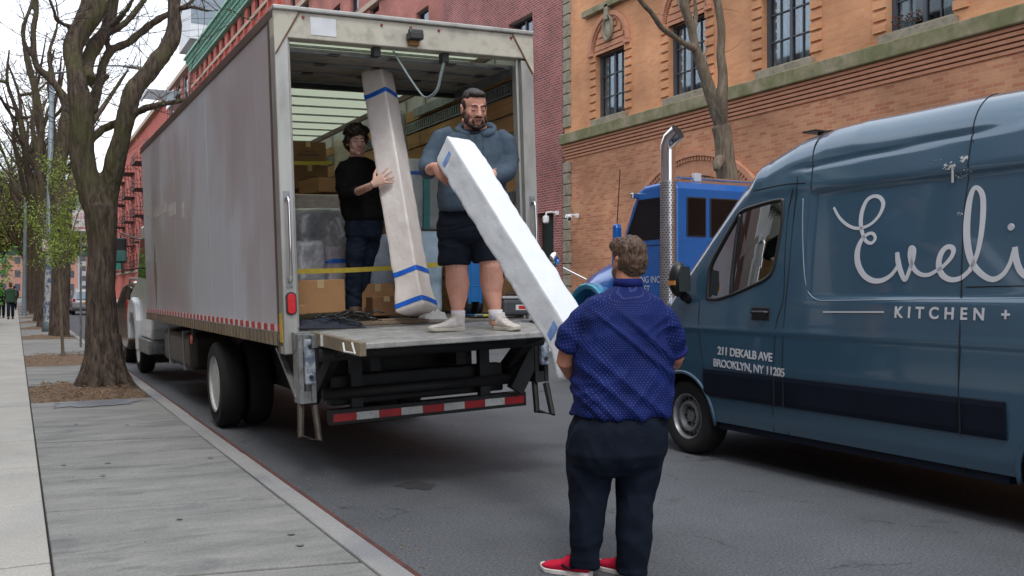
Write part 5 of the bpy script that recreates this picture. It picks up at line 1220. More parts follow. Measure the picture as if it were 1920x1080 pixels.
# seams
for nm, pts in (('door_seam', [(1487, 352), (1478, 400), (1472, 480), (1469, 560), (1457, 600), (1453, 640), (1450, 700), (1449, 760), (1451, 808)]),
                ('pillar_seam', [(1496, 330), (1494, 352), (1487, 420), (1480, 500), (1472, 580), (1468, 640), (1467, 690), (1470, 740), (1479, 815)]),
                ('panel_seam', [(1826, 262), (1817, 330), (1808, 400), (1804, 480), (1802, 560), (1799, 640), (1797, 740), (1801, 800), (1809, 885)]),
                ('door_front_seam', [(1312, 565), (1310, 600), (1314, 650), (1322, 700), (1328, 740), (1336, 785)]),
                ('slide_rail', [(1812, 538), (1860, 537), (1915, 536), (1960, 535)])):
    on_surf_tube(nm, pts, .0045, M_seam)
for ysm in (4.27, 5.70):
    P = [Vector((x-.001 if z < 2.6 else x, ysm+(.05*sm(2.4, 2.85, z) if ysm > 5 else 0), z+.001)) for x, z in section(ysm) if z > 2.36]
    MB().tube(P, .0045, 6).build('roof_seam', M_seam, body, world=True, smooth=True)
on_surf_tube('roof_seam', [(1412, 358), (1440, 352), (1470, 346), (1490, 344), (1510, 343)], .005, M_seam)
# door window: rubber frame, divider, glass
on_surf_tube('window_rubber', WPOLY, .017, M_blkgl, closed=True)
on_surf_tube('window_divider', [(1388, 402), (1380, 450), (1373, 510), (1370, 550)], .016, M_blkgl)
g = MB(); cP = sum(WP, Vector())/len(WP)
for i in range(len(WP)): g.add([cP+Vector((.006, 0, 0)), WP[i]+Vector((.006, 0, 0)), WP[(i+1) % len(WP)]+Vector((.006, 0, 0))], [(0, 1, 2)])
o = g.build('side_glass', M_vgl, body, world=True); 
g = MB()
for i in range(len(WP)):
    f_ = lambda p: Vector((2*VXC-p.x-.006, p.y, p.z)); g.add([f_(cP), f_(WP[i]), f_(WP[(i+1) % len(WP)])], [(0, 1, 2)])
g.build('side_glass', M_vgl, body, world=True)
g = MB(); rs = []
for k in range(12):
    y = 6.6+k*.98/11; s_ = section(y); row = []
    for q in range(13): x = VXC-.76+q*1.52/12; row.append(Vector((x, y, interp(ROOF, y)-.006-.05*abs(x-VXC)**2)))
    rs.append(row)
g.rings(rs, False, False).build('windscreen', M_vgl, body, world=True, smooth=True)
# cab interior
M_int = mat('van_interior_grey', (.03, .033, .036), .8, var=.2)
b = MB().box(5.72, 7.48, 7.1, 7.6, 1.0, 1.36); b.box(5.72, 7.48, 5.98, 6.02, .5, 2.2); b.build('dashboard', M_int, van, world=True, bev=.04)
for x in (6.08, 7.1): b = MB().box(x-.24, x+.24, 6.1, 6.62, .85, 1.05); b.box(x-.23, x+.23, 6.05, 6.2, 1.05, 1.72); b.box(x-.12, x+.12, 6.06, 6.16, 1.74, 1.98); b.build('seat', M_int, van, world=True, bev=.05, bseg=3)
b = MB().tube([Vector((6.08+.19*math.cos(a), 6.92+.07*math.sin(a), 1.36+.17*math.sin(a))) for a in [2*math.pi*k/24 for k in range(25)]], .014, 8); b.build('steering_wheel', M_int, van, world=True)
b = MB().ell((6.0, 7.12, 1.43), (.12, .1, .08)).ell((6.35, 7.2, 1.46), (.15, .1, .1)).build('papers_on_dashboard', mat('pale_papers', (.45, .5, .45), .8, var=.3, scale=20), van, world=True)
# rub band following the flank between the arches
b = MB(); rs = []
for k in range(120):
    y = 3.93+k*(6.93-3.93)/119; ring = [Vector((vsurf(y, z)-o_, y, z)) for z, o_ in ((.585, -.01), (.595, .014), (.63, .02), (.80, .02), (.835, .014), (.845, -.01))]; rs.append(ring)
b.rings(rs, True, True); b.build('rub_band', M_band, van, world=True, smooth=False)
for px in (1450, 1467, 1798):
    a = VS(px, 705 if px < 1500 else 750, .022); b = MB().box(a.x-.002, a.x+.01, a.y-.004, a.y+.004, .592, .838); b.build('band_gap', M_seam, van, world=True)
b = MB().box(VXC-.93, VXC+.93, 3.95, 6.8, .30, .37); b.build('sill', M_band, van, world=True)
# wheel arches, wheels
for wy, wz in WH:
    for s_ in (0, 1):
        P = []; 
        for k in range(25):
            a = -.08+(math.pi+.16)*k/24; y = wy+RA*math.cos(a); z = wz+RA*math.sin(a); x = vsurf(y, z)-.002; P.append(Vector((x if s_ == 0 else 2*VXC-x, y, z)))
        MB().tube(P, .018, 8).build('arch_lip', M_van, van, world=True, smooth=True)
        X = 5.66 if s_ == 0 else 2*VXC-5.66; o_ = 1 if s_ == 0 else -1
        b = MB(); prof = [(.205, .02), (.235, .0), (.30, -.012), (.325, -.004), (.345, .02), (.355, .05), (.355, .19), (.34, .225), (.205, .225)]
        b.lathe([(r, o_*h_) for r, h_ in prof], (X, wy, .355), 'X', 48, caps=False); w_ = b.build('wheel', M_rub, van, world=True); autosmooth(w_)
        b = MB(); b.lathe([(r, o_*h_) for r, h_ in [(0, .05), (.05, .05), (.055, .075), (.10, .085), (.11, .05), (.118, .022), (.140, .022), (.148, .06), (.188, .07), (.195, .03), (.208, .006), (.217, .006)]], (X, wy, .355), 'X', 48, caps=False)
        rm = b.build('rim', mat('grey_steel_rim', (.30, .31, .32), .4, .5, var=.2, scale=8, dirt=.3), w_, world=True); autosmooth(rm)
        b = MB()
        for k in range(16):
            a = 2*math.pi*k/16; b.ell((X+o_*.062, wy+.170*math.cos(a), .355+.170*math.sin(a)), (.016, .019, .019), n=8, m=6)
        b.build('vent_holes', M_bk, w_, world=True, smooth=True)
        b = MB()
        for k in range(6): a = 2*math.pi*k/6; b.lathe([(.012, 0), (.012, -o_*.025)], (X+o_*.075, wy+.080*math.cos(a), .355+.080*math.sin(a)), 'X', 6)
        b.build('wheel_nuts', M_bk, w_, world=True)
    b = MB(); rs = []
    for k in range(17):
        a = math.pi*k/16-.0; y = wy+.44*math.cos(a); z = wz+.44*math.sin(a); rs.append([Vector((5.68, y, z)), Vector((6.25, y, z))])
    b.rings(rs, False, False); b.box(6.2, 6.22, wy-.44, wy+.44, .3, .8); b.build('wheel_well', M_bk, van, world=True)
    b = MB().box(6.23, 7.0, wy-.08, wy+.08, .28, .44); b.build('axle', M_bk, van, world=True)
MB().box(5.74, 7.46, 3.98, 6.78, .33, .36).box(6.25, 6.95, 2.0, 8.0, .331, .361).build('underbody', M_bk, van, world=True)
# door handle, mirror, roof antenna fin
hp = VS(1427, 588)
hd_ = MB().cbox(hp+Vector((-.004, 0, 0)), (.012, .22, .11)).build('handle_recess', M_blkgl, van, world=True, bev=.02)
MB().tube([hp+Vector((-.018, .10, .01)), hp+Vector((-.04, .06, .012)), hp+Vector((-.04, -.06, .012)), hp+Vector((-.018, -.10, .01))], .014, 8).build('handle', M_blkgl, hd_, world=True, smooth=True)
mc = MB().ell((5.47, 7.14, 1.655), (.09, .09, .165), n=18, m=12); 
for v in mc.v: v.y = 7.06+(v.y-7.06)*(1 if v.y > 7.06 else .15)
mo = mc.build('wing_mirror', mat('black_mirror_shell', (.012, .013, .015), .35), van, world=True, smooth=True)
MB().tube([(5.52, 7.12, 1.5), (5.7, 7.22, 1.44)], .045, 10).build('mirror_stalk', MATS['black_mirror_shell'], mo, world=True)
MB().prism([(5.41, 1.54), (5.53, 1.54), (5.535, 1.66), (5.52, 1.77), (5.425, 1.77), (5.40, 1.66)], lambda u, v, w_: Vector((u, w_, v)), 7.034, 7.043).build('mirror_glass', mat('mirror_dark', (.06, .075, .08), .08, .5), mo, world=True)
MB().box(5.365, 5.38, 7.06, 7.16, 1.60, 1.64).build('turn_light', mat('amber_lens', (.5, .2, .05), .3), mo, world=True)
rb = MB().box(5.93, 6.03, 6.03, 6.07, 2.80, 2.86); rb.box(5.9, 7.0, 6.05, 6.45, 2.84, 2.87)
MB().box(6.0, 7.2, 5.95, 6.1, 2.9, 2.915).box(6.1, 6.13, 5.98, 6.02, 2.83, 2.9).box(7.0, 7.03, 5.98, 6.02, 2.83, 2.9).build('roof_bar', M_blkgl, van, world=True)
MB().box(5.9, 7.3, 8.21, 8.25, .75, 1.0).build('grille', M_blkgl, van, world=True, bev=.02)
for x in (5.86, 7.34): MB().ell((x, 8.08, 1.0), (.13, .12, .12)).build('headlight', mat('clear_lamp', (.5, .52, .55), .1), van, world=True, smooth=True)
MB().box(5.8, 7.4, 8.2, 8.3, .38, .66).build('front_bumper', M_band, van, world=True, bev=.05)
# ---- lettering
M_let = mat('white_vinyl', (.55, .56, .60), .5, var=.06, scale=2)
def z2(p): return (1240+p[0]/2.2044, 150+p[1]/2.2044)
def stroke(pts, wid):
    P = [VS(*z2(p), .004) for p in pts]; W_ = wid if hasattr(wid, '__len__') else [wid]*len(P); P, Rr = smooth_path(P, W_, 7); rs = []
    for i, p in enumerate(P):
        t = (P[min(i+1, len(P)-1)]-P[max(i-1, 0)]); n = Vector((0, -t.z, t.y)).normalized(); w_ = Rr[i]/2
        def at(q, o_): return Vector((vsurf(q.y, q.z)-o_, q.y, q.z))
        a, c = p+n*w_, p-n*w_; rs.append([at(a, .0042+sk[0]), at(c, .0042+sk[0]), at(c, .001), at(a, .001)])
    sk[0] += .0003; return rs
sk = [0]; b = MB()
b.rings(stroke([(712, 527), (738, 572), (775, 603), (815, 613), (862, 598), (900, 560), (917, 515), (905, 487), (880, 480), (852, 495), (832, 535), (824, 585), (830, 630), (845, 665), (868, 674), (884, 655), (872, 634), (848, 640), (824, 668), (810, 710), (812, 760), (835, 805), (870, 828), (908, 829), (945, 810), (972, 776), (984, 740)], [.018, .022, .024, .024, .022, .026, .034, .03, .026, .03, .036, .036, .03, .026, .024, .024, .024, .026, .036, .048, .05, .044, .04, .036, .03, .026, .022]))
b.rings(stroke([(974, 712), (978, 750), (990, 795), (1007, 826), (1024, 790), (1040, 740), (1043, 702), (1030, 694), (1027, 730), (1040, 775), (1068, 802), (1105, 805), (1140, 786)], [.03, .042, .04, .03, .03, .034, .036, .03, .034, .034, .03, .028, .026]))
b.rings(stroke([(1130, 793), (1165, 770), (1200, 730), (1206, 698), (1182, 690), (1156, 718), (1146, 765), (1160, 805), (1195, 825), (1238, 818), (1280, 782)], [.024, .026, .03, .034, .034, .04, .044, .04, .036, .032, .03]))
b.rings(stroke([(1270, 792), (1300, 735), (1320, 650), (1330, 550), (1328, 480), (1310, 448), (1290, 452), (1272, 510), (1262, 610), (1268, 700), (1290, 765), (1330, 808), (1372, 824), (1412, 804), (1440, 760), (1456, 705)], [.026, .03, .036, .04, .038, .03, .032, .044, .05, .05, .044, .038, .036, .032, .028, .024]))
b.rings(stroke([(1461, 690), (1466, 740), (1482, 786), (1510, 812), (1545, 800), (1570, 760), (1580, 700)], [.034, .042, .042, .036, .03, .03, .034]))
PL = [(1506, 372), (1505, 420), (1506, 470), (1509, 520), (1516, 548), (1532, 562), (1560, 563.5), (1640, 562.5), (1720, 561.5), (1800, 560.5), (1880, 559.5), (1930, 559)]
on_surf_tube('panel_edge_highlight', PL, .0042, mat('pale_blue_highlight', (.26, .33, .40), .3))  # pale tube stands in for the highlight along the sunken panel's edge
sc1 = b.build('script_lettering', M_let, van, world=True); fixn(sc1)
c = VS(*z2((1446, 608)), .004); MB().lathe([(.0, -.004), (.022, -.004), (.024, 0)], c, 'X', 20).build('letter_dot', M_let, sc1, world=True)
def VT(name, body_, px, py, size, off_, space, tilt=0, align='LEFT'):
    p = VS(px, py, .003); t_ = math.tan(0)
    sl = (vsurf(p.y, p.z+.05)-vsurf(p.y, p.z))/.05
    M = pm(van).inverted() @ Matrix.Translation(p) @ Matrix(((0, sl, -1, 0), (-1, 0, 0, 0), (0, 1, sl, 0), (0, 0, 0, 1))) @ Matrix.Rotation(tilt, 4, 'Z')
    return text_mesh(name, body_, size, M, M_let, van, .0012, off_, align, space)
VT('lettering', 'KITCHEN + BAR', 1676, 595, .112, .003, 1.74)
VT('address_lettering', '211 DEKALB AVE', 1345, 664, .10, .0022, .93, -.03); VT('address_lettering', 'BROOKLYN, NY 11205', 1337, 686, .096, .0022, .93, -.03)
a, c = VS(1543, 585, .003), VS(1657, 585, .003); MB().beam(a, c, .003, .012).build('lettering_dash', M_let, van, world=True)
# bird lime splashed over the seam
random.seed(17); b = MB()
def splat(px, py, n, sp, r0, r1, drip=0):
    for k in range(n):
        q = VS(px+random.gauss(0, sp), py+random.gauss(0, sp*.6), .001); rr_ = rnd(r0, r1); m_ = 9; ring = []
        for j in range(m_): a = 2*math.pi*j/m_; kk = rnd(.6, 1.3); y_, z_ = q.y+rr_*kk*math.cos(a), q.z+rr_*kk*math.sin(a)*rnd(.7, 1.2); ring.append(Vector((vsurf(y_, z_)-.0015-k*.00003, y_, z_)))
        b.add(ring+[v+Vector((.002, 0, 0)) for v in ring], [tuple(range(m_)), tuple(range(2*m_-1, m_-1, -1))]+[(j, m_+j, m_+(j+1) % m_, (j+1) % m_) for j in range(m_)])
splat(1783, 310, 20, 6, .002, .010); splat(1810, 297, 18, 5, .002, .012); splat(1808, 328, 14, 7, .001, .007); splat(1800, 400, 12, 4, .001, .005); splat(1765, 305, 8, 12, .001, .003)
p = VS(1786, 315, .001); b.box(p.x-.002, p.x+.006, p.y-.006, p.y+.006, p.z-.10, p.z+.02)
b.build('bird_lime', mat('bird_lime', (.5, .5, .48), .8, var=.15, scale=60), van, world=True)

# ================================================================== BLUE TRACTOR UNIT
sx0, sx1 = 7.9, 10.15
semi = root('tractor_truck', 'bright blue day cab lorry with chrome exhaust stack parked before the brick building', 'lorry', ((sx0+sx1)/2, 11, 0))
M_sb = paint('bright_blue_paint', (.003, .115, .42), rough=.25)
prof = [(10.4, 1.0), (10.4, 2.94), (10.47, 3.03), (10.6, 3.06), (11.1, 3.04), (11.25, 2.98), (11.42, 2.75), (11.72, 2.1), (11.8, 1.95), (11.85, 1.0)]
cabm = MB().prism(prof, lambda u, v, w_: Vector((w_, u, v)), sx0, sx1).build('cab', M_sb, semi, world=True, bev=.07, bseg=4)
hoodp = []
rs = []
for y, hw, zt in ((11.8, 1.0, 2.12), (12.3, .97, 2.09), (12.8, .92, 2.02), (13.2, .86, 1.90), (13.5, .76, 1.70), (13.56, .7, 1.2)):
    xc = (sx0+sx1)/2; ring = [Vector((xc+hw*sgn*(abs(math.cos(a))**.55 if True else 1), y, 1.0+(zt-1.0)*abs(math.sin(a))**.5)) for a in [math.pi*k/20 for k in range(21)] for sgn in [1 if math.cos(a) >= 0 else -1]]
    rs.append(ring+[Vector((xc-hw, y, .9)), Vector((xc+hw, y, .9))])
MB().rings(rs).build('hood', M_sb, semi, world=True, smooth=True)
for sgn in (-1, 1):
    rs = []; xc = (sx0+sx1)/2+sgn*.82
    for k in range(15):
        a = math.pi*k/14; y = 12.75+.74*math.cos(a); z = .75+.92*math.sin(a)
        rs.append([Vector((xc-.26, y, z)), Vector((xc+.26, y, z)), Vector((xc+.24, y-.10*math.cos(a), z-.10*math.sin(a))), Vector((xc-.24, y-.1*math.cos(a), z-.1*math.sin(a)))])
    MB().rings(rs).build('front_fender', paint('teal_blue_paint', (.01, .22, .36)), semi, world=True, bev=.04, bseg=3)
    for y in (12.75, 9.3, 8.0):
        b = MB().lathe([(.25, 0), (.3, -sgn*.0), (.5, sgn*.0), (.52, -sgn*.05), (.52, -sgn*.28), (.5, -sgn*.32), (.25, -sgn*.32)], (xc+sgn*.2, y, .52), 'X', 32); w_ = b.build('wheel', M_rub, semi, world=True); autosmooth(w_)
        MB().lathe([(.0, -sgn*.04), (.1, -sgn*.04), (.12, -sgn*.1), (.24, -sgn*.08), (.26, 0), (.3, 0)], (xc+sgn*.21, y, .52), 'X', 24).build('rim', M_chrome, w_, world=True, smooth=True)
for x in (8.55, 9.45): MB().box(x-.05, x+.05, 7.4, 12.5, .8, 1.05).build('frame_rail', M_bk, semi, world=True)
MB().box(8.5, 9.6, 8.2, 9.2, 1.06, 1.15).build('fifth_wheel', M_bk, semi, world=True, bev=.02)
MB().tube([(sx0+.1, 10.6, .75), (sx0+.1, 12, .75)], .27, 24).build('fuel_tank', M_chrome, semi, world=True, smooth=True)
M_dgl = mat('tinted_cab_glass', (.004, .004, .005), .06, var=.1, spec=.3)
for x0, x1 in ((8.13, 8.42), (8.53, 9.42)):
    MB().box(x0-.02, x1+.02, 10.385, 10.405, 2.29, 2.83).build('rear_window_frame', M_blkgl, cabm, world=True, bev=.06, bseg=4); MB().box(x0, x1, 10.378, 10.384, 2.31, 2.81).build('rear_window', M_dgl, cabm, world=True, bev=.055, bseg=4)
MB().prism([(10.72, 2.26), (10.72, 2.84), (11.22, 2.84), (11.56, 2.26)], lambda u, v, w_: Vector((w_, u, v)), sx0-.006, sx0+.01).build('door_window', M_dgl, cabm, world=True)
MB().quad((sx0+.12, 11.3, 2.93), (sx1-.12, 11.3, 2.93), (sx1-.1, 11.735, 2.09), (sx0+.1, 11.735, 2.09)).build('windscreen', M_dgl, cabm, world=True)
b = MB()
for p, q in (((10.66, 1.05), (10.66, 2.9)), ((11.66, 1.05), (11.66, 2.16)), ((10.66, 2.18), (11.64, 2.18))): b.beam((sx0-.001, *p), (sx0-.001, *q), .012, .006, (1, 0, 0))
b.build('door_seam', M_seam, cabm, world=True)
b = MB()
for k in range(18):
    for z in (1.9, 2.22): b.cbox((8.0+k*.12, 10.397, z), (.012, .008, .012))
for k in range(10): b.cbox((8.05, 10.397, 1.2+k*.17), (.012, .008, .012)); b.cbox((8.49, 10.397, 1.2+k*.17), (.012, .008, .012))
b.build('rivets', M_sb, cabm, world=True)
MB().tube([(sx0, 10.58, 1.62), (sx0-.08, 10.58, 1.63), (sx0-.08, 10.58, 2.55), (sx0, 10.58, 2.56)], .017, 8).build('grab_handle', M_chrome, semi, world=True, smooth=True)
st = MB(); sxp, syp = 7.74, 10.32
st.tube([(sxp, syp, 1.0), (sxp, syp, 3.02)], .105, 24); st = st.build('exhaust_stack', M_steel if False else mat('polished_shield', (.55, .55, .56), .28, .9, var=.2, scale=8), semi, world=True, smooth=True); autosmooth(st)
b = MB()
for k in range(58):
    for j in range(14):
        a = 2*math.pi*(j+.5*(k % 2))/14; b.cbox((sxp+.105*math.cos(a), syp+.105*math.sin(a), 1.1+k*.033), (.006, .02, .014), Matrix.Rotation(a, 4, 'Z'))
b.build('perforations', M_bk, st, world=True)
P = [(sxp, syp, 3.02), (sxp, syp, 3.3), (sxp, syp, 3.4), (sxp, syp+.0, 3.48), (sxp+.012, syp-.04, 3.58), (sxp+.05, syp-.15, 3.66)]
MB().tube(P, [.10, .10, .10, .104, .108, .11], 24, False).build('stack_pipe', M_chrome, st, world=True, smooth=True)
MB().tube([(sxp+.044, syp-.135, 3.65), (sxp+.049, syp-.148, 3.659)], .1075, 20).build('pipe_mouth', M_bk, st, world=True)
MB().box(sx0+.3, sx1-.3, 10.7, 11.0, 3.07, 3.1).tube([(sx0+.1, 10.7, 3.13), (sx1-.1, 10.7, 3.13)], .02, 8).build('roof_rail', M_chrome, semi, world=True)
for x in (sx0+.35, (sx0+sx1)/2, sx1-.35): MB().ell((x, 11.1, 3.08), (.05, .08, .035)).build('roof_marker', mat('amber_lens', (.5, .2, .05), .3), semi, world=True, smooth=True)
for x in (sx0+.62, sx0+1.9): MB().box(x-.06, x+.06, 10.66, 10.74, 3.08, 3.2).build('roof_lamp', mat('clear_lamp', (.5, .52, .55), .1), semi, world=True, bev=.01)
MB().box(sx0-.12, sx0+.06, 11.2, 11.26, 2.86, 2.94).build('visor_bracket', M_chrome, semi, world=True, bev=.01)
a = WX(1157, 490, 8.0); o = MB().prism([(-.10, 0), (.12, 0), (.08, .62), (.04, .66), (-.04, .66), (-.08, .6)], lambda u, v, w_: Vector((w_, a.y+u*.7, a.z-.1+v)), 7.95, 8.05).build('air_intake', M_sb, semi, world=True, bev=.02)
MB().tube([(8.0, a.y, 2.55), (8.02, a.y-.05, 3.35)], .008, 5).build('antenna', M_blkgl, semi, world=True)
MB().tube([WX(1100, 524, 8.0), WX(1056, 502, 7.75)], .012, 6).build('mirror_arm', M_chrome, semi, world=True)
p = WX(1041, 485, 7.72); MB().ell(p, (.10, .05, .11), n=20, m=12).build('fender_mirror', M_chrome, semi, world=True, smooth=True); MB().tube([p, p-Vector((0, 0, .5))], .009, 6).build('mirror_post', M_blkgl, semi, world=True)
a = WX(1090, 505, 8.25); 
text_mesh('door_lettering', 'TRUCKING INC\nPOWELL ST\nNY 11222', .13, pm(semi).inverted() @ Matrix.Translation((sx0-.008, 11.62, 1.66)) @ Matrix(((0, 0, -1, 0), (-1, 0, 0, 0), (0, 1, 0, 0), (0, 0, 0, 1))), M_let, semi, .001)
MB().cbox((8.33, 13.0, 1.72), (.02, .2, .1)).build('green_badge', mat('bright_green', (.1, .5, .03), .5), semi, world=True)

# ================================================================== PARKED AND FAR CARS
def car(name, label, x, y, w_, L_, prof, m, glassprof, wr=.33, wy=(.8, None), group='cars along the street', rear=True):
    """prof in (y,z) from the rear, y forward"""
    r_ = root(name, label, 'car', (x, y, 0), group=group); hw = w_/2
    sec = MB(); n = len(prof); rs = []
    for t, k in ((-1, .90), (-.93, .975), (-.8, 1), (.8, 1), (.93, .975), (1, .90)):
        ring = []
        for u, v in prof:
            taper = 1-.16*max(0, (v-.95)/.75); cy = L_/2; ring.append(Vector((t*hw*taper, cy+(u-cy)*(.985+.015*k) if True else u, .55+(v-.55)*k)))
        rs.append(ring)
    bd = sec.rings(rs).build('body', m, r_, bev=.04, bseg=3)
    for s_ in (-1, 1):
        for P in glassprof:
            b = MB(); n = len(P); v = []
            for o_ in (.012, -.02):
                for u, z in P: tp = 1-.16*max(0, (z-.95)/.75); v.append(Vector((s_*(hw*tp+o_), u, z)))
            b.add(v, [tuple(range(n)), tuple(range(2*n-1, n-1, -1))]+[(j, (j+1) % n, n+(j+1) % n, n+j) for j in range(n)]); b.build('side_window', M_dgl, bd)
        for q in (.82, L_-.92):
            b = MB().lathe([(.2, 0), (wr-.02, 0), (wr, .03*1), (wr, .2), (.2, .2)], (s_*hw*.98 if s_ < 0 else hw*.98-.2, q, wr), 'X', 28); wh = b.build('wheel', M_rub, r_); autosmooth(wh)
            MB().lathe([(0, 0), (.06, 0), (.08, .03), (.16, .02), (.2, 0), (.22, .0)] , (s_*hw*.985 if s_ < 0 else hw*.985, q, wr), 'X', 24, caps=False).build('rim', M_steel, wh, smooth=True)
    return r_, bd
SUVP = [(.0, .45), (-.04, .75), (.0, 1.02), (.10, 1.15), (.28, 1.62), (.42, 1.70), (1.6, 1.76), (2.6, 1.72), (3.4, 1.14), (4.3, 1.02), (4.62, .85), (4.66, .45), (4.4, .3), (.25, .3)]
M_brn = paint('brown_car_paint', (.075, .028, .018), rough=.3)
cr, bd = car('parked_suv', 'brown red SUV with roof rails parked at the kerb ahead of the box truck', 3.02, 21.3, 1.86, 4.66, SUVP, M_brn, [[(.55, 1.18), (.62, 1.6), (1.5, 1.66), (1.5, 1.16)], [(1.58, 1.16), (1.58, 1.66), (2.5, 1.62), (3.15, 1.14)]])
for s_ in (-1, 1): MB().tube([(s_*.66, .5, 1.72), (s_*.66, .6, 1.80), (s_*.66, 2.3, 1.83), (s_*.66, 2.5, 1.73)], .022, 8).build('roof_rail', M_alu, bd)
MB().box(-.95, -.9, .02, .14, .95, 1.35).build('tail_light', M_redl, bd, bev=.02)
HATCH = [(.0, .4), (-.03, .8), (.06, .95), (.22, 1.5), (.4, 1.6), (1.6, 1.66), (2.4, 1.6), (3.3, 1.05), (4.2, .92), (4.45, .7), (4.4, .35), (4.2, .25), (.2, .25)]
cr, bd = car('silver_minivan', 'silver minivan with a yellow licence plate driving away beyond the big tree', 4.1, 66, 1.85, 4.45, HATCH, paint('silver_paint', (.42, .44, .45), rough=.3), [[(.5, 1.05), (.6, 1.48), (1.5, 1.54), (1.5, 1.03)], [(1.58, 1.03), (1.58, 1.54), (2.35, 1.5), (3.1, 1.02)]])
MB().prism([(-.66, 1.0), (.66, 1.0), (.56, 1.46), (-.56, 1.46)], lambda u, v, w_: Vector((u, w_+(v-.95)*.28-.01, v)), -.0, .03).build('rear_window', mat('sky_reflecting_glass', (.16, .22, .27), .06, .5), bd)
MB().box(-.26, .26, -.07, -.03, .70, .84).build('licence_plate', mat('plate_yellow', (.6, .32, .02), .5), bd, bev=.01)
for s_ in (-.82, .76): MB().box(s_-.06, s_+.1, -.02, .1, .78, 1.02).build('tail_light', M_redl, bd)
MB().box(-.88, .88, -.10, .05, .38, .58).build('bumper', mat('grey_bumper', (.2, .21, .22), .5), bd, bev=.05)
for i, (x, y, c, lab) in enumerate([(3.0, 80, (.1, .11, .13), 'dark grey parked car far along the near kerb'), (3.0, 90, (.45, .45, .45), 'white parked car farthest along the near kerb'), (9.6, 70, (.2, .03, .03), 'dark red parked car on the far side of the street'), (9.6, 60, (.3, .32, .34), 'grey parked car behind the truck on the far side'), (4.2, 120, (.3, .3, .32), 'small distant grey car in the driving lane')]):
    car('parked_car', lab, x, y, 1.8, 4.45, HATCH, paint('car_paint_'+'abcde'[i], c, rough=.3), [[(.5, 1.05), (.6, 1.48), (1.5, 1.54), (1.5, 1.03)], [(1.58, 1.03), (1.58, 1.54), (2.35, 1.5), (3.1, 1.02)]])

# ================================================================== STREET FURNITURE
M_pole = mat('pale_blue_grey_pole', (.20, .26, .29), .55, .2, var=.15)
M_graf = mat('graffiti_stickers', (.45, .44, .42), .6, col2=(.06, .13, .22), scale=7, thr=(.46, .56))
lp_ = root('street_lamp', 'tall grey street lamp post covered in stickers and graffiti beside the sapling', 'street lamp', (1.0, 36.5, .14), group='street lamps on the near pavement')
MB().tube([(0, 0, 0), (0, 0, .3), (0, 0, 1.2), (.12, 0, 9.2)], [.2, .14, .11, .07], 12).build('pole', M_pole, lp_, smooth=True)
MB().tube([(0, 0, .3), (0, 0, 1.2), (.045, 0, 3.1)], [.15, .118, .112], 12, False).build('sticker_wrap', M_graf, lp_)
ar = MB().tube([(.12, 0, 8.9), (.5, 0, 9.0), (1.6, 0, 9.35), (2.4, 0, 9.42)], [.045, .04, .035, .03], 8).build('arm', M_pole, lp_, smooth=True)
MB().ell((2.75, 0, 9.42), (.42, .14, .07)).build('lamp_head', mat('lamp_grey', (.35, .37, .38), .4), ar, smooth=True); MB().ell((2.95, 0, 9.38), (.2, .11, .05)).build('lens', mat('amber_lens_glow', (.8, .7, .4), .3), ar, smooth=True)
l2 = root('street_lamp', 'second, farther street lamp post left of the dark trunks', 'street lamp', (.45, 60, .14), group='street lamps on the near pavement')
MB().tube([(0, 0, 0), (0, 0, 1), (.1, 0, 9)], [.15, .11, .07], 10).build('pole', M_pole, l2); MB().tube([(.1, 0, 8.8), (1.4, 0, 9.2), (2.6, 0, 9.3)], .035, 6).ell((2.8, 0, 9.3), (.4, .13, .07)).build('arm', M_pole, l2)
M_sw = mat('sign_white', (.62, .58, .60), .5); M_sr = mat('sign_red', (.45, .03, .05), .5)
def psign(x, y, z, w_, h_, label, pole=True, txt='NO\nSTANDING'):
    r_ = root('parking_sign', label, 'sign', (x, y, .14 if pole else z), group='parking signs on the near pavement'); dz = z-(.14 if pole else z)
    if pole: MB().tube([(0, .03, 0), (0, .03, dz+.1)], .025, 8).build('pole', M_steel, r_)
    f = MB().box(-w_/2, w_/2, -.006, .0, dz-h_, dz).build('plate', M_sw, r_, bev=.002)
    text_mesh('sign_lettering', txt, w_*.21, Matrix.Translation((0, -.0075, dz-h_*.24)) @ Matrix.Rotation(math.pi/2, 4, 'X'), M_sr, f, .0008, 0, 'CENTER')
    MB().box(-w_*.32, w_*.32, -.0085, -.0065, dz-h_*.88, dz-h_*.82).prism([(-w_*.45, dz-h_*.85), (-w_*.3, dz-h_*.8), (-w_*.3, dz-h_*.9)], lambda u, v, q: Vector((u, q, v)), -.0085, -.0065).build('arrow', M_sr, f)
psign(1.45, 26.0, 3.55, .40, .52, 'white and red parking sign seen beside the big forked trunk'); psign(.99, 36.3, 3.3, .34, .40, 'small white parking sign strapped to the graffiti covered lamp post', False)
gsn = root('street_name_sign', 'green street name sign past the truck mirror', 'sign', (4.3, 52, 0)); MB().tube([(0, 0, 0), (0, 0, 3.1)], .04, 8).build('pole', M_steel, gsn); MB().box(-.5, .45, -.02, .0, 2.6, 3.0).build('plate', mat('sign_green', (.02, .22, .15), .5), gsn)
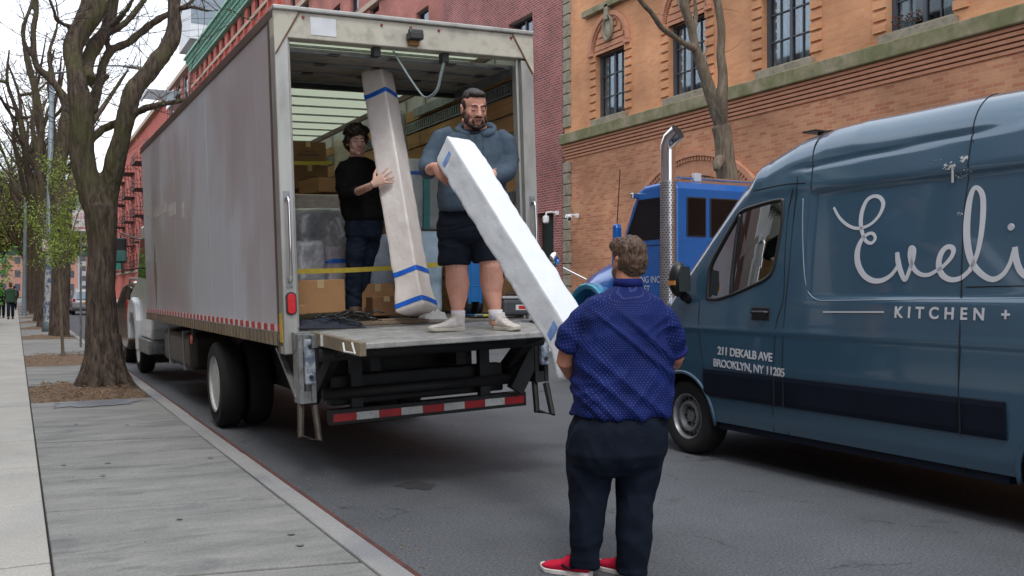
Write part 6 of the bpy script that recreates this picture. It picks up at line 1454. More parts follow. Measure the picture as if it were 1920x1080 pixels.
# ================================================================== PEOPLE
CR, CF, CU = Vector((_c, -_s, 0)), Vector((_s, _c, 0)), Vector((0, 0, 1))
def skinmat(name, c, c2, sss=.05):
    m = mat(name, c, .6, col2=c2, spec=.25, scale=9, bump=.12, bscale=120, thr=(.3, .75)); b = m.node_tree.nodes['Principled BSDF']; b.inputs['Subsurface Weight'].default_value = sss; b.inputs['Subsurface Radius'].default_value = (.01, .004, .002); b.inputs['Subsurface Scale'].default_value = .5; return m
def frame(u, d, down=0, roll=0):
    f = (CR*u+CF*d).normalized(); r = f.cross(CU).normalized()   # r: the figure's own right
    f2 = (f*math.cos(down)-CU*math.sin(down)); up = r.cross(f2).normalized()
    if roll: M = Matrix.Rotation(roll, 3, f2); r = M @ r; up = M @ up
    return r, f2, up
def LOC(o, fr, s=1.):
    r, f, u = fr
    return lambda x, y, z: o+(r*x+f*y+u*z)*s
def FM(fr): r, f, u = fr; return Matrix((r, f, u)).transposed()
def rings_xy(mb, lst, fr, e=2.4, n=28):
    """lst: (centre, half width, half depth front, half depth back)"""
    r, f, u = fr; rs = []
    for c, a, bf, bb in lst:
        ring = []
        for j in range(n):
            q = 2*math.pi*j/n; ca, sa = math.cos(q), math.sin(q); k = (abs(ca)**e+abs(sa)**e)**(-1/e)
            ring.append(c+r*ca*k*a+f*sa*k*(bf if sa > 0 else bb))
        rs.append(ring)
    mb.rings(rs); return mb
def head_mesh(mb, o, fr, s, jaw=1., fat=0.):
    P = LOC(o, fr, s); M = FM(fr); E_ = lambda c, r, **k: mb.ell(P(*c), [q*s for q in r], M, **k)
    E_((0, -.012, .035), (.075, .094, .083), n=20, m=14); E_((0, .018, -.02), (.066, .074, .082), n=20, m=12); E_((0, .028, -.072), (.050*jaw, .058, .042), n=16, m=10)
    E_((0, .066, -.096), (.024, .022, .018), n=12, m=8)
    for x in (-1, 1):
        E_((x*.024, .079, .024), (.024, .012, .010)); E_((x*.036, .060, -.024), (.026, .020, .028)); E_((x*.077, -.008, -.012), (.008, .020, .031)); E_((x*.080, -.016, .008), (.010, .015, .014)); E_((x*.042, .02, -.075), (.020+fat, .035, .026))
        E_((x*.011, .100, -.030), (.009, .010, .008))
        E_((x*.030, .0785, .002), (.018, .010, .012))
    mb.tube([P(0, .086, .018), P(0, .098, -.006), P(0, .110, -.028)], [.0085*s, .0105*s, .0125*s], 8, ball=True)
    E_((0, .092, -.054), (.024, .010, .0065)); E_((0, .090, -.066), (.020, .010, .007))
    return P, M
def hand_mesh(mb, wrist, d, nrm, side, s=1., curl=.5, spread=.06, thumb=.9, lens=None, flip=1):
    """d: along the hand, nrm: palm normal (fingers curl towards it), side: towards the thumb"""
    d = Vector(d).normalized(); nrm = Vector(nrm); nrm = (nrm-d*nrm.dot(d)).normalized(); t = nrm.cross(d).normalized()
    if t.dot(Vector(side)) < 0: t = -t
    w = Vector(wrist); rs = []
    for u, a, h_ in ((-.012, .026, .022), (.02, .034, .020), (.05, .042, .017), (.085, .042, .014), (.093, .038, .010)):
        c = w+d*u*s; rs.append([c+(t*math.cos(q)*a+nrm*math.sin(q)*h_)*s for q in [2*math.pi*j/16 for j in range(16)]])
    mb.rings(rs)
    L_ = lens or (.074, .082, .077, .060)
    for k in range(4):
        x = (.0315-.0205*k); p = w+(d*(.083-.004*abs(k-1.2))+t*x)*s; a = spread*(1.4-k)*1.1; dd = (d*math.cos(a)+t*math.sin(a)).normalized(); pts = [p-dd*.02*s, p]; ang = curl*(.55+.12*k); q = p
        for seg in (.44, .31, .25):
            v = dd*math.cos(ang)+nrm*math.sin(ang); q = q+v*L_[k]*seg*s; pts.append(q); ang += curl*.75
        mb.tube(pts, [.0098*s, .0095*s, .0088*s, .008*s, .0068*s], 8, ball=True)
    p = w+(d*.022+t*.026)*s; dd = (d*math.cos(thumb)+t*math.sin(thumb)+nrm*.35).normalized(); p2 = p+dd*.042*s; d3 = (dd+d*.5+nrm*.3*curl).normalized(); p3 = p2+d3*.032*s; p4 = p3+(d3+nrm*.4*curl).normalized()*.024*s
    mb.tube([p-dd*.01*s, p, p2, p3, p4], [.014*s, .0155*s, .0125*s, .0105*s, .008*s], 8, ball=True)
def hair_mesh(mb, o, fr, s, blobs, vox=.006, amp=.006, fr2=38, seed=0, st=(1, 1, 1)):
    P = LOC(o, fr, s); M = FM(fr); t = MB()
    for c, r in blobs: t.ell(P(*c), [q*s for q in r], M, n=18, m=12)
    r_, f_, u_ = fr
    def dsp(v, n):
        q = v-o; a = Vector((q.dot(r_)*st[0], q.dot(f_)*st[1], q.dot(u_)*st[2]))
        return amp*s*(1.3*noise.noise(a*fr2*.5+Vector((seed, 0, 0)))+.9*(1-2*abs(noise.noise(a*fr2+Vector((0, seed, 0)))))+.5*noise.noise(a*fr2*2.6))
    r2 = remeshed(t, vox, 2, .5, dsp); return r2
def hairmat(name, c1, c2, sc=60, st=(1, 1, .25)):
    return mat(name, c1, .55, col2=c2, scale=sc, stretch=st, thr=(.35, .7), bump=.5, bscale=110)
def shoe(name, heel, d, L_, m, msole, par, up=(0, 0, 1), laces=None, s=1., ank=.045):
    d = Vector(d).normalized(); u = Vector(up).normalized(); d = (d-u*d.dot(u)).normalized(); x = d.cross(u); heel = Vector(heel); rs = []
    for t, w_, h_, z0 in ((-.02, .022, .045, .022), (0, .034, .075, .018), (.1, .038, .095, .016), (.25, .037, .10, .016), (.4, .039, .085, .016), (.55, .044, .062, .016), (.72, .050, .050, .016), (.88, .044, .042, .02), (.97, .028, .032, .022), (1.0, .012, .02, .028)):
        c = heel+d*L_*t; ring = []
        for j in range(16):
            a = 2*math.pi*j/16; ca, sa = math.cos(a), math.sin(a); k = (abs(ca)**2.6+abs(sa)**2.6)**(-1/2.6); ring.append(c+x*ca*k*w_*s+u*(z0+(h_*s-z0)*.5+sa*k*(h_*s-z0)*.5))
        rs.append(ring)
    c = heel+d*L_*.13; b = MB().rings(rs); b.tube([c+u*.05, c+u*.09*s, c+u*(.12*s)-d*.005], [ank*.9, ank, ank*.95], 14)
    r2 = remeshed(b, .006, 3, .5); o = r2.build(name, m, par, world=True, smooth=True)
    rs = []
    for t, w_ in ((-.045, .012), (-.03, .028), (0, .038), (.1, .042), (.3, .039), (.5, .043), (.7, .053), (.85, .050), (.96, .034), (1.02, .012)):
        c = heel+d*L_*t; z1 = .026+.012*max(0, (t-.85)/.15)**2+.006*(t < .2); z0 = .0+.012*max(0, (t-.8)/.2)**2
        rs.append([c+x*w_*s+u*z1, c-x*w_*s+u*z1, c-x*w_*s*.95+u*z0, c+x*w_*s*.95+u*z0])
    MB().rings(rs).build('sole', msole, o, world=True, bev=.004)
    if laces:
        b = MB()
        for k in range(5): c = heel+d*L_*(.36+k*.07)+u*(.092-.012*k)*s; b.tube([c-x*.024, c+u*.004, c+x*.024], .0035, 6)
        b.build('laces', laces, o, world=True)
    return o
def folds(scale=1., amp=.008, dirv=(1, 1, .5), seed=0, diag=.7):
    def f(v, n):
        a = Vector((v.x*3.2+v.z*diag*3, v.y*3.2, v.z*7-v.x*diag*4))*scale+Vector((seed, 0, 0))
        w_ = noise.noise(a*.5); r = 1-abs(noise.noise(a+Vector((0, 0, w_*2))))*2.2
        return amp*(r*.8+noise.noise(a*.6)*.9+.25*noise.noise(a*3))
    return f
def fabric(name, c, c2=None, rough=.85, sc=12, bump=.35, bs=260, sheen=.15):
    m = mat(name, c, rough, col2=c2, scale=sc, bump=bump, bscale=bs); m.node_tree.nodes['Principled BSDF'].inputs['Sheen Weight'].default_value = 0; m.node_tree.nodes['Principled BSDF'].inputs['Specular IOR Level'].default_value = .15; return m
# ------------------------------------------------------------------ A: the man in the road
D = 5.15
def A(px, py, d=0.): return W(px, py, D+d)
sk1 = skinmat('sunburnt_skin', (.40, .175, .115), (.50, .235, .16))
fa = frame(-.12, .99); ha = frame(-.42, .9, .05)
b = MB()
ho = A(1178, 489, .03)
Pa, Ma = head_mesh(b, ho, ha, 1.02, 1.1, .006)
b.tube([A(1178, 508, .02), A(1177, 535, .01), A(1175, 565, .0)], [.064, .068, .09], 14)
rings_xy(b, [(A(1172, 556), .10, .09, .09), (A(1168, 577), .17, .09, .09), (A(1168, 620), .22, .15, .14), (A(1170, 690, .01), .225, .20, .17), (A(1167, 760, .01), .22, .2, .18), (A(1158, 815), .21, .15, .17), (A(1155, 850), .16, .10, .11)], fa)
armL = [A(1108, 608, .0), A(1072, 630, .0), A(1060, 678, .02), A(1072, 700, .16), A(1084, 706, .27)]
b.tube(armL, [.055, .058, .050, .043, .033], 14, ball=True)
armR = [A(1232, 608, .0), A(1262, 640, .03), A(1266, 668, .08), A(1264, 680, .22), A(1262, 686, .30)]
b.tube(armR, [.05, .055, .050, .042, .032], 14, ball=True)
hand_mesh(b, armL[-1], CF*.8+CR*.4-CU*.1, CR*.6+CU*.6, CU, 1.08, .55)
hand_mesh(b, armR[-1], CF*.55-CR*.2-CU*.6, -CR*.9+CU*.2, CU, 1.08, .5)
for s_, x in ((1, 0), (-1, 90)):
    b.tube([A(1110+x, 835), A(1104+x*.95, 930, .01), A(1100+x*.95, 1000), A(1098+x*.95, 1060, .02)], [.10, .075, .065, .045], 14, ball=True)
    b.tube([A(1098+x*.93, 1055, .03), A(1090+x*.95, 1066, .12)], [.045, .04], 10, ball=True)
body = remeshed(b, .0045, 2, .5); mA = body.build('person', sk1, None, smooth=True)
base = Vector((A(1140, 1070).x, A(1140, 1070).y, 0))
def rebase(o, base):
    for v in o.data.vertices: v.co -= base
    o.location = base
rebase(mA, base); tag(mA, 'man in polka dotted blue shirt and navy trousers standing in the road, back turned', 'person')
# hair, short and brown
hA = hairmat('brown_hair', (.042, .021, .012), (.135, .078, .046)); 
hm = hair_mesh(b, ho, ha, 1.02, [((0, -.018, .05), (.084, .10, .080)), ((0, -.038, .0), (.080, .078, .085)), ((0, -.05, -.045), (.060, .050, .045)), ((.02, .03, .080), (.06, .07, .045)), ((-.025, .03, .085), (.055, .065, .04))], .0045, .0065, 52, 3, (1.5, 1.5, .45))
hm.build('hair', hA, mA, world=True, smooth=True)
b = MB()
for x in (-1, 1): b.ell(Pa(x*.055, .045, -.058), (.02, .04, .045), Ma)
hair_mesh(None, ho, ha, 1.02, [((.052, .042, -.06), (.016, .036, .038)), ((-.052, .042, -.06), (.016, .036, .038)), ((0, .06, -.092), (.035, .03, .02))], .006, .003, 60, 5).build('beard', hairmat('stubble', (.10, .05, .03), (.2, .11, .07)), mA, world=True, smooth=True)
# shirt with a dot pattern carried on its own surface
def dot_mat():
    m = bpy.data.materials.new('blue_dotted_cotton'); m.use_nodes = True; t = m.node_tree; b = t.nodes['Principled BSDF']; l = t.links.new
    at = nn(t, 'ShaderNodeAttribute', attribute_name='cloth_uv'); sp = nn(t, 'ShaderNodeSeparateXYZ'); l(at.outputs['Vector'], sp.inputs[0])
    def mth(op, a, b_=None):
        n = nn(t, 'ShaderNodeMath', operation=op)
        for i, q in enumerate((a, b_)):
            if q is None: continue
            if isinstance(q, (int, float)): n.inputs[i].default_value = q
            else: l(q, n.inputs[i])
        return n.outputs[0]
    u = mth('DIVIDE', sp.outputs[0], .025); v = mth('DIVIDE', sp.outputs[1], .013)
    half = mth('MULTIPLY', mth('MODULO', mth('FLOOR', mth('ADD', v, 1000)), 2), .5)
    fu = mth('MULTIPLY', mth('SUBTRACT', mth('FRACT', mth('ADD', mth('ADD', u, half), 1000)), .5), 1.75); fv = mth('MULTIPLY', mth('SUBTRACT', mth('FRACT', v), .5), 1.05)
    r = mth('SQRT', mth('ADD', mth('MULTIPLY', fu, fu), mth('MULTIPLY', fv, fv)))
    mk = mth('LESS_THAN', r, .125)
    tc = nn(t, 'ShaderNodeTexCoord'); nz = nn(t, 'ShaderNodeTexNoise'); nz.inputs['Scale'].default_value = 5; nz.inputs['Detail'].default_value = 5; l(tc.outputs['Object'], nz.inputs[0])
    rr_ = nn(t, 'ShaderNodeValToRGB'); rr_.color_ramp.elements[0].position = .3; rr_.color_ramp.elements[1].position = .7; rr_.color_ramp.elements[0].color = (.0025, .009, .075, 1); rr_.color_ramp.elements[1].color = (.004, .015, .115, 1); l(nz.outputs[0], rr_.inputs[0])
    mx = nn(t, 'ShaderNodeMixRGB'); mx.inputs[2].default_value = (.17, .21, .42, 1); l(mk, mx.inputs[0]); l(rr_.outputs[0], mx.inputs[1]); l(mx.outputs[0], b.inputs['Base Color'])
    b.inputs['Roughness'].default_value = .75; b.inputs['Specular IOR Level'].default_value = .2; return m
b = MB()
rings_xy(b, [(A(1176, 537, .01), .075, .075, .075), (A(1174, 548), .12, .095, .10), (A(1170, 562), .205, .12, .135), (A(1168, 590), .245, .16, .165), (A(1168, 640), .255, .20, .185), (A(1169, 690, .01), .265, .235, .20), (A(1168, 735, .01), .272, .25, .215), (A(1166, 765, .01), .272, .245, .225), (A(1165, 776, .01), .268, .24, .22)], fa, 2.5, 36)
sL = [A(1112, 592), A(1092, 606), A(1075, 632), A(1067, 655, .01)]; sR = [A(1228, 592), A(1246, 608), A(1259, 636, .02), A(1264, 660, .06)]
b.tube(sL, [.085, .084, .078, .073], 18); b.tube(sR, [.085, .084, .077, .070], 18)
fo = folds(1.25, .010, seed=4, diag=1.0)
def shirt_disp(v, n):
    z = v.z; k = sm(1.50, 1.30, z); 
    # long drapes running from the left shoulder blade down to the right hip
    q = (v-A(1168, 640)); a = q.dot(CR); s_ = a*.75+(z-1.25)*.9
    dr = max(0, 1-abs(noise.noise(Vector((s_*9, a*1.6+(z)*1.2, 2.2))))*3.2)
    hem = .010*math.sin(a*22+1)*sm(.92, .82, z)
    return fo(v, n)*(.4+.8*k)+.020*(dr-.4)*k+hem
sh = remeshed(b, .0085, 3, .6, shirt_disp); so_ = sh.build('shirt', dot_mat(), mA, world=True, smooth=True)
at = so_.data.attributes.new('cloth_uv', 'FLOAT_VECTOR', 'POINT'); cen = pm(mA).inverted() @ A(1168, 650, .02); sLl = [pm(mA).inverted() @ p for p in sL]; sRl = [pm(mA).inverted() @ p for p in sR]; r_, f_, u_ = fa
for i, v in enumerate(so_.data.vertices):
    q = v.co-cen; x, y = q.dot(r_), q.dot(f_)
    sa_ = sLl if x < 0 else sRl; ax_ = (sa_[-1]-sa_[0]).normalized(); rel = v.co-sa_[0]; al = rel.dot(ax_); pe = rel-ax_*al
    if al > .02 and pe.length < .115 and abs(x) > .2:      # sleeves: round the arm
        t1 = ax_.cross(f_).normalized(); at.data[i].vector = (math.atan2(pe.dot(t1), pe.dot(f_))*.085+3, al+2, 0)
    else: at.data[i].vector = (math.atan2(x, -y-.05)*.24+3, q.z-sm(.0, .25, q.z)*y*.8+2, 0)
# collar band
cl = MB(); rs = []
for z_, w_ in ((-.012, .082), (.012, .080), (.030, .074), (.030, .070), (-.01, .074)):
    rs.append([A(1177, 533, .01)+CU*z_+r_*math.cos(q)*w_+f_*math.sin(q)*w_*1.05 for q in [2*math.pi*j/28 for j in range(28)]])
co = cl.rings(rs).build('collar', MATS.get('navy_collar') or fabric('navy_collar', (.012, .018, .12)), so_, world=True, smooth=True)
for nm, q, ax, rr_ in (('cuff', sL, None, .0745), ('cuff', sR, None, .0715)):
    dd = (q[-1]-q[-2]).normalized(); MB().tube([q[-1]-dd*.012, q[-1]+dd*.004], [rr_+.004, rr_+.003], 22).build(nm, MATS['navy_collar'], so_, world=True, smooth=True)
M_navy = fabric('dark_navy_trousers', (.005, .008, .017), (.009, .015, .028), sheen=.05)
b = MB()
rings_xy(b, [(A(1166, 762, .01), .235, .20, .195), (A(1160, 800), .262, .195, .215), (A(1155, 845), .268, .18, .215), (A(1153, 866), .25, .16, .185), (A(1153, 885), .20, .11, .13)], fa, 2.4, 32)
b.tube([A(1110, 835), A(1106, 880, .0), A(1105, 920, .01), A(1102, 960, .0), A(1099, 1005, .0), A(1096, 1048, .02), A(1095, 1062, .02)], [.136, .126, .106, .094, .086, .078, .079], 20)
b.tube([A(1200, 835), A(1197, 880, .0), A(1191, 920, .01), A(1189, 960, .0), A(1188, 1005, .0), A(1185, 1058, .02), A(1184, 1073, .02)], [.136, .124, .104, .095, .091, .080, .080], 20)
f3 = folds(1.1, .009, seed=9, diag=.8)
def tr_disp(v, n): return f3(v, n)*.6+.007*(1-abs(noise.noise(Vector((v.x*9+v.z*3, v.y*9, v.z*4.5+v.x*4))))*3)
tp = remeshed(b, .009, 3, .6, tr_disp); tro = tp.build('trousers', M_navy, mA, world=True, smooth=True)
for px in (1088, 1222): MB().beam(A(px, 812, -.225), A(px+18*(1 if px > 1150 else -1)*-1+0, 818, -.228), .006, .003).build('pocket_seam', M_navy, tro, world=True)
M_rs = fabric('red_knit', (.50, .012, .04), (.62, .02, .06), sc=20); M_ws = mat('white_sole', (.65, .62, .6), .6)
hl = Vector((A(1104, 1076).x, A(1104, 1076).y, 0)); s1 = shoe('shoe', hl, -CR*.80+CF*.50, .29, M_rs, M_ws, mA, ank=.06, s=1.22, laces=M_rs)
hr = Vector((A(1194, 1080, -.02).x, A(1194, 1080, -.02).y, 0)); s2 = shoe('shoe', hr, -CR*.62+CF*.75, .29, M_rs, M_ws, mA, ank=.06, s=1.22, laces=M_rs)
MB().tube([hl-CR*.07+CF*.0+CU*.055-CF*.01, hl-CR*.11+CU*.045-CF*.0, hl-CR*.145+CU*.06+CF*.03], .006, 6).build('dark_swoosh_mark', M_navy, s1, world=True)
o = MB().prism([(-.030, -.085), (-.008, -.085), (.032, .075), (.008, .085)], lambda u, v, w_: CR*u+CU*v+CF*w_, 0, .10).build('foam_edge_piece', M_foam, None, bev=.006); o.location = A(1270, 660, .12)
tag(o, 'small white foam edge piece sticking out past the blue shirt beside its right sleeve', 'foam piece')
# ------------------------------------------------------------------ B: the bearded man on the platform
D2 = 7.75
def B(px, py, d=0.): return W(px, py, D2+d)
sk2 = skinmat('fair_skin', (.54, .26, .19), (.64, .35, .27))
fb_ = frame(.05, -1, .0); hb = frame(.42, -1, .30, .05)
def footz(p): q = TM.inverted() @ p; return (TM @ Vector((q.x, q.y, 1.20-.035*max(0, (-.12-q.y))/1.2))).z
b = MB(); ho = B(889, 203, -.12); HS = 1.27
Pb, Mb = head_mesh(b, ho, hb, HS, 1.30, .024)
b.tube([B(890, 222, -.08), B(892, 250, -.02)], [.085, .10], 14)
rings_xy(b, [(B(892, 248), .12, .10, .10), (B(890, 266), .17, .10, .10), (B(889, 300), .22, .19, .15), (B(886, 360), .235, .22, .16), (B(882, 410), .23, .18, .17), (B(880, 450), .22, .14, .16)], fb_)
aL = [B(848, 268, 0), B(808, 300, -.06), B(800, 318, -.12), B(808, 318, -.50), B(813, 313, -.62)]
b.tube(aL, [.06, .06, .055, .045, .036], 14, ball=True)
aR = [B(930, 270, 0), B(952, 300, -.03), B(948, 322, -.1), B(915, 332, -.38), B(905, 334, -.45)]
b.tube(aR, [.06, .06, .055, .045, .036], 14, ball=True)
hand_mesh(b, B(815, 312, -.66), CR*.62-CF*.22-CU*.62, CR*.5+CF*.8, CU, 1.25, .35, .07, .7)
hand_mesh(b, aR[-1], -CR*.5-CF*.65-CU*.35, -CR*.6+CF*.4, CU, 1.2, .45)
fl, frr = B(862, 600, 0), B(931, 598, 0)
for p, kx, kn, an in ((fl, 856, 505, 581), (frr, 920, 500, 578)):
    b.tube([B(kx-2, 440), B(kx, kn, -.03), B(kx+2, kn+28, .02), B(kx+3, kn+50, .02), B(p and (858 if kx < 900 else 928), an, 0), Vector((B(858 if kx < 900 else 928, an).x, B(858 if kx < 900 else 928, an).y, footz(p)+.07))], [.13, .090, .098, .080, .052, .05], 16, ball=True)
body = remeshed(b, .005, 4, .6); mB = body.build('person', sk2, None, smooth=True); base = Vector((B(895, 600).x, B(895, 600).y, footz(B(895, 600)))); rebase(mB, base)
tag(mB, 'bearded man in grey blue hoodie and navy shorts standing on the liftgate platform', 'person')
M_bh = hairmat('near_black_hair', (.008, .006, .005), (.03, .022, .018)); 
hair_mesh(None, ho, hb, HS, [((0, -.018, .060), (.073, .088, .062)), ((0, -.045, .01), (.075, .060, .075)), ((0, .040, .094), (.052, .042, .022)), ((.068, .0, .022), (.010, .028, .033)), ((-.068, .0, .022), (.010, .028, .033))], .005, .0022, 60, 7).build('hair', M_bh, mB, world=True, smooth=True)
# beard: jaw-hugging, with the mouth left clear
hair_mesh(None, ho, hb, HS, [((.062, .030, -.066), (.016, .036, .030)), ((-.062, .030, -.066), (.016, .036, .030)), ((0, .058, -.104), (.044, .040, .020)), ((.036, .056, -.092), (.026, .034, .020)), ((-.036, .056, -.092), (.026, .034, .020)), ((.070, .012, -.036), (.008, .020, .030)), ((-.070, .012, -.036), (.008, .020, .030)), ((.013, .0915, -.0445), (.015, .010, .0045)), ((-.013, .0915, -.0445), (.015, .010, .0045)), ((.031, .080, -.072), (.006, .010, .016)), ((-.031, .080, -.072), (.006, .010, .016))], .0045, .0018, 80, 8).build('beard', hairmat('dark_brown_beard', (.02, .010, .007), (.065, .035, .022)), mB, world=True, smooth=True)
def brows(P, M, s, m, par, th=.0055, mouth=(.5, .15, .13), open_=True):
    b = MB()
    for x in (-1, 1): b.tube([P(x*.012, .0915, .025), P(x*.030, .0905, .029), P(x*.047, .079, .024)], [.0035*s, th*.8*s, .003*s], 6, ball=True)
    b.build('eyebrows', m, par, world=True, smooth=True)
    b = MB(); 
    for x in (-1, 1): b.tube([P(x*.017, .0885, -.001), P(x*.030, .0905, -.003), P(x*.043, .084, -.001)], [.001*s, .0022*s, .001*s], 6, ball=True)
    b.build('lashes', mat('lash_line', (.05, .02, .015), .7), par, world=True, smooth=True)
    lm = mat('lips_'+par.name, mouth, .4); b = MB(); b.tube([P(-.022, .0935, -.058), P(-.008, .1015, -.0535), P(0, .1015, -.055), P(.008, .1015, -.0535), P(.022, .0935, -.058)], [.0015*s, .0032*s, .003*s, .0032*s, .0015*s], 8, ball=True)
    b.tube([P(-.019, .093, -.062), P(0, .1005, -.068), P(.019, .093, -.062)], [.0015*s, .0042*s, .0015*s], 8, ball=True); b.build('lips', lm, par, world=True, smooth=True)
    if open_: MB().ell(P(0, .0985, -.0612), (.016*s, .004*s, .0030*s), M).build('mouth_line', M_bk, par, world=True)
brows(Pb, Mb, HS, M_bh, mB, .0075, mouth=(.42, .15, .13))
M_hood = fabric('grey_blue_fleece', (.050, .075, .105), (.075, .105, .14), bs=160, bump=.5)
b = MB()
rings_xy(b, [(B(893, 245, .02), .13, .10, .12), (B(892, 251, 0), .19, .13, .13), (B(890, 262), .25, .16, .15), (B(889, 292), .265, .205, .17), (B(887, 330), .275, .24, .185), (B(885, 368), .275, .25, .19), (B(884, 392), .272, .235, .19), (B(884, 398), .262, .225, .18)], fb_, 2.4, 36)
hL = [B(848, 256, 0), B(828, 262, -.02), B(809, 296, -.07), B(803, 312, -.14), B(803, 321, -.27), B(806, 319, -.44)]; hR = [B(932, 260, 0), B(946, 270, -.02), B(954, 300, -.05), B(950, 322, -.12), B(934, 332, -.24), B(918, 336, -.34)]
b.tube(hL, [.088, .092, .080, .074, .066, .054], 18); b.tube(hR, [.088, .094, .084, .078, .068, .054], 18)
fo2 = folds(1.1, .010, seed=14, diag=.5)
hd2 = remeshed(b, .009, 3, .6, lambda v, n: fo2(v, n)); ho_ = hd2.build('hoodie', M_hood, mB, world=True, smooth=True)
M_hood2 = fabric('hoodie_rib', (.04, .055, .08), (.055, .075, .10), bs=160)
dd = (hL[-1]-hL[-2]).normalized(); MB().tube([hL[-1]-dd*.01, hL[-1]+dd*.045], [.055, .045], 18).build('cuff', M_hood2, ho_, world=True, smooth=True)
dd = (hR[-1]-hR[-2]).normalized(); MB().tube([hR[-1]-dd*.01, hR[-1]+dd*.045], [.055, .045], 18).build('cuff', M_hood2, ho_, world=True, smooth=True)
rs = []
t = MB()   # bunched hood round the neck
for k, (an, w_) in enumerate([(a, 1) for a in range(0)]): pass
r_, f_, u_ = fb_
P_ = [B(893, 244, 0)+r_*math.cos(q)*.148+f_*(math.sin(q)*.135+.02)+CU*(.065*-math.sin(q)+.0) for q in [math.radians(a) for a in range(112, 429, 12)]]
t.tube(P_, [.030+.008*math.sin(i*.9)+.008*abs(i-13)/13*0 for i in range(len(P_))], 10, ball=True); remeshed(t, .007, 2, .5, lambda v, n: .006*noise.noise(v*22)).build('hood', M_hood, ho_, world=True, smooth=True)
MB().ell(B(893, 251, -.10), (.085, .06, .035), n=14).build('undershirt', fabric('dark_tee', (.03, .035, .045)), ho_, world=True, smooth=True)
for x in (-1, 1): MB().tube([B(893+x*13, 246, -.165), B(893+x*14, 262, -.20), B(893+x*13, 278, -.225)], .0045, 6).build('drawstring', M_hood2, ho_, world=True)
MB().tube([B(893, 252, -.178), B(892, 275, -.222)], .005, 6).build('placket', M_hood2, ho_, world=True)
b = MB(); rings_xy(b, [(B(883, 386, 0), .245, .20, .175), (B(881, 420), .265, .19, .20), (B(880, 446), .262, .17, .19), (B(880, 458), .20, .12, .14)], fb_, 2.4, 32)
b.tube([B(856, 435), B(853, 465, -.01), B(852, 488, -.02), B(852, 497, -.02)], [.140, .140, .132, .130], 20); b.tube([B(904, 435), B(911, 465, -.01), B(914, 483, -.02), B(915, 490, -.02)], [.140, .136, .126, .124], 20)
f4 = folds(1.3, .009, seed=19, diag=.2); remeshed(b, .009, 3, .6, lambda v, n: f4(v, n)).build('shorts', fabric('navy_shorts', (.006, .009, .016), (.010, .014, .024), sheen=.05), mB, world=True, smooth=True)
M_wsn = mat('white_mesh_sneaker', (.50, .47, .44), .75, col2=(.62, .58, .55), scale=14, bump=.4, bscale=120); M_off = mat('offwhite_sole', (.50, .47, .40), .7)
pl_ = B(868, 606, -.02); pl_.z = footz(pl_); shoe('sneaker', pl_, -CR*.93-CF*.42, .30, M_wsn, M_off, mB, laces=M_wsn, s=1.15, ank=.055)
pr_ = B(930, 602, .02); pr_.z = footz(pr_); shoe('sneaker', pr_, CR*.62-CF*.75, .29, M_wsn, M_off, mB, laces=M_wsn, s=1.15, ank=.055)
for p, x, y in ((pl_, 859, 582), (pr_, 929, 579)):
    q = B(x, y); MB().tube([Vector((q.x, q.y, p.z+.08)), Vector((q.x, q.y, p.z+.165))], [.056, .058], 16).build('sock', fabric('white_sock', (.6, .58, .62)), mB, world=True, smooth=True)
# ------------------------------------------------------------------ C: the young man inside
D3 = 9.2
def C_(px, py, d=0.): return W(px, py, D3+d)
fc = frame(.35, -1); hc_ = frame(.48, -1, .16, .05)
b = MB(); ho = C_(668, 265, -.06); HS = 1.16
Pc, Mc = head_mesh(b, ho, hc_, HS, .92)
b.tube([C_(668, 282, -.02), C_(670, 305, 0)], [.062, .075], 14)
rings_xy(b, [(C_(672, 300), .10, .08, .08), (C_(672, 312), .19, .10, .10), (C_(674, 345), .19, .12, .11), (C_(678, 390), .165, .11, .11), (C_(681, 420), .165, .12, .12), (C_(681, 440), .15, .10, .12)], fc)
cL = [C_(648, 312, 0), C_(648, 345, -.08), C_(660, 364, -.16), C_(692, 350, -.56), C_(698, 346, -.61)]
b.tube(cL, [.062, .05, .044, .034, .027], 12, ball=True)
cR = [C_(702, 312, .05), C_(725, 345, .16), C_(748, 372, .14), C_(768, 384, -.0), C_(771, 386, -.05)]
b.tube(cR, [.06, .05, .044, .036, .028], 12, ball=True)
hand_mesh(b, C_(700, 345, -.625), CR*.88+CU*.46, CF, CU, 1.22, .08, .24, 1.1)
hand_mesh(b, cR[-1], -CF*.8-CR*.25-CU*.1, -CR, CU, 1.15, .5, .1)
for x0, x1, x2, dd_ in ((672, 664, 661, .0), (694, 684, 674, .1)): b.tube([C_(x0, 425, dd_), C_(x1+2, 495, dd_-.01), C_(x1, 510, dd_), C_(x2, 570, dd_), C_(x2, 588, dd_)], [.09, .058, .054, .045, .045], 12, ball=True)
body = remeshed(b, .005, 3, .5); mC = body.build('person', skinmat('pale_skin', (.60, .37, .29), (.70, .46, .38)), None, smooth=True); q = C_(675, 590); base = Vector((q.x, q.y, floorz(q.x))); rebase(mC, base)
tag(mC, 'young curly haired man in black sweatshirt and dark jeans inside the truck', 'person')
M_dk = hairmat('dark_curly_hair', (.007, .005, .004), (.035, .022, .015), 30, (1, 1, 1))
hair_mesh(None, ho, hc_, HS, [((0, -.028, .062), (.094, .100, .080)), ((0, -.045, 0), (.092, .080, .08)), ((.02, .05, .092), (.07, .055, .04)), ((-.035, .045, .088), (.06, .055, .04)), ((.074, .0, .025), (.022, .04, .045)), ((-.074, .0, .025), (.022, .04, .045)), ((.03, .080, .084), (.035, .02, .018)), ((-.03, .078, .086), (.035, .02, .016))], .006, .013, 26, 12).build('hair', M_dk, mC, world=True, smooth=True)
brows(Pc, Mc, HS, M_dk, mC, .0045, (.45, .22, .18), False)
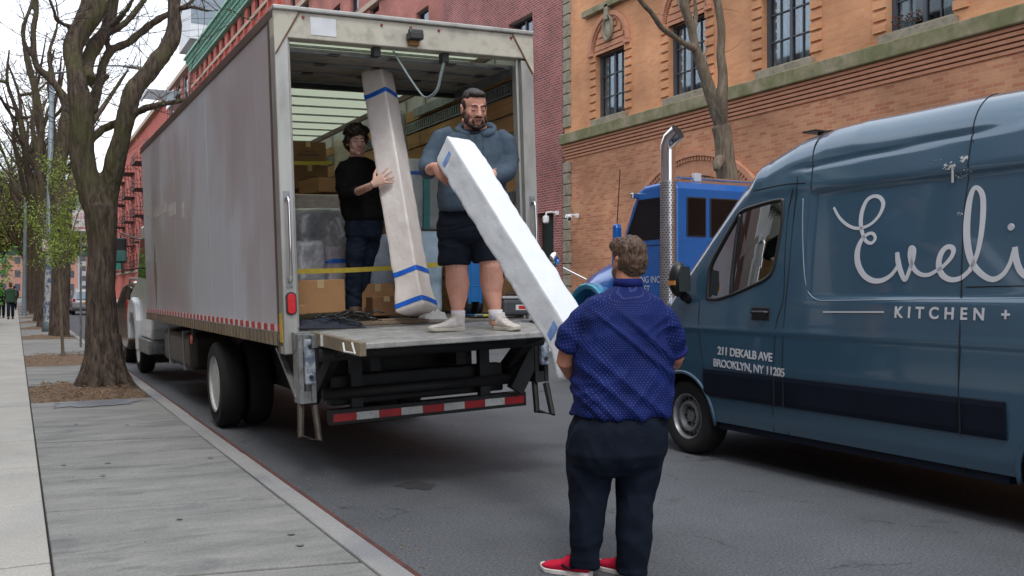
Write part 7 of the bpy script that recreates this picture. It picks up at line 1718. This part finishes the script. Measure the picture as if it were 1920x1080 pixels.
for nm, mm_, r1, y_ in (('eyes', mat('eye_white', (.30, .27, .25), .4), .0095, .0835), ('irises', mat('brown_iris', (.03, .015, .008), .2), .0045, .0905)):
    b = MB()
    for x in (-1, 1): b.ell(Pc(x*.030, y_, .0005), (r1*HS*1.3, r1*HS, r1*HS*.62), Mc, n=12)
    b.build(nm, mm_, mC, world=True, smooth=True)
M_blk = fabric('black_sweatshirt', (.007, .007, .008), (.011, .011, .012), sheen=.03)
b = MB(); rings_xy(b, [(C_(671, 296), .085, .08, .08), (C_(672, 304), .15, .10, .10), (C_(672, 316), .21, .125, .12), (C_(674, 345), .215, .15, .135), (C_(678, 385), .205, .15, .135), (C_(682, 408), .20, .15, .135), (C_(682, 413), .19, .14, .13)], fc, 2.4, 32)
kL = [C_(652, 312, 0), C_(644, 325, -.03), C_(644, 350, -.10), C_(656, 366, -.17), C_(672, 359, -.30)]; kR = [C_(698, 312, .05), C_(722, 340, .16), C_(744, 368, .15), C_(760, 380, .05)]
b.tube(kL, [.085, .085, .076, .070, .058], 16); b.tube(kR, [.08, .078, .066, .055], 16)
f5 = folds(1.3, .009, seed=25, diag=.5); so3 = remeshed(b, .009, 3, .6, lambda v, n: f5(v, n)).build('sweatshirt', M_blk, mC, world=True, smooth=True)
rs = []; r_, f_, u_ = fc
MB().tube([C_(671, 297, 0)+r_*math.cos(q)*.082+f_*(math.sin(q)*.078+.01)-CU*.02*math.sin(q) for q in [2*math.pi*j/20 for j in range(21)]], .013, 8).build('collar', M_blk, so3, world=True, smooth=True)
M_jean = fabric('dark_jeans', (.008, .013, .028), (.018, .028, .05), sheen=.05)
b = MB(); rings_xy(b, [(C_(682, 402), .165, .125, .125), (C_(682, 425), .18, .13, .14), (C_(682, 442), .17, .11, .13), (C_(682, 450), .13, .08, .1)], fc, 2.3, 28)
b.tube([C_(671, 432, 0), C_(668, 480, -.02), C_(664, 510, 0), C_(662, 550, 0), C_(662, 578, 0)], [.112, .090, .080, .072, .066], 18); b.tube([C_(695, 432, .1), C_(688, 480, .08), C_(682, 510, .1), C_(676, 550, .1), C_(674, 576, .1)], [.108, .088, .078, .070, .064], 18)
f6 = folds(1.8, .010, seed=29, diag=.15); remeshed(b, .009, 3, .6, lambda v, n: f6(v, n)).build('jeans', M_jean, mC, world=True, smooth=True)
M_boot = mat('worn_brown_leather', (.06, .035, .02), .6, col2=(.13, .08, .05), scale=10, bump=.3, bscale=60); M_bs = mat('dark_rubber_sole', (.05, .035, .025), .8)
for x, dd_, dv in ((660, -.02, CR*.75-CF*.5), (676, .1, CR*.9-CF*.25)):
    p = C_(x, 590, dd_); p.z = floorz(p.x); shoe('boot', p, dv, .29, M_boot, M_bs, mC, s=1.12, ank=.06, laces=M_bs)
# ------------------------------------------------------------------ distant walkers
def walker(name, label, X, Y, h_, coat, legs, hair, facing=1, step=.18):
    b = MB(); s = h_/1.75; o = Vector((X, Y, .14)); z = lambda x, y, q: o+Vector((x, y, q))*s
    fr = (Vector((1, 0, 0)), Vector((0, facing, 0)), CU); 
    head_mesh(b, z(0, .02, 1.63), fr, s); b.tube([z(0, 0, 1.52), z(0, 0, 1.42)], .055*s, 10)
    rings_xy(b, [(z(0, 0, 1.42), .16*s, .1*s, .1*s), (z(0, 0, 1.1), .15*s, .11*s, .1*s), (z(0, 0, .9), .16*s, .11*s, .11*s)], fr)
    for t in (-1, 1):
        b.tube([z(t*.08, 0, .9), z(t*.09, t*step*.4, .5), z(t*.09, t*step-.04, .1)], [.085*s, .06*s, .045*s], 10, ball=True); b.tube([z(t*.09, t*step-.05, .05), z(t*.09, t*step+.14*facing, .04)], [.045*s, .035*s], 8, ball=True)
        b.tube([z(t*.19, 0, 1.4), z(t*.23, -t*.08, 1.12), z(t*.22, -t*.1+.1*facing, .88)], [.055*s, .045*s, .03*s], 8, ball=True); hand_mesh(b, z(t*.22, -t*.1+.1*facing, .88), Vector((0, .1, -1)), Vector((-t, 0, 0)), Vector((0, facing, 0)), s, .6)
    r = remeshed(b, .012, 2, .5).build(name, MATS['fair_skin'], None, smooth=True); rebase(r, o); tag(r, label, 'person', 'walkers far along the pavement')
    b = MB(); rings_xy(b, [(z(0, 0, 1.48), .09*s, .09*s, .09*s), (z(0, 0, 1.42), .20*s, .13*s, .13*s), (z(0, 0, 1.1), .20*s, .15*s, .15*s), (z(0, 0, .8), .22*s, .17*s, .17*s)], fr)
    for t in (-1, 1): b.tube([z(t*.19, 0, 1.4), z(t*.24, -t*.08, 1.12), z(t*.23, -t*.1+.09*facing, .92)], [.075*s, .065*s, .055*s], 10)
    remeshed(b, .015, 2, .5, lambda v, n: .01*noise.noise(v*9)).build('coat', coat, r, world=True, smooth=True)
    b = MB()
    for t in (-1, 1): b.tube([z(t*.085, 0, .9), z(t*.09, t*step*.4, .5), z(t*.09, t*step-.04, .12)], [.10*s, .078*s, .065*s], 12)
    b.build('trousers', legs, r, world=True, smooth=True)
    for t in (-1, 1): MB().tube([z(t*.09, t*step-.07, .05), z(t*.09, t*step+.17*facing, .04)], [.055*s, .045*s], 10, ball=True).build('shoe', M_bk, r, world=True, smooth=True)
    hair_mesh(None, z(0, .02, 1.63), fr, s, [((0, -.02, .05), (.088, .1, .08)), ((0, -.05, -.02), (.08, .07, .09))], .012, .006, 30, 1).build('hair', hair, r, world=True, smooth=True)
walker('person', 'walker in a dark green jacket far along the pavement, seen from behind', -.2, 53, 1.8, fabric('green_jacket', (.035, .07, .045), (.05, .09, .06)), M_jean, hA)
walker('person', 'walker in a black coat at the left edge beside the green jacket', -.62, 55, 1.8, M_blk, M_navy, M_bh)
walker('person', 'small dark walker farther off, just right of the green jacket', -.05, 78, 1.75, M_navy, M_blk, M_bh)
